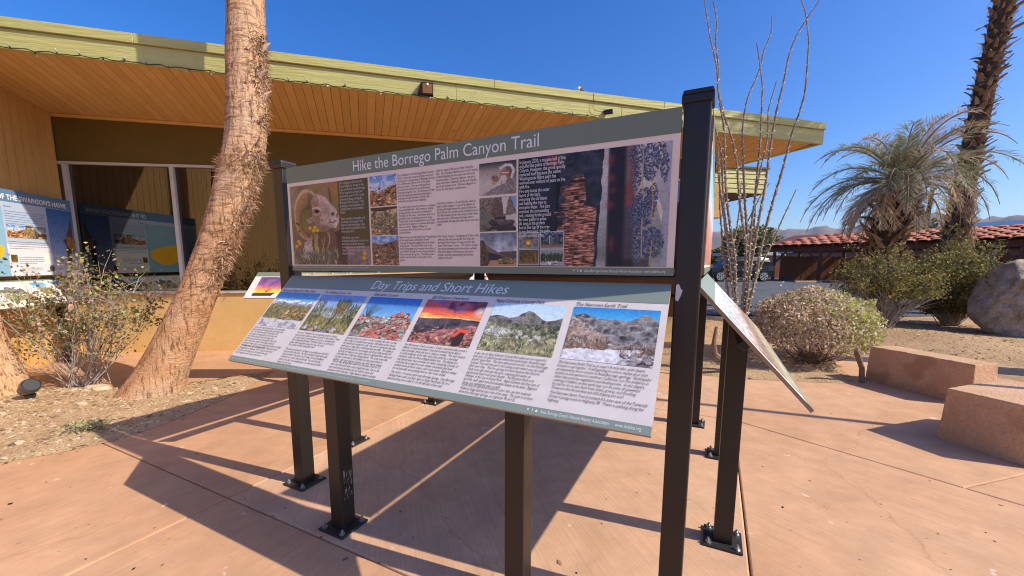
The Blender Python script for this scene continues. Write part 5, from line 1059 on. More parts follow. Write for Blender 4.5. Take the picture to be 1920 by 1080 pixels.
# ---- tall dark palm with old leaf bases
def booted(name, P, n, seg, label, boots, bl, bwid, zlo, zhi, tilt, dmat):
    t = empty(name, P[0][0]); t.matrix_world = Matrix.Identity(4); tag(t, label, 'palm tree')
    _, c = trunk_mesh('trunk', P, n, seg, lambda a, z, i: .05 * mnoise.noise(Vector((math.cos(a) * 4, math.sin(a) * 4, z * 4))), dmat, t)
    ms = []
    for s in range(4):
        r = random.Random(s); mb = MB(); w_ = bwid
        mb.add([(-w_, .03, 0), (w_, .03, 0), (w_ * .8, -bl * .22, bl * .5), (-w_ * .8, -bl * .22, bl * .5), (w_ * .35, -bl * (.5 + .1 * s), bl * (.95 - .05 * s)), (-w_ * .25, -bl * (.55 + .1 * s), bl), (-w_, -.02, 0), (w_, -.02, 0), (0, -bl * .3, bl * .45), (.01, -bl * .62, bl * .93)],
               [(0, 1, 2, 3), (3, 2, 4, 5), (6, 8, 7), (1, 7, 8, 2), (0, 3, 8, 6), (2, 8, 9, 4), (3, 5, 9, 8), (4, 9, 5)])
        ms.append(mb.mesh('leaf_base', [M['boot'], M['boot2'], M['boot'], M['boot']][s]))
    k = 0; ga = 2.39996
    for i in range(boots):
        z = zlo + (zhi - zlo) * (i + .5) / boots; a = i * ga + random.uniform(-.15, .15); j = min(len(c) - 1, int(np.searchsorted(c[:, 2], z)))
        o = bpy.data.objects.new('leaf_base', random.choice(ms)); col.objects.link(o); o.parent = t
        rr_ = c[j, 3] * .98; o.location = (c[j, 0] + rr_ * math.cos(a), c[j, 1] + rr_ * math.sin(a), z); o.rotation_euler = (random.gauss(tilt, .22), random.gauss(0, .28), a + math.pi / 2 + random.gauss(0, .2))
        s_ = random.uniform(.6, 1.35); o.scale = (s_ * random.uniform(.7, 1.2), s_, s_ * random.uniform(.6, 1.3))
    return t, c
D_ = 12.0; P = []
for (x, y), w_ in [((1786, 470), 62), ((1792, 439), 60), ((1809, 339), 54), ((1828, 255), 53), ((1850, 150), 52), ((1862, 100), 52), ((1885, 0), 54)]:
    P.append((tuple(at(x, y, D_)), radpx(at(x, y, D_), w_) * .86))
P.insert(0, ((P[0][0][0] - .1, D_, hG(P[0][0][0], D_) - .1), P[0][1] * 1.1)); tp = P[-1][0]; P.append(((tp[0] + .75, D_, 12.2), P[-1][1] * .9))
tallp, cc = booted('shaggy_palm', P, 90, 22, 'tall dark shaggy palm trunk leaning right behind the big creosote bush', 295, .20, .060, 1.7, 10.2, .22, M['trunk_d'])
strands('fibre', 900, lambda: random.uniform(2.0, 9.8), lambda z: random.uniform(0, 6.28), .25, .006, [M['boot2'], M['fibre'], M['boot']], tallp, cc, out=(.1, .6), upb=(-1, .3))
strands('fibre', 420, lambda: random.uniform(1.4, 3.6), lambda z: random.uniform(-2.6, 0), .55, .008, [M['fibre'], M['boot2']], tallp, cc, out=(.15, .35), upb=(-1.6, -.7))

# ---- pinnate palm with drooping grey fronds
def frond(parent, base, az, el, ln, droop, m, nleaf=74, ll=.46, hang=.5, dead=False):
    mb = MB(); pts = []; d = Vector((math.cos(az) * math.cos(el), math.sin(az) * math.cos(el), math.sin(el))); p = Vector(base); n = 15
    for i in range(n + 1):
        pts.append(p.copy()); p = p + d * (ln / n); d = (d + Vector((0, 0, -droop / n * (1 + 1.6 * i / n)))).normalized()
    mb.tube(pts, [.022 * (1 - .85 * i / n) + .003 for i in range(n + 1)], 5, m=0)
    for k in range(nleaf):
        t = .10 + .88 * k / nleaf; f = t * n; i = min(n - 1, int(f)); q = pts[i].lerp(pts[i + 1], f - i); tg = (pts[i + 1] - pts[i]).normalized()
        sdv = tg.cross(UP); sdv = sdv.normalized() if sdv.length > .05 else Vector((1, 0, 0)); nu = sdv.cross(tg)
        l = ll * math.sin(math.pi * min(1, .22 + .85 * t)) ** .7 * random.uniform(.75, 1.15)
        for s_ in (-1, 1):
            dv = (sdv * s_ * random.uniform(.5, .85) + tg * random.uniform(.35, 1.15) + nu * random.uniform(-.15, .65) - UP * random.uniform(0, hang * .3)).normalized()
            e1 = q + dv * l * .5; dv2 = (dv - UP * random.uniform(.2, 1.0) * hang + Vector((random.uniform(-.45, .45), random.uniform(-.45, .45), random.uniform(-.2, .2)))).normalized(); e2 = e1 + dv2 * l * .5
            w_ = dv.cross(nu + Vector((random.uniform(-.6, .6),) * 3)).normalized() * random.uniform(.006, .010)
            mb.add([q, e1 - w_, e2, e1 + w_], [(0, 1, 2, 3)], 1)
    return mb.build('frond', [M['rach'], m], parent)
D_ = 10.4; P = []
for (x, y), w_ in [((1655, 490), 74), ((1661, 450), 80), ((1668, 420), 82), ((1676, 394), 80), ((1684, 360), 62), ((1689, 335), 40), ((1690, 318), 22)]: P.append((tuple(at(x, y, D_)), radpx(at(x, y, D_), w_) * .86))
P.insert(0, ((P[0][0][0] - .06, D_, hG(P[0][0][0], D_) - .1), P[0][1]))
date, cc = booted('date_palm', P, 60, 26, 'squat date palm with drooping grey fronds and thick trunk of cut leaf bases', 230, .26, .06, .9, 3.75, .10, M['trunk_d'])
cb = Vector(at(1689, 330, D_)); r2 = random.Random(3)
for k in range(58):
    az = k * 2.39996 + r2.uniform(-.2, .2); q = k / 57; el = R(66 - 84 * q + r2.uniform(-11, 11) + 46 * q * max(0, -math.sin(az))); ln = r2.uniform(1.95, 2.6) * (.72 + .28 * math.sin(math.pi * min(1, q + .2)))
    if q < .2: m_ = M['fr_green'] if k % 2 else M['fr_tan']; ln *= .85
    elif q < .75: m_ = M['fr_grey'] if r2.random() < .6 else M['fr_pale']
    else: m_ = M['fr_tan'] if r2.random() < .5 else M['fr_pale']
    frond(date, cb + Vector((math.cos(az) * .12, math.sin(az) * .12, -.35 * q)), az, el, ln, 1.15 + .9 * q, m_, hang=.35 + .7 * q)
for k, px in enumerate((1640, 1652, 1700, 1712)):   # dead fronds hanging against the trunk
    b = at(px, 385, D_ - .45); frond(date, b, R(-90) + r2.uniform(-.4, .4), R(-20), .8, 2.4, M['fr_tan'], nleaf=30, ll=.35, hang=1.2)

# ---- ocotillo
oco = empty('ocotillo', at(1388, 690, 5.75)); ob = at(1388, 690, 5.75); ob.z = max(0, hR(ob.x, ob.y)); oco.matrix_world = Matrix.Identity(4)
tag(oco, 'tall ocotillo of thin thorny grey stems behind the sign post', 'ocotillo')
stems = [[(1321, 0), (1328, 52), (1339, 104), (1346, 132), (1345, 160), (1350, 196), (1358, 240), (1360, 333), (1363, 380), (1372, 444), (1378, 480), (1380, 560)],
 [(1337, 0), (1345, 41), (1341, 74), (1347, 122), (1347, 167), (1354, 207), (1373, 259), (1382, 307), (1386, 370), (1392, 415), (1399, 456), (1397, 510), (1392, 570)],
 [(1419, 80), (1423, 111), (1430, 159), (1428, 207), (1426, 259), (1421, 315), (1416, 365), (1414, 413), (1407, 468), (1402, 516), (1399, 570)],
 [(1447, 31), (1449, 52), (1439, 81), (1430, 96), (1428, 122), (1419, 144), (1402, 181), (1395, 215), (1391, 259), (1393, 300), (1396, 370), (1401, 440), (1402, 520), (1396, 580)],
 [(1456, 152), (1448, 181), (1439, 207), (1441, 241), (1437, 278), (1428, 307), (1417, 363), (1409, 420), (1404, 480), (1398, 560)],
 [(1537, 0), (1511, 37), (1491, 70), (1478, 107), (1469, 156), (1456, 207), (1447, 259), (1439, 315), (1434, 355), (1425, 400), (1418, 440), (1411, 480), (1405, 520), (1398, 580)],
 [(1502, 0), (1511, 22), (1513, 48), (1517, 74), (1513, 130), (1510, 174), (1498, 215), (1484, 252), (1473, 296), (1463, 333), (1449, 379), (1435, 430), (1426, 468), (1419, 512), (1409, 550), (1398, 600)],
 [(1493, 355), (1478, 388), (1465, 415), (1455, 440), (1442, 468), (1427, 496), (1415, 530), (1402, 575)],
 [(1345, 270), (1350, 330), (1349, 380), (1353, 430), (1357, 480), (1363, 540), (1374, 600)],
 [(1341, 274), (1347, 333), (1356, 400), (1364, 460), (1371, 520), (1380, 590)],
 [(1443, 344), (1428, 363), (1412, 395), (1398, 424), (1384, 452), (1377, 490), (1380, 560)],
 [(1337, 200), (1340, 240), (1352, 275), (1354, 330), (1358, 400), (1368, 470), (1378, 540), (1384, 600)],
 [(1390, 340), (1386, 400), (1379, 440), (1370, 480), (1374, 540), (1382, 600)]]
spm = MB()
for si, st in enumerate(stems):
    k = len(st); dtop = [5.35, 5.5, 5.9, 6.1, 5.6, 5.25, 5.7, 6.0, 5.8, 5.4, 6.1, 5.6, 6.0][si]; st = st + [(1388 + random.uniform(-9, 9), 690)]
    pts = [at(x, y, 5.75 + (dtop - 5.75) * min(1, max(0, (640 - y) / 640))) for x, y in st]; pts[-1].z = ob.z - .02
    dense = []
    for a, b in zip(pts[:-1], pts[1:]):
        n = max(2, int((b - a).length / .05))
        for i in range(n): dense.append(a.lerp(b, i / n))
    dense.append(pts[-1]); 
    for _ in range(3): dense[1:-1] = [(dense[i - 1] + dense[i] * 2 + dense[i + 1]) / 4 for i in range(1, len(dense) - 1)]
    L_ = len(dense); mb = MB(); rads = [(.006 + .012 * min(1, i / (L_ * .6))) * (1 + .1 * math.sin(i * 1.7)) for i in range(L_)]
    mb.tube(dense, rads, 7, m=1 if si == 7 else 0)
    # spines and their bosses, in spiral rows
    for i in range(2, L_ - 2):
        for rep in range(2):
            a = (i * 2 + rep) * 2.4; t = (dense[i + 1] - dense[i - 1]).normalized(); u_ = t.cross(Vector((0, 1, .2))).normalized(); v_ = t.cross(u_)
            rd_ = u_ * math.cos(a) + v_ * math.sin(a); q = dense[i].lerp(dense[i + 1], .5 * rep) + rd_ * rads[i] * .7; s_ = rads[i] * .8 + .003
            e_ = q + rd_ * (.016 + .7 * rads[i]) - t * .006; mb.add([q - t * s_, q + v_ * s_ * .6 - rd_ * .001, q + t * s_, q - v_ * s_ * .6 - rd_ * .001, e_], [(0, 1, 4), (1, 2, 4), (2, 3, 4), (3, 0, 4)], 2)
    mb.build('stem', [M['oco'], M['oco_g'], M['spine']], oco)
mb = MB(); a = at(1338, 646, 5.5); mb.tube([ob + Vector((-.03, 0, .0)), a + Vector((.05, .05, -.15)), a, a + Vector((.02, 0, .25))], [.05, .045, .03, .018], 8); mb.build('woody_base', M['twig_b'], oco)

# ---- bushes
def leafcloud(name, P, size, mats, weights, parent, elong=1.7, seed=0, mi=None):
    r = np.random.default_rng(seed); P = np.asarray(P); n = len(P)
    d = r.normal(size=(n, 3)); d /= np.linalg.norm(d, axis=1)[:, None]; e_ = r.normal(size=(n, 3)); e_ -= d * (d * e_).sum(1)[:, None]; e_ /= np.linalg.norm(e_, axis=1)[:, None]
    s_ = size * r.lognormal(0, .3, n)[:, None]; nrm = np.cross(d, e_)
    V = np.stack([P - d * s_ * elong, P + e_ * s_ + nrm * s_ * .3, P + d * s_ * elong, P - e_ * s_ + nrm * s_ * .3], 1).reshape(-1, 3)
    F = np.arange(n * 4).reshape(n, 4); 
    if mi is None: mi = r.choice(len(mats), n, p=np.array(weights) / sum(weights))
    return obj_np(name, V, F, mats, parent, mi=mi)
def twigs(base, tips, r0, m, name, parent, spread=.05, bend=.25, sub=3, sublen=.35, seed=0):
    r = random.Random(seed); mb = MB(); nodes = []
    for tip in tips:
        b = Vector(base) + Vector((r.uniform(-spread, spread), r.uniform(-spread, spread), 0)); tip = Vector(tip); L_ = (tip - b).length; mid = b.lerp(tip, .5) + Vector((r.uniform(-1, 1), r.uniform(-1, 1), r.uniform(-.3, .8))) * L_ * bend * .4
        pts = []
        for i in range(8): t = i / 7; pts.append(b * (1 - t) ** 2 + mid * 2 * t * (1 - t) + tip * t * t + Vector((r.uniform(-1, 1), r.uniform(-1, 1), r.uniform(-1, 1))) * L_ * .012)
        rr_ = r0 * r.uniform(.6, 1.2); mb.tube(pts, [rr_ * (1 - .8 * i / 7) for i in range(8)], 5); nodes += pts[3:]
        for _ in range(sub):
            i = r.randrange(2, 7); q = pts[i]; dv = ((tip - b).normalized() + Vector((r.uniform(-1, 1), r.uniform(-1, 1), r.uniform(-.5, .9)))).normalized() * L_ * sublen * r.uniform(.4, 1.1); m2 = q + dv * .5 + Vector((r.uniform(-1, 1), r.uniform(-1, 1), r.uniform(-1, 1))) * L_ * .04
            mb.tube([q, m2, q + dv], [rr_ * .5, rr_ * .35, rr_ * .15], 4); nodes += [m2, q + dv, q + dv * .75]
    return mb.build(name, m, parent), nodes
# round dry bush
bc = at(1527, 625, 6.25); bc = Vector((bc.x, 6.3, .0)); bush = empty('dry_bush', bc); bush.matrix_world = Matrix.Identity(4)
tag(bush, 'round dry tan bush turning green on its right side, beside the slanted panel', 'bush')
r = np.random.default_rng(5); pts = []; mi = []
while len(pts) < 15000:
    d = r.normal(size=3); d /= np.linalg.norm(d)
    if d[2] < -.55: continue
    lump = 1 + .16 * mnoise.noise(Vector(d * 2.2)) + .10 * mnoise.noise(Vector(d * 5.5))
    q = (1 - abs(r.normal(0, .16))) if r.random() < .75 else r.random() ** .4
    p = np.array([bc.x + d[0] * .88 * lump * q, bc.y + d[1] * .82 * lump * q, .60 + d[2] * .60 * lump * q])
    if mnoise.noise(Vector(p * 5.0)) < -.22 and r.random() < .7: continue
    if p[2] < .06: continue
    gr = sstep(-.05, .6, (d[0] * .9 - d[1] * .15) + .35 * mnoise.noise(Vector(p * 2.5)) + .1) + .10 * (d[2] > .6); u_ = r.random()
    if u_ < gr * .85: mi.append(2 if r.random() < .75 else 1)
    else: mi.append([0, 0, 0, 1, 3][r.integers(5)])
    pts.append(p)
leafcloud('foliage', pts, .0115, [M['lf_dry'], M['lf_dry2'], M['lf_yg'], M['lf_br']], None, bush, 1.8, mi=mi)
tips = [bc + Vector((math.cos(a) * q * .85, math.sin(a) * q * .8, random.uniform(.12, 1.1))) for a, q in [(random.uniform(0, 6.28), random.uniform(.5, 1.0)) for _ in range(80)]]
twigs(bc, tips, .009, M['twig_b'], 'branches', bush, .15, .5, 4, .4, 2)
# stub of an old stem by the block
sb = at(1612, 716, 5.25); mb = MB(); mb.tube([Vector((sb.x + .03, sb.y, -.02)), at(1616, 690, 5.25), at(1608, 665, 5.25), at(1605, 655, 5.22)], [.034, .03, .036, .02], 8); t1_ = mb.build('dead_stump', M['twig_b']); tag(t1_, 'short brown dead stem leaning against the long concrete block', 'stump')
# creosote and the dry one before it
def creosote(name, label, px, py, depth, wid, hgt, nst, nleaf, mats, wts, leafsz, seed, lo=.25, twm='twig', lean=0):
    b = at(px, py, depth); b.z = hG(b.x, b.y); e_ = empty(name, b); e_.matrix_world = Matrix.Identity(4); tag(e_, label, 'bush'); r = random.Random(seed)
    tips = []
    for _ in range(nst):
        a = r.uniform(0, 6.28); q = math.sqrt(r.random()); tips.append(b + Vector((math.cos(a) * q * wid + lean * r.random(), math.sin(a) * q * wid * .6, hgt * (1.05 - .45 * q * q) * r.uniform(.6, 1.08))))
    _, nd = twigs(b, tips, .010, M[twm], 'branches', e_, .12, .35, 4, .34, seed)
    nd = [p for p in nd if p.z > b.z + hgt * lo]; g_ = np.random.default_rng(seed)
    idx_ = g_.integers(0, len(nd), nleaf); P = np.array([tuple(nd[i]) for i in idx_]) + g_.normal(0, .055, (nleaf, 3))
    keep = np.array([mnoise.noise(Vector(p * 3.5)) > -.25 for p in P]); P = P[keep]
    leafcloud('foliage', P, leafsz, mats, wts, e_, 1.6, seed); return e_
creosote('creosote_bush', 'large olive green creosote bush in front of the tall shaggy palm', 1780, 606, 9.7, 1.35, 1.85, 150, 46000, [M['lf_ol'], M['lf_ol2'], M['lf_go']], [5, 3, 2.2], .0145, 11, .18)
creosote('creosote_bush', 'half bare grey twiggy creosote bush with sparse olive leaves below the date palm', 1652, 618, 8.8, 1.15, 1.55, 125, 15000, [M['lf_ol'], M['lf_ol2'], M['lf_go']], [5, 3, 2], .0135, 12, .48)
# flowering shrub at the left
b = at(165, 728, 4.95); b.z = hL(b.x, b.y); lant = empty('garden_shrub', b); lant.matrix_world = Matrix.Identity(4); tag(lant, 'straggly shrub with rusty dried flowers in the bed left of the palm', 'shrub')
tipx = [(40, 505), (75, 520), (105, 495), (150, 482), (158, 505), (185, 492), (205, 520), (232, 545), (255, 505), (268, 520), (295, 545), (318, 530), (300, 575), (285, 600), (20, 560), (-15, 590), (-30, 555), (10, 620), (-40, 640), (60, 560), (120, 530), (140, 560), (215, 575), (95, 575), (175, 545), (190, 580), (245, 590), (130, 600), (60, 600), (30, 530), (110, 520), (-60, 540), (168, 520), (128, 500), (145, 500)]
tips = [at(x, y, 4.95 + random.uniform(-.42, .42)) for x, y in tipx]
_, nd = twigs(b, tips, .0085, M['twig'], 'branches', lant, .17, .3, 6, .28, 4)
rr2 = np.random.default_rng(8); nd = [p for p in nd if p.z > .42]; N_ = 9500; ii = rr2.integers(0, len(nd), N_); Pl = np.array([tuple(nd[i]) for i in ii]) + rr2.normal(0, .05, (N_, 3)); Pl = np.array([p for p in Pl if mnoise.noise(Vector(p * 4.2)) > -.12 and rr2.random() < .35 + .65 * sstep(.4, 1.0, p[2])])
leafcloud('foliage', Pl, .0105, [M['lf_gr'], M['lf_or'], M['lf_yg'], M['lf_pk'], M['lf_ol2']], [4, 1.6, 1.2, 1.8, 1.6], lant, 1.6, 3)
# small weed and the leaves round it
w0 = gz(163, 812); w0.z = hL(w0.x, w0.y); wd_ = empty('small_weed', w0); wd_.matrix_world = Matrix.Identity(4); tag(wd_, 'small grey green weed in the dirt near the concrete edge', 'weed')
rr3 = np.random.default_rng(3); Pw = np.array(w0) + rr3.normal(0, 1, (420, 3)) * np.array([.085, .07, .022]) + np.array([0, 0, .035]); leafcloud('foliage', Pw, .0065, [M['fr_grey'], M['fr_pale'], M['lf_yg']], [3, 3, 1], wd_, 2.6, 4)
twigs(w0, [w0 + Vector((math.cos(a) * .12, math.sin(a) * .1, .06)) for a in np.linspace(0, 6, 14)], .003, M['twig'], 'branches', wd_, .02, .4, 2, .4, 6)
# mesquite beyond the car park
def faraway(name, label, px, py, depth, w_, h_, n, sz, mats, wts, seed):
    b = at(px, py, depth); b.z = .28; e_ = empty(name, b); e_.matrix_world = Matrix.Identity(4); tag(e_, label, 'tree'); r = np.random.default_rng(seed)
    cl = [(r.normal(0, .42), r.normal(0, .4), r.uniform(.35, .95), r.uniform(.18, .36)) for _ in range(26)]; P = []
    for _ in range(n):
        c_ = cl[r.integers(len(cl))]; d = r.normal(size=3); d /= np.linalg.norm(d); q = r.random() ** .5; P.append((b.x + (c_[0] + d[0] * c_[3] * q) * w_, b.y + (c_[1] + d[1] * c_[3] * q) * w_, b.z + (c_[2] + d[2] * c_[3] * .6 * q) * h_))
    leafcloud('foliage', P, sz, mats, wts, e_, 1.5, seed); mb = MB()
    for _ in range(7): a = r.uniform(0, 6.28); mb.tube([b, b + Vector((math.cos(a) * w_ * .12, math.sin(a) * w_ * .12, h_ * .35)), b + Vector((math.cos(a) * w_ * .4, math.sin(a) * w_ * .3, h_ * .75))], [.14, .1, .03], 6)
    mb.build('branches', M['twig_b'], e_)
faraway('mesquite_tree', 'loose olive mesquite tree beyond the car behind the ocotillo stems', 1402, 495, 46, 3.4, 5.2, 7000, .085, [M['lf_mq'], M['lf_ol'], M['lf_ol2']], [5, 2, 2], 21)
faraway('mesquite_tree', 'low dark green tree far off at the edge of the sign post', 1345, 495, 60, 3.0, 3.6, 3000, .10, [M['lf_gr'], M['lf_ol2']], [3, 3], 22)
faraway('distant_tree', 'green treetop peeking over the tiled roof left of the tall palm', 1755, 470, 42, 1.5, 5.6, 1500, .09, [M['lf_gr'], M['lf_ol2']], [3, 2], 23)
# ================================================================ BLOCKS, BOULDER, CAR PORT, CAR, SIGNS
def hexa(name, bot, top, m, parent=None, bev=.008):
    mb = MB(); mb.add(list(bot) + list(top), [(3, 2, 1, 0), (4, 5, 6, 7)] + [(i, (i + 1) % 4, 4 + (i + 1) % 4, 4 + i) for i in range(4)]); o = mb.build(name, m, parent, bevel=bev, seg=2)
    bm = bmesh.new(); bm.from_mesh(o.data)                      # cast faces a little uneven, arrises chipped
    bmesh.ops.subdivide_edges(bm, edges=[e for e in bm.edges if e.calc_length() > .1], cuts=40, use_grid_fill=True); bm.normal_update()
    for v in bm.verts:
        q = v.co; n_ = v.normal; sharp = max(abs(n_.x), abs(n_.y), abs(n_.z)) ; k = mnoise.noise(q * 2.5) * .004 + mnoise.noise(q * 18) * .0012
        near = 1.0 if (abs(n_.z) < .97 and abs(n_.z) > .12) else 0.0
        chip = max(0, mnoise.noise(q * 9 + Vector((3, 1, 2))) - .28) * .045 * near
        v.co = q + n_ * (k - chip)
    bm.to_mesh(o.data); bm.free(); return o
def block(tl, tr, br_, blp, z, flare):
    """top face corners on the plane z, sides flaring a little to the ground"""
    T = [gz(*p, z) for p in (tl, tr, br_)]; T.append(T[0] + T[2] - T[1]); c = sum(T, Vector()) / 4
    B_ = [Vector((c.x + (p.x - c.x) * flare, c.y + (p.y - c.y) * flare, -.005)) for p in T]
    if (T[1] - T[0]).cross(T[2] - T[1]).z < 0: T.reverse(); B_.reverse()
    return B_, T
B_, T_ = block((1632, 649), (1829, 684), (1873, 681), None, .47, 1.03)
o = hexa('concrete_block', B_, T_, M['block'], bev=.012); tag(o, 'long low pink concrete block seat in front of the bush', 'concrete block', 'concrete seat blocks')
B_, T_ = block((1886, 711), (1776, 727), (1965, 770), None, .47, 1.05)
o = hexa('concrete_block', B_, T_, M['block'], bev=.012); tag(o, 'nearest big pink concrete block cut by the right edge', 'concrete block', 'concrete seat blocks')

# boulder: blocky granite with a broad face turned to the left
bm = bmesh.new(); bmesh.ops.create_icosphere(bm, subdivisions=6, radius=1)
bx0 = at(1895, 590, 7.9); bcx, bcy, bz = bx0.x + .95, 8.35, hG(bx0.x, 8.2)
planes = [(Vector((-.80, -.62, -.02)).normalized(), .62), (Vector((-.95, .1, .30)).normalized(), .72), (Vector((.8, -.6, .1)).normalized(), .74), (Vector((.1, -.2, 1)).normalized(), .84), (Vector((-.45, -.5, .75)).normalized(), .80), (Vector((.6, .2, .75)).normalized(), .85), (Vector((0, 1, .1)), .8), (Vector((-.5, -.85, -.12)).normalized(), .70)]
for v in bm.verts:
    d = v.co.normalized(); rr_ = 1.0
    for n_, k in planes:
        q = d.dot(n_)
        if q > 1e-3: rr_ = min(rr_, k / q)
    rr_ += .055 * mnoise.noise(d * 2.3) + .035 * mnoise.noise(d * 5) - .05 * max(0, .28 - abs(mnoise.noise(d * 3.1 + Vector((4, 0, 0))))) * 1.2 - .035 * max(0, .2 - abs(mnoise.noise(d * 7))) * 2 + .016 * mnoise.noise(d * 22) + .008 * mnoise.noise(d * 50)
    v.co = Vector((d.x * rr_ * 1.08 + bcx + .08, d.y * rr_ * .80 + bcy, d.z * rr_ * .93 + bz + .68))
M['granite'] = mat('granite', (0.23, 0.175, 0.125), (0.50, 0.42, 0.335), rough=0.9, scale=4.5, detail=9, bump=1.0, bscale=22, fine=0.3, spec=0.2, spots=(3.0, .66, (.22, .19, .165)))
me = bpy.data.meshes.new('boulder'); bm.to_mesh(me); bm.free(); me.polygons.foreach_set('use_smooth', [True] * len(me.polygons)); me.materials.append(M['granite'])
o = bpy.data.objects.new('boulder', me); col.objects.link(o); tag(o, 'large pale granite boulder standing on the dirt mound at the right', 'boulder')
def small_rock(px, py, s_, label, seed):
    bm = bmesh.new(); bmesh.ops.create_icosphere(bm, subdivisions=3, radius=1); p = gz(px, py)
    for v in bm.verts: d = v.co.copy(); v.co = Vector((d.x * s_[0], d.y * s_[1], d.z * s_[2])) * (1 + .35 * mnoise.noise(d * 1.6 + Vector((seed, 0, 0))) + .1 * mnoise.noise(d * 4)) + Vector((p.x, p.y, s_[2] * .35 + .03))
    me = bpy.data.meshes.new('rock'); bm.to_mesh(me); bm.free(); me.materials.append(M['conc_rock']); o = bpy.data.objects.new('rock', me); col.objects.link(o); tag(o, label, 'rock')
M['conc_rock'] = mat('pale_rock', (0.46, 0.34, 0.22), (0.62, 0.50, 0.36), rough=.9, scale=8, bump=.6)
small_rock(183, 738, (.16, .10, .06), 'flat tan rock between the shrub stems and the leaning palm', 2)
small_rock(38, 838, (.035, .03, .02), 'white pebble on the dirt near the left edge', 5)

# ground lamps
M['fixture'] = mat('weathered_bronze', (.14, .115, .09), (.24, .20, .16), rough=.6, scale=14)
def uplight(px, py, depth, label, sc=1.0):
    p = at(px, py, depth); p.z = (hL(p.x, p.y) if p.x < 0 else hG(p.x, p.y)); t = empty('ground_spotlight', p); tag(t, label, 'ground spotlight', 'ground spotlights')
    mb = MB(); mb.tube([(0, 0, -.02), (.0, 0, .045)], [.035 * sc, .05 * sc], 10); mb.build('stake', M['black'], t)
    mb = MB(); d = Vector((.72, -.25, .48)).normalized(); c0 = Vector((-.07, .02, .07)); mb.tube([c0, c0 + d * .02 * sc, c0 + d * .13 * sc, c0 + d * .17 * sc], [.045 * sc, .07 * sc, .078 * sc, .076 * sc], 20); mb.build('housing', M['fixture'], t)
    mb = MB(); mb.tube([c0 + d * .1705 * sc, c0 + d * .176 * sc], [.076 * sc, .066 * sc], 20); mb.build('lens', M['black'], t)
    mb = MB(); mb.tube([c0 + d * .13 * sc, c0 + d * .145 * sc], [.083 * sc, .083 * sc], 20); mb.build('rim', M['black'], t)
    return t
uplight(58, 752, 4.35, 'round grey ground spotlight beside the trunk at the left edge')
uplight(1650, 612, 8.4, 'small ground spotlight under the half bare creosote bush', 1.2)
# low guard rail of timber beyond the bushes
rail = empty('timber_rail', at(1560, 560, 11.2)); rail.matrix_world = Matrix.Identity(4); tag(rail, 'low red timber guard rail between the garden and the car park', 'guard rail')
a = at(1440, 556, 11.3); b = at(1800, 574, 10.2); M['redwood'] = mat('red_stained_wood', (0.16, 0.045, 0.022), (0.23, 0.075, 0.036), rough=.7, scale=4, stretch=(1, 1, 6)); 
for q0, q1 in ((0, .37), (.375, .72), (.725, 1.0)):
    p0, p1 = a.lerp(b, q0), a.lerp(b, q1); z = hG(p0.x, p0.y) + .30; mb = MB(); mb.obox((p0.x, p0.y, z), (p1.x - p0.x, p1.y - p0.y, hG(p1.x, p1.y) + .30 - z), (.03, .16, 0), (0, 0, .17)); mb.build('beam', M['redwood'], rail, bevel=.01)
for q in (.03, .36, .70, .97):
    p = a.lerp(b, q); mb = MB(); zg = hG(p.x, p.y); mb.box((p.x - .07, p.y - .02, zg - .1), (p.x + .07, p.y + .17, zg + .298)); mb.build('post', M['redwood'], rail, bevel=.01)

# ---- car port with clay tiles
M['tile'] = [mat('clay_tile_%d' % i, c, tuple(x * 1.25 for x in c), rough=.75, scale=2) for i, c in enumerate([(.40, .125, .060), (.34, .10, .05), (.46, .17, .085)])]
M['red_dark'] = mat('dark_red_timber', (.115, .030, .018), (.165, .046, .026), rough=.65, scale=3)
CA = Vector((20.4, 32.0, .3)); CBp = Vector((28.6, 19.2, .3)); cd_ = (CBp - CA).normalized(); CL_ = (CBp - CA).length; cb_ = Vector((-cd_.y, cd_.x, 0))
if cb_.y < 0: cb_ = -cb_
cp = empty('car_port', CA); cp.matrix_world = Matrix.Identity(4); tag(cp, 'long open car port with dark red beams and clay tile roof', 'car port')
zb_ = 2.58 - .02
mb = MB(); mb.obox(CA + UP * (zb_ - .3) - cd_ * .5, cd_ * (CL_ + .5), cb_ * .16, UP * .42); mb.build('beam', M['red_dark'], cp, bevel=.01)
mb = MB(); mb.obox(CA + UP * (zb_ - .3) - cd_ * .5 + cb_ * 4.2, cd_ * (CL_ + .5), cb_ * .16, UP * .42); mb.build('beam', M['red_dark'], cp, bevel=.01)
npost = 6
for i in range(npost):
    p = CA + cd_ * (CL_ * i / (npost - 1))
    for off in (0.0, 4.2):
        mb = MB(); mb.obox(p - cd_ * .09 + cb_ * off - UP * .1, cd_ * .18, cb_ * .16, UP * (zb_ - .21)); mb.build('post', M['red_dark'], cp, bevel=.01)
    for s_ in (-1, 1):
        if i == 0 and s_ < 0: continue
        q = p + cd_ * (.09 * s_) + UP * (zb_ - 1.15) + cb_ * .03; mb = MB(); mb.obox(q, cd_ * (.75 * s_) + UP * .80, cb_ * .1, UP * .16); mb.build('brace', M['red_dark'], cp)
rise = Vector((0, 0, .23)); run = cb_ * 1.0; slope = (cb_ + UP * .21); rows = 7; rl = .62; tw = .62
mb = MB(); e0 = CA - cd_ * .62 - cb_ * .45 + UP * (zb_ + .13); mb.add([e0, e0 + cd_ * (CL_ + 1), e0 + cd_ * (CL_ + 1) + slope * 4.9, e0 + slope * 4.9], [(0, 1, 2, 3)]); mb.add([p + UP * -.06 for p in (e0, e0 + cd_ * (CL_ + 1), e0 + cd_ * (CL_ + 1) + slope * 4.9, e0 + slope * 4.9)], [(3, 2, 1, 0)]); mb.build('roof_deck', M['red_dark'], cp)
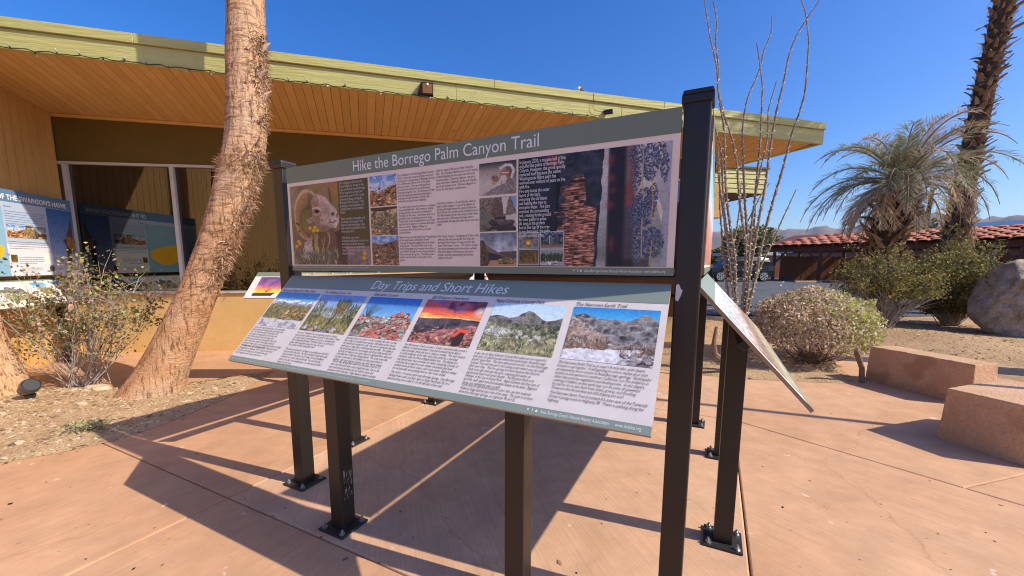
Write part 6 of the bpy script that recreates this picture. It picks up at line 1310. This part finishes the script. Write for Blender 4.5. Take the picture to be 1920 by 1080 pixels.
def tile_mesh(m):
    mb = MB(); n = 5; a_ = tw * .47
    for k, y in enumerate((0, rl * 1.12)):
        for i in range(n): q = math.pi * i / (n - 1); mb.v.append((-math.cos(q) * a_ * (1 - .08 * k), y, .035 + math.sin(q) * .055 + (-.03 if k else .0)))
    for i in range(n): x, y, z = mb.v[i]; mb.v.append((x * .94, y, z - .035))
    for i in range(n - 1): mb.f += [(i, n + i, n + i + 1, i + 1), (i + 1, 2 * n + i + 1, 2 * n + i, i)]; mb.m += [0, 0]
    return mb.mesh('roof_tile', m)
tms = [tile_mesh(m) for m in M['tile']]
sl_n = slope.normalized(); Bt = Matrix((cd_.to_tuple(), sl_n.to_tuple(), cd_.cross(sl_n).to_tuple())).transposed().to_4x4()
if cd_.cross(sl_n).z < 0: Bt = Matrix(((-cd_).to_tuple(), sl_n.to_tuple(), (-cd_).cross(sl_n).to_tuple())).transposed().to_4x4()
nt_ = int((CL_ + .9) / tw); cnt = 0
for r_i in range(rows):
    for i in range(nt_):
        if i < r_i * .5 - .3: continue            # hipped left end
        p = e0 + cd_ * ((i + .5 + .5 * (r_i % 2)) * tw) + sl_n * (r_i * rl + random.uniform(-.05, .05)) + UP * (.01 + .028 * r_i * 0 + random.uniform(0, .03))
        o = bpy.data.objects.new('roof_tile', tms[random.choice((0, 0, 1, 2))]); col.objects.link(o); o.parent = cp; o.matrix_world = Matrix.Translation(p) @ Bt @ Matrix.Rotation(random.gauss(0, .035), 4, 'Z') @ Matrix.Rotation(random.gauss(0, .02), 4, 'X'); cnt += 1
for i in range(int(CL_ / 1.05)):                   # rafter ends under the eave
    q = e0 + cd_ * (.3 + i * 1.05) - UP * .12; mb = MB(); mb.add([q, q + cd_ * .09, q + cd_ * .09 + slope * .6, q + slope * .6, q + UP * .12, q + cd_ * .09 + UP * .12, q + cd_ * .09 + slope * .6 + UP * .06, q + slope * .6 + UP * .06], [(0, 3, 2, 1), (4, 5, 6, 7), (0, 1, 5, 4), (1, 2, 6, 5), (2, 3, 7, 6), (3, 0, 4, 7)]); mb.build('rafter', M['redwood'], cp)
# flat solar roof behind
sol = empty('solar_roof', CA + cb_ * 6); sol.matrix_world = Matrix.Identity(4); tag(sol, 'dark solar panels on a flat carport roof above the clay tiles', 'solar roof')
M['solar'] = mat('solar_cell', (.02, .024, .035), (.03, .035, .05), rough=.25, scale=2)
s0 = CA + cd_ * 8.2 + cb_ * 5.6 + UP * 3.72; 
for i in range(4):
    mb = MB(); q = s0 + cd_ * (i * 2.25); mb.obox(q, cd_ * 2.2, cb_ * 2.6 + UP * .42, UP * .07); mb.build('solar_panel', M['solar'], sol, bevel=.01)
mb = MB(); mb.obox(s0 - UP * .42 - cd_ * 4.5, cd_ * 14, cb_ * .12, UP * .20); mb.build('edge_beam', M['grey'], sol, bevel=.01)
for i in range(5): mb = MB(); q = s0 + cd_ * (i * 2.2) + cb_ * .05; mb.obox((q.x, q.y, .2), cd_ * .12, cb_ * .12, UP * (s0.z - .2)); mb.build('post', M['grey'], sol)
# pink stucco building behind
M['pink'] = mat('pink_stucco', (.36, .235, .215), (.43, .29, .265), rough=.9, scale=1)
pk = empty('pink_building', (26, 44, .3)); pk.matrix_world = Matrix.Identity(4); tag(pk, 'low pale pink building seen under the car port roof', 'building')
pa = CA + cb_ * 11 - cd_ * 4; mb = MB(); mb.obox(Vector((pa.x, pa.y, .2)), cd_ * 30, cb_ * 5, UP * 2.5); mb.build('wall', M['pink'], pk)
mb = MB(); mb.obox(Vector((pa.x, pa.y, 2.704)) - cd_ * .5 - cb_ * .6, cd_ * 31, cb_ * 6.2, UP * .22); mb.build('roof', M['grey'], pk, bevel=.02)
for i in range(6):
    mb = MB(); q = Vector((pa.x, pa.y, 1.3)) + cd_ * (3 + i * 4.5); mb.obox(q - cb_ * .03, cd_ * 1.2, cb_ * .028, UP * 1.0); mb.build('window', M['dark'], pk)
gb = empty('grey_shed', (22, 52, .3)); gb.matrix_world = Matrix.Identity(4); tag(gb, 'pale flat roofed shed behind the parked car and ocotillo', 'shed')
q = at(1385, 470, 50); mb = MB(); mb.box((q.x, 50, .2), (q.x + 9, 55, 2.7)); mb.build('wall', M['pink'], gb); mb = MB(); mb.box((q.x - .5, 49.2, 2.705), (q.x + 9.4, 55.5, 3.1)); mb.build('roof', M['roof'], gb)
# board fence under the car port
fn = empty('board_fence', CA + cb_ * 1.2); fn.matrix_world = Matrix.Identity(4); tag(fn, 'red brown upright board fence behind the car port posts', 'fence')
def boards(P0, P1, h_, name='board_panel'):
    d = (P1 - P0); L_ = d.length; d.normalize(); nn = Vector((-d.y, d.x, 0)); mb = MB(); n = int(L_ / .15)
    for i in range(n): mb.obox(P0 + d * (i * .15 + .004) + nn * random.uniform(0, .012), d * .142, nn * .02, UP * (h_ + random.uniform(-.02, .02)))
    o = mb.build(name, mat('fence_board', (.17, .052, .022), (.25, .085, .036), rough=.75, scale=2, stretch=(4, 4, .3)), fn); tag(o, kind='stuff')
f0 = at(1462, 526, 32.6); f1 = at(1600, 526, 31.5); f0.z = .28; f1.z = .28; boards(f0, f1, 1.95); boards(f1, f1 + Vector((9.5, -7.5, 0)), 1.95)
f2 = at(1325, 520, 37); f3 = at(1462, 522, 37); f2.z = f3.z = .28; boards(f2, f3, 1.35)
for px in (1462, 1535, 1600):
    q = at(px, 526, 32.2); mb = MB(); mb.box((q.x - .06, q.y - .06, .2), (q.x + .06, q.y + .06, 2.45)); mb.build('post', M['redwood'], fn)
# utility pole
q = at(1732, 430, 60); up_ = empty('utility_pole', (q.x, 60, .3)); tag(up_, 'dark wooden utility pole behind the tiled car port', 'pole'); zt_ = at(1740, 352, 60).z
mb = MB(); mb.tube([(0, 0, 0), (.5, 0, zt_ - .3)], [.32, .24], 10); mb.build('pole', M['trunk_d'], up_); mb = MB(); mb.box((-.9, -.08, zt_ - 1.3), (1.4, .08, zt_ - 1.05)); mb.build('cross_arm', M['trunk_d'], up_)
mb = MB(); mb.box((-.5, -.2, zt_ - 1.9), (-.1, .2, zt_ - 1.35)); mb.build('transformer', M['grey'], up_)

# ---- parked car
M['paint'] = mat('black_car_paint', (.008, .009, .011), rough=.3, spec=.3); M['carglass'] = mat('car_glass', (.012, .014, .016), rough=.1, spec=.4); M['rub'] = mat('tyre_rubber', (.02, .02, .02), rough=.85); M['rim'] = mat('alloy_rim', (.55, .55, .55), (.45, .45, .45), rough=.3, metal=.8, scale=3); M['lampr'] = mat('red_lamp', (.30, .02, .015), rough=.2)
rc = at(1449, 522, 29.0); CLN = 4.85
car = empty('parked_car', (rc.x - CLN / 2, 29.6, hA(rc.x, 29.2)), R(0)); tag(car, 'black parked car side on behind the ocotillo stems', 'car')
def loft(secs, name, m, bevel=0.0, parent=car):
    """secs: list of (x, half width at sill, half width at top, z0, z1)"""
    mb = MB()
    for x, wl, wt_, z0, z1 in secs: mb.v += [(x, -wl, z0), (x, -wl * 1.01, z0 + (z1 - z0) * .55), (x, -wt_, z1), (x, wt_, z1), (x, wl * 1.01, z0 + (z1 - z0) * .55), (x, wl, z0)]
    n = len(secs)
    for i in range(n - 1):
        for j in range(6): a = i * 6 + j; b = i * 6 + (j + 1) % 6; mb.f.append((a, a + 6, b + 6, b)); mb.m.append(0)
    mb.f += [tuple(range(6)), tuple(reversed(range((n - 1) * 6, n * 6)))]; mb.m += [0, 0]
    o = mb.build(name, m, parent, smooth=False); 
    bm = bmesh.new(); bm.from_mesh(o.data); bmesh.ops.recalc_face_normals(bm, faces=bm.faces); bm.to_mesh(o.data); bm.free(); return o
loft([(-2.42, .62, .55, .45, .72), (-2.36, .84, .74, .36, .86), (-2.1, .92, .84, .32, .98), (-1.2, .94, .86, .30, 1.06), (-.9, .94, .86, .30, 1.08), (.6, .95, .88, .30, 1.10), (1.9, .94, .88, .32, 1.12), (2.3, .90, .84, .38, 1.10), (2.42, .78, .74, .48, 1.0)], 'body', M['paint'])
loft([(-1.25, .82, .80, 1.062, 1.09), (-.45, .83, .66, 1.07, 1.66), (0.2, .84, .68, 1.08, 1.74), (1.4, .84, .68, 1.09, 1.72), (2.0, .82, .66, 1.10, 1.60), (2.36, .78, .74, 1.085, 1.12)], 'cabin', M['paint'])
for s_ in (-1, 1):
    for pts in ([(-1.0, 1.12), (-.38, 1.60), (.12, 1.66), (.12, 1.13)], [(.2, 1.13), (.2, 1.66), (1.0, 1.66), (1.0, 1.14)], [(1.08, 1.14), (1.08, 1.65), (1.7, 1.58), (2.08, 1.18)]):
        mb = MB(); mb.add([(x, s_ * (.845 - (z - 1.08) * .27 + .012), z) for x, z in pts], [tuple(range(len(pts)))] if s_ < 0 else [tuple(reversed(range(len(pts))))]); mb.build('window', M['carglass'], car)
    mb = MB(); mb.tube([(-.95, s_ * .9, 1.12), (-.95, s_ * 1.04, 1.16)], [.03, .03], 6); mb.box((-1.02, min(s_ * .98, s_ * 1.16), 1.10), (-.9, max(s_ * .98, s_ * 1.16), 1.26)); mb.build('mirror', M['paint'], car, bevel=.02)
    for x in (-1.5, 1.55):
        mb = MB(); y0 = s_ * .72; y1 = s_ * .965; mb.tube([(x, y0, .36), (x, y0 + s_ * .02, .36), (x, y1 - s_ * .03, .36), (x, y1, .36)], [.32, .365, .365, .33], 28, rot=0); w_ = mb.build('wheel', M['rub'], car)
        mb = MB(); mb.tube([(x, y1 - s_ * .01, .36), (x, y1 + s_ * .004, .36)], [.255, .25], 28); mb.build('rim_disc', M['dark'], w_)
        mb = MB()
        for k in range(6):
            a = k * math.pi / 3 + .2
            for da in (-.16, .16): c_ = Vector((math.cos(a + da), 0, math.sin(a + da))); t_ = Vector((-math.sin(a + da), 0, math.cos(a + da))) * .02; q = Vector((x, y1 + s_ * .012, .36)); mb.obox(q + c_ * .04 - t_, c_ * .2, t_ * 2, Vector((0, s_ * .012, 0)))
        mb.build('rim_spokes', M['rim'], w_)
        mb = MB(); n = 28
        for k in range(n):
            a0, a1 = 2 * math.pi * k / n, 2 * math.pi * (k + 1) / n; mb.add([(x + r_ * math.cos(a), y1 + s_ * yy, .36 + r_ * math.sin(a)) for a in (a0, a1) for r_, yy in ((.225, .02), (.265, .02))], [(0, 1, 3, 2)])
        mb.build('rim_ring', M['rim'], w_)
    mb = MB(); mb.box((2.26, min(s_ * .72, s_ * .9), .86), (2.40, max(s_ * .72, s_ * .9), 1.06)); mb.build('tail_lamp', M['lampr'], car, bevel=.02)
    mb = MB(); mb.box((-2.40, min(s_ * .55, s_ * .82), .70), (-2.28, max(s_ * .55, s_ * .82), .84)); mb.build('headlight', M['white'], car, bevel=.02)

# ---- hawk sign on the wing, with its slanted sheet below
hb = onp(149, 514, WC + wgn * .15, wgn); ht = onp(131, 377, WC + wgn * .15, wgn); u1 = (hb - WC).dot(wg); HW = 2.5; z0, z1 = hb.z, ht.z
hs = empty('hawk_sign', WC + wg * u1 + wgn * .151); tag(hs, "blue and white hawk information panel on the left wing wall", 'sign')
Xs = -wg; hs.matrix_world = Matrix(((Xs.x, 0, wgn.x, hs.location.x + wg.x * HW), (Xs.y, 0, wgn.y, hs.location.y + wg.y * HW), (0, 1, 0, z0), (0, 0, 0, 1)))
HH = z1 - z0
M['hawk_blue'] = mat('sign_blue', (.10, .20, .38), (.12, .22, .42), rough=.35, scale=2); M['hawk_mid'] = mat('sign_pale_blue', (.40, .49, .66), (.50, .58, .72), rough=.35, scale=1); M['hawk_low'] = mat('sign_white', (.62, .64, .72), (.70, .72, .78), rough=.35, scale=1); M['hawk_cyan'] = mat('sign_cyan', (.20, .40, .58), (.30, .49, .64), rough=.35, scale=1); M['hawk_yel'] = mat('sign_yellow', (.85, .48, .02), rough=.35)
def hpx(px, py): p = onp(px, py, WC + wgn * .151, wgn); return HW - ((p - WC).dot(wg) - u1), p.z - z0
mb = MB(); mb.box((0, 0, -.012), (HW, HH, -.0005)); mb.build('board', M['hawk_mid'], hs)
xa = hpx(10, 440)[0]; xh = hpx(92, 440)[0]
quad(hs, 'header_band', .0003, HH * .86, HW - .0003, HH - .0003, M['hawk_blue'], .0006); quad(hs, 'white_panel', xa, .0003, HW - .0003, HH * .38, M['hawk_low'], .0005); quad(hs, 'map_panel', .0003, .0003, xa, HH * .80, M['hawk_cyan'], .0009)
mb = MB(); pts = [(.62, .12), (.80, .14), (.95, .24), (.97, .33), (.86, .40), (.66, .44), (.4, .50), (.25, .4), (.4, .2)]; mb.add([(x * xa, y * HH, .0014) for x, y in pts], [tuple(range(len(pts)))]); mb.build('map_shape', M['hawk_yel'], hs)
quad(hs, 'photo_print', xh, HH * .0004, HW - .0006, HH * .855, MP['hawk'], .0012)
xt = hpx(123, 380)[0]; wt_ = xt - hpx(0, 360)[0]
me = text_mesh("OF THE SWAINSON'S HAWK", .10, M['ink_w'], width=wt_ * 1.06, bold=.0025); o = bpy.data.objects.new('lettering', me); col.objects.link(o); o.parent = hs; o.location = (xt - wt_ * 1.06, HH * .885, .0018)
def greek(parent, x0, x1, y, lines, dy, m, z=.0016, h_=.006, seed=1):
    """rows of print too small to be read in the photograph, as fine broken bars"""
    r = random.Random(seed); mb = MB()
    for i in range(lines):
        x = x0; e_ = x1 if i < lines - 1 else x0 + (x1 - x0) * r.uniform(.3, .8)
        while x < e_ - .004:
            w_ = r.uniform(.012, .05); w_ = min(w_, e_ - x); yy = y - i * dy; mb.add([(x, yy, z), (x + w_, yy, z), (x + w_, yy + h_, z), (x, yy + h_, z)], [(0, 1, 2, 3)]); x += w_ + r.uniform(.004, .008)
    return tag(mb.build('small_print', m, parent), kind='stuff')
xl = xa + .03; xr = xh - .05
greek(hs, xl, xl + (xr - xl) * .5, HH * .80, 1, .03, M['hawk_blue'], h_=.012); greek(hs, xl, xr, HH * .75, 6, HH * .028, M['hawk_blue'], seed=2); greek(hs, xl, xr + .04, HH * .40, 4, HH * .026, M['ink_d'], seed=3); greek(hs, xl + .12, xr - .1, HH * .22, 4, HH * .024, M['ink_d'], seed=4); greek(hs, xl + .14, xr - .14, HH * .09, 3, HH * .024, M['ink_d'], seed=5)
for a, b, key in [(0, .45, 'trail'), (.455, .68, 'stream'), (.685, 1.0, 'centre')]: quad(hs, 'photo_print', xl + (xr - xl) * a, HH * .45, xl + (xr - xl) * b, HH * .60, MP[key], .0014)
quad(hs, 'photo_print', xl, HH * .16, xl + .10, HH * .25, MP['skirts'], .0014)
quad(hs, 'diagram_box', xr - .12, HH * .14, xr + .06, HH * .28, M['white'], .0014)
mb = MB(); mb.tube([(xr + .02, HH * .085, .001), (xr + .02, HH * .085, .0018)], HH * .04, 20); mb.build('emblem', M['ink_d'], hs)
# slanted display boards on brackets: one under the hawk sign, one long one before the wall, one small one beyond the far post
def wayside(loc, xdir, w_, dep, drop, label, header, title=None, photos=(), legs=True, board='paper2', th=.018):
    t = empty('slanted_display', loc); tag(t, label, 'display panel'); X = Vector(xdir).normalized(); out = Vector((X.y, -X.x, 0)); Dn = (out * dep - UP * drop).normalized(); Y = -Dn; Z = X.cross(Y); H_ = math.hypot(dep, drop)
    t.matrix_world = Matrix.Translation(loc)
    mw = Matrix(((X.x, Y.x, Z.x, 0), (X.y, Y.y, Z.y, 0), (X.z, Y.z, Z.z, 0), (0, 0, 0, 1)))
    mb = MB(); mb.box((0, -H_, -th), (w_, 0, -.0004)); bd = mb.build('board', M[board], t); bd.matrix_local = mw
    if header: quad(bd, 'header_band', .0004, -H_ * header, w_ - .0004, -.0004, M['green'])
    for (a, b, c_, d_, key) in photos: quad(bd, 'photo_print', a * w_, -d_ * H_, c_ * w_, -b * H_, MP[key], .001)
    if title:
        me = text_mesh(title[0], title[1], M['ink_w'], width=title[3]); o = bpy.data.objects.new('lettering', me); col.objects.link(o); o.parent = bd; o.location = (title[2], -H_ * header * .72, .0016)
    if legs:
        for q in (.2, .8):
            p = X * (w_ * q) + out * dep * .45; mb = MB(); zt_ = -drop * .45 - .04; mb.box((p.x - .04, p.y - .04, -loc[2] + .002), (p.x + .04, p.y + .04, zt_)); mb.build('leg', M['post'], t)
    return t, bd, H_
l0 = at(484, 510.5, 5.25); l1_ = at(850, 505, 5.25)
t, bd, H_ = wayside(l0, (1, .02, 0), 2.35, .34, .30, 'long slanted display with a purple sunset picture standing before the window wall', .17, ('Borrego Springs: Around Town', .07, .46, .86), [(.035, .20, .185, .93, 'dusk'), (.3, .30, .45, .9, 'grove'), (.5, .3, .65, .9, 'trail'), (.7, .3, .85, .9, 'stream')])
greek(bd, .46, .66, -H_ * .24, 11, H_ * .062, M['ink_p'], h_=.004, seed=9)
l0 = at(876, 512, 6.0); wayside(l0, (1, 0, 0), .34, .20, .20, 'small white slanted sheet seen in the gap behind the far post', 0, None, [(.45, .2, .85, .75, 'sunset')])
a = onp(112, 519, WC + wgn * .06, wgn); t, bd, H_ = wayside(a + wg * 1.9, -wg, 1.95, .42, .36, 'white slanted display below the hawk panel behind the shrub', .12, None, [(.62, .2, .74, .8, 'village'), (.80, .18, .92, .8, 'wash'), (.3, .2, .5, .8, 'cholla')], board='paper2')

# ---- lamp post standing out of the picture on the right; its thin shadow crosses the patio
q = Vector((3.477, 3.898, 0)); d = Vector((.94, -.342, 0)); b = q + d * 3.1; lp = empty('lamp_post', b); tag(lp, 'slim dark lamp post beyond the right edge whose shadow crosses the patio', 'lamp post')
mb = MB(); mb.tube([(0, 0, .02), (0, 0, 4.3)], [.05, .04], 12); mb.build('pole', M['post'], lp); mb = MB(); mb.tube([(0, 0, 4.3), (0, 0, 4.36), (0, 0, 4.5)], [.09, .11, .03], 14); mb.build('lamp_head', M['post'], lp)
mb = MB(); mb.box((-.1, -.1, .0005), (.1, .1, .02)); mb.build('base_plate', M['plate'], lp)
# date palm out of the picture whose fronds shade the right end of the fascia
P = [((9.5, 5.3, -.1), .32), ((9.3, 5.4, 3.5), .28), ((9.0, 5.5, 7.5), .26)]
dp2, c_ = booted('date_palm', P, 40, 18, 'tall date palm beyond the right edge shading the end of the fascia', 60, .24, .06, 5, 7.5, .1, M['trunk_d'])
r2 = random.Random(5)
for k in range(52):
    az = k * 2.39996; q_ = k / 51; frond(dp2, Vector((9.0, 5.5, 7.6)), az, R(70 - 105 * q_), r2.uniform(1.8, 2.5), 1.3 + .8 * q_, M['fr_grey'], nleaf=34, ll=.5)

# ---- desert air
hz = bpy.data.materials.new('desert_haze'); hz.use_nodes = True; nt = hz.node_tree; nt.nodes.remove(nt.nodes['Principled BSDF']); pv = nt.nodes.new('ShaderNodeVolumePrincipled'); pv.inputs['Density'].default_value = HAZE if 'HAZE' in globals() else 9e-5; pv.inputs['Color'].default_value = (.80, .88, 1.0, 1); pv.inputs['Anisotropy'].default_value = .2
nt.links.new(pv.outputs[0], nt.nodes['Material Output'].inputs['Volume'])
mb = MB(); mb.box((-13000, -4000, -12), (13000, 15000, 900)); o = mb.build('haze', hz); tag(o, kind='stuff')
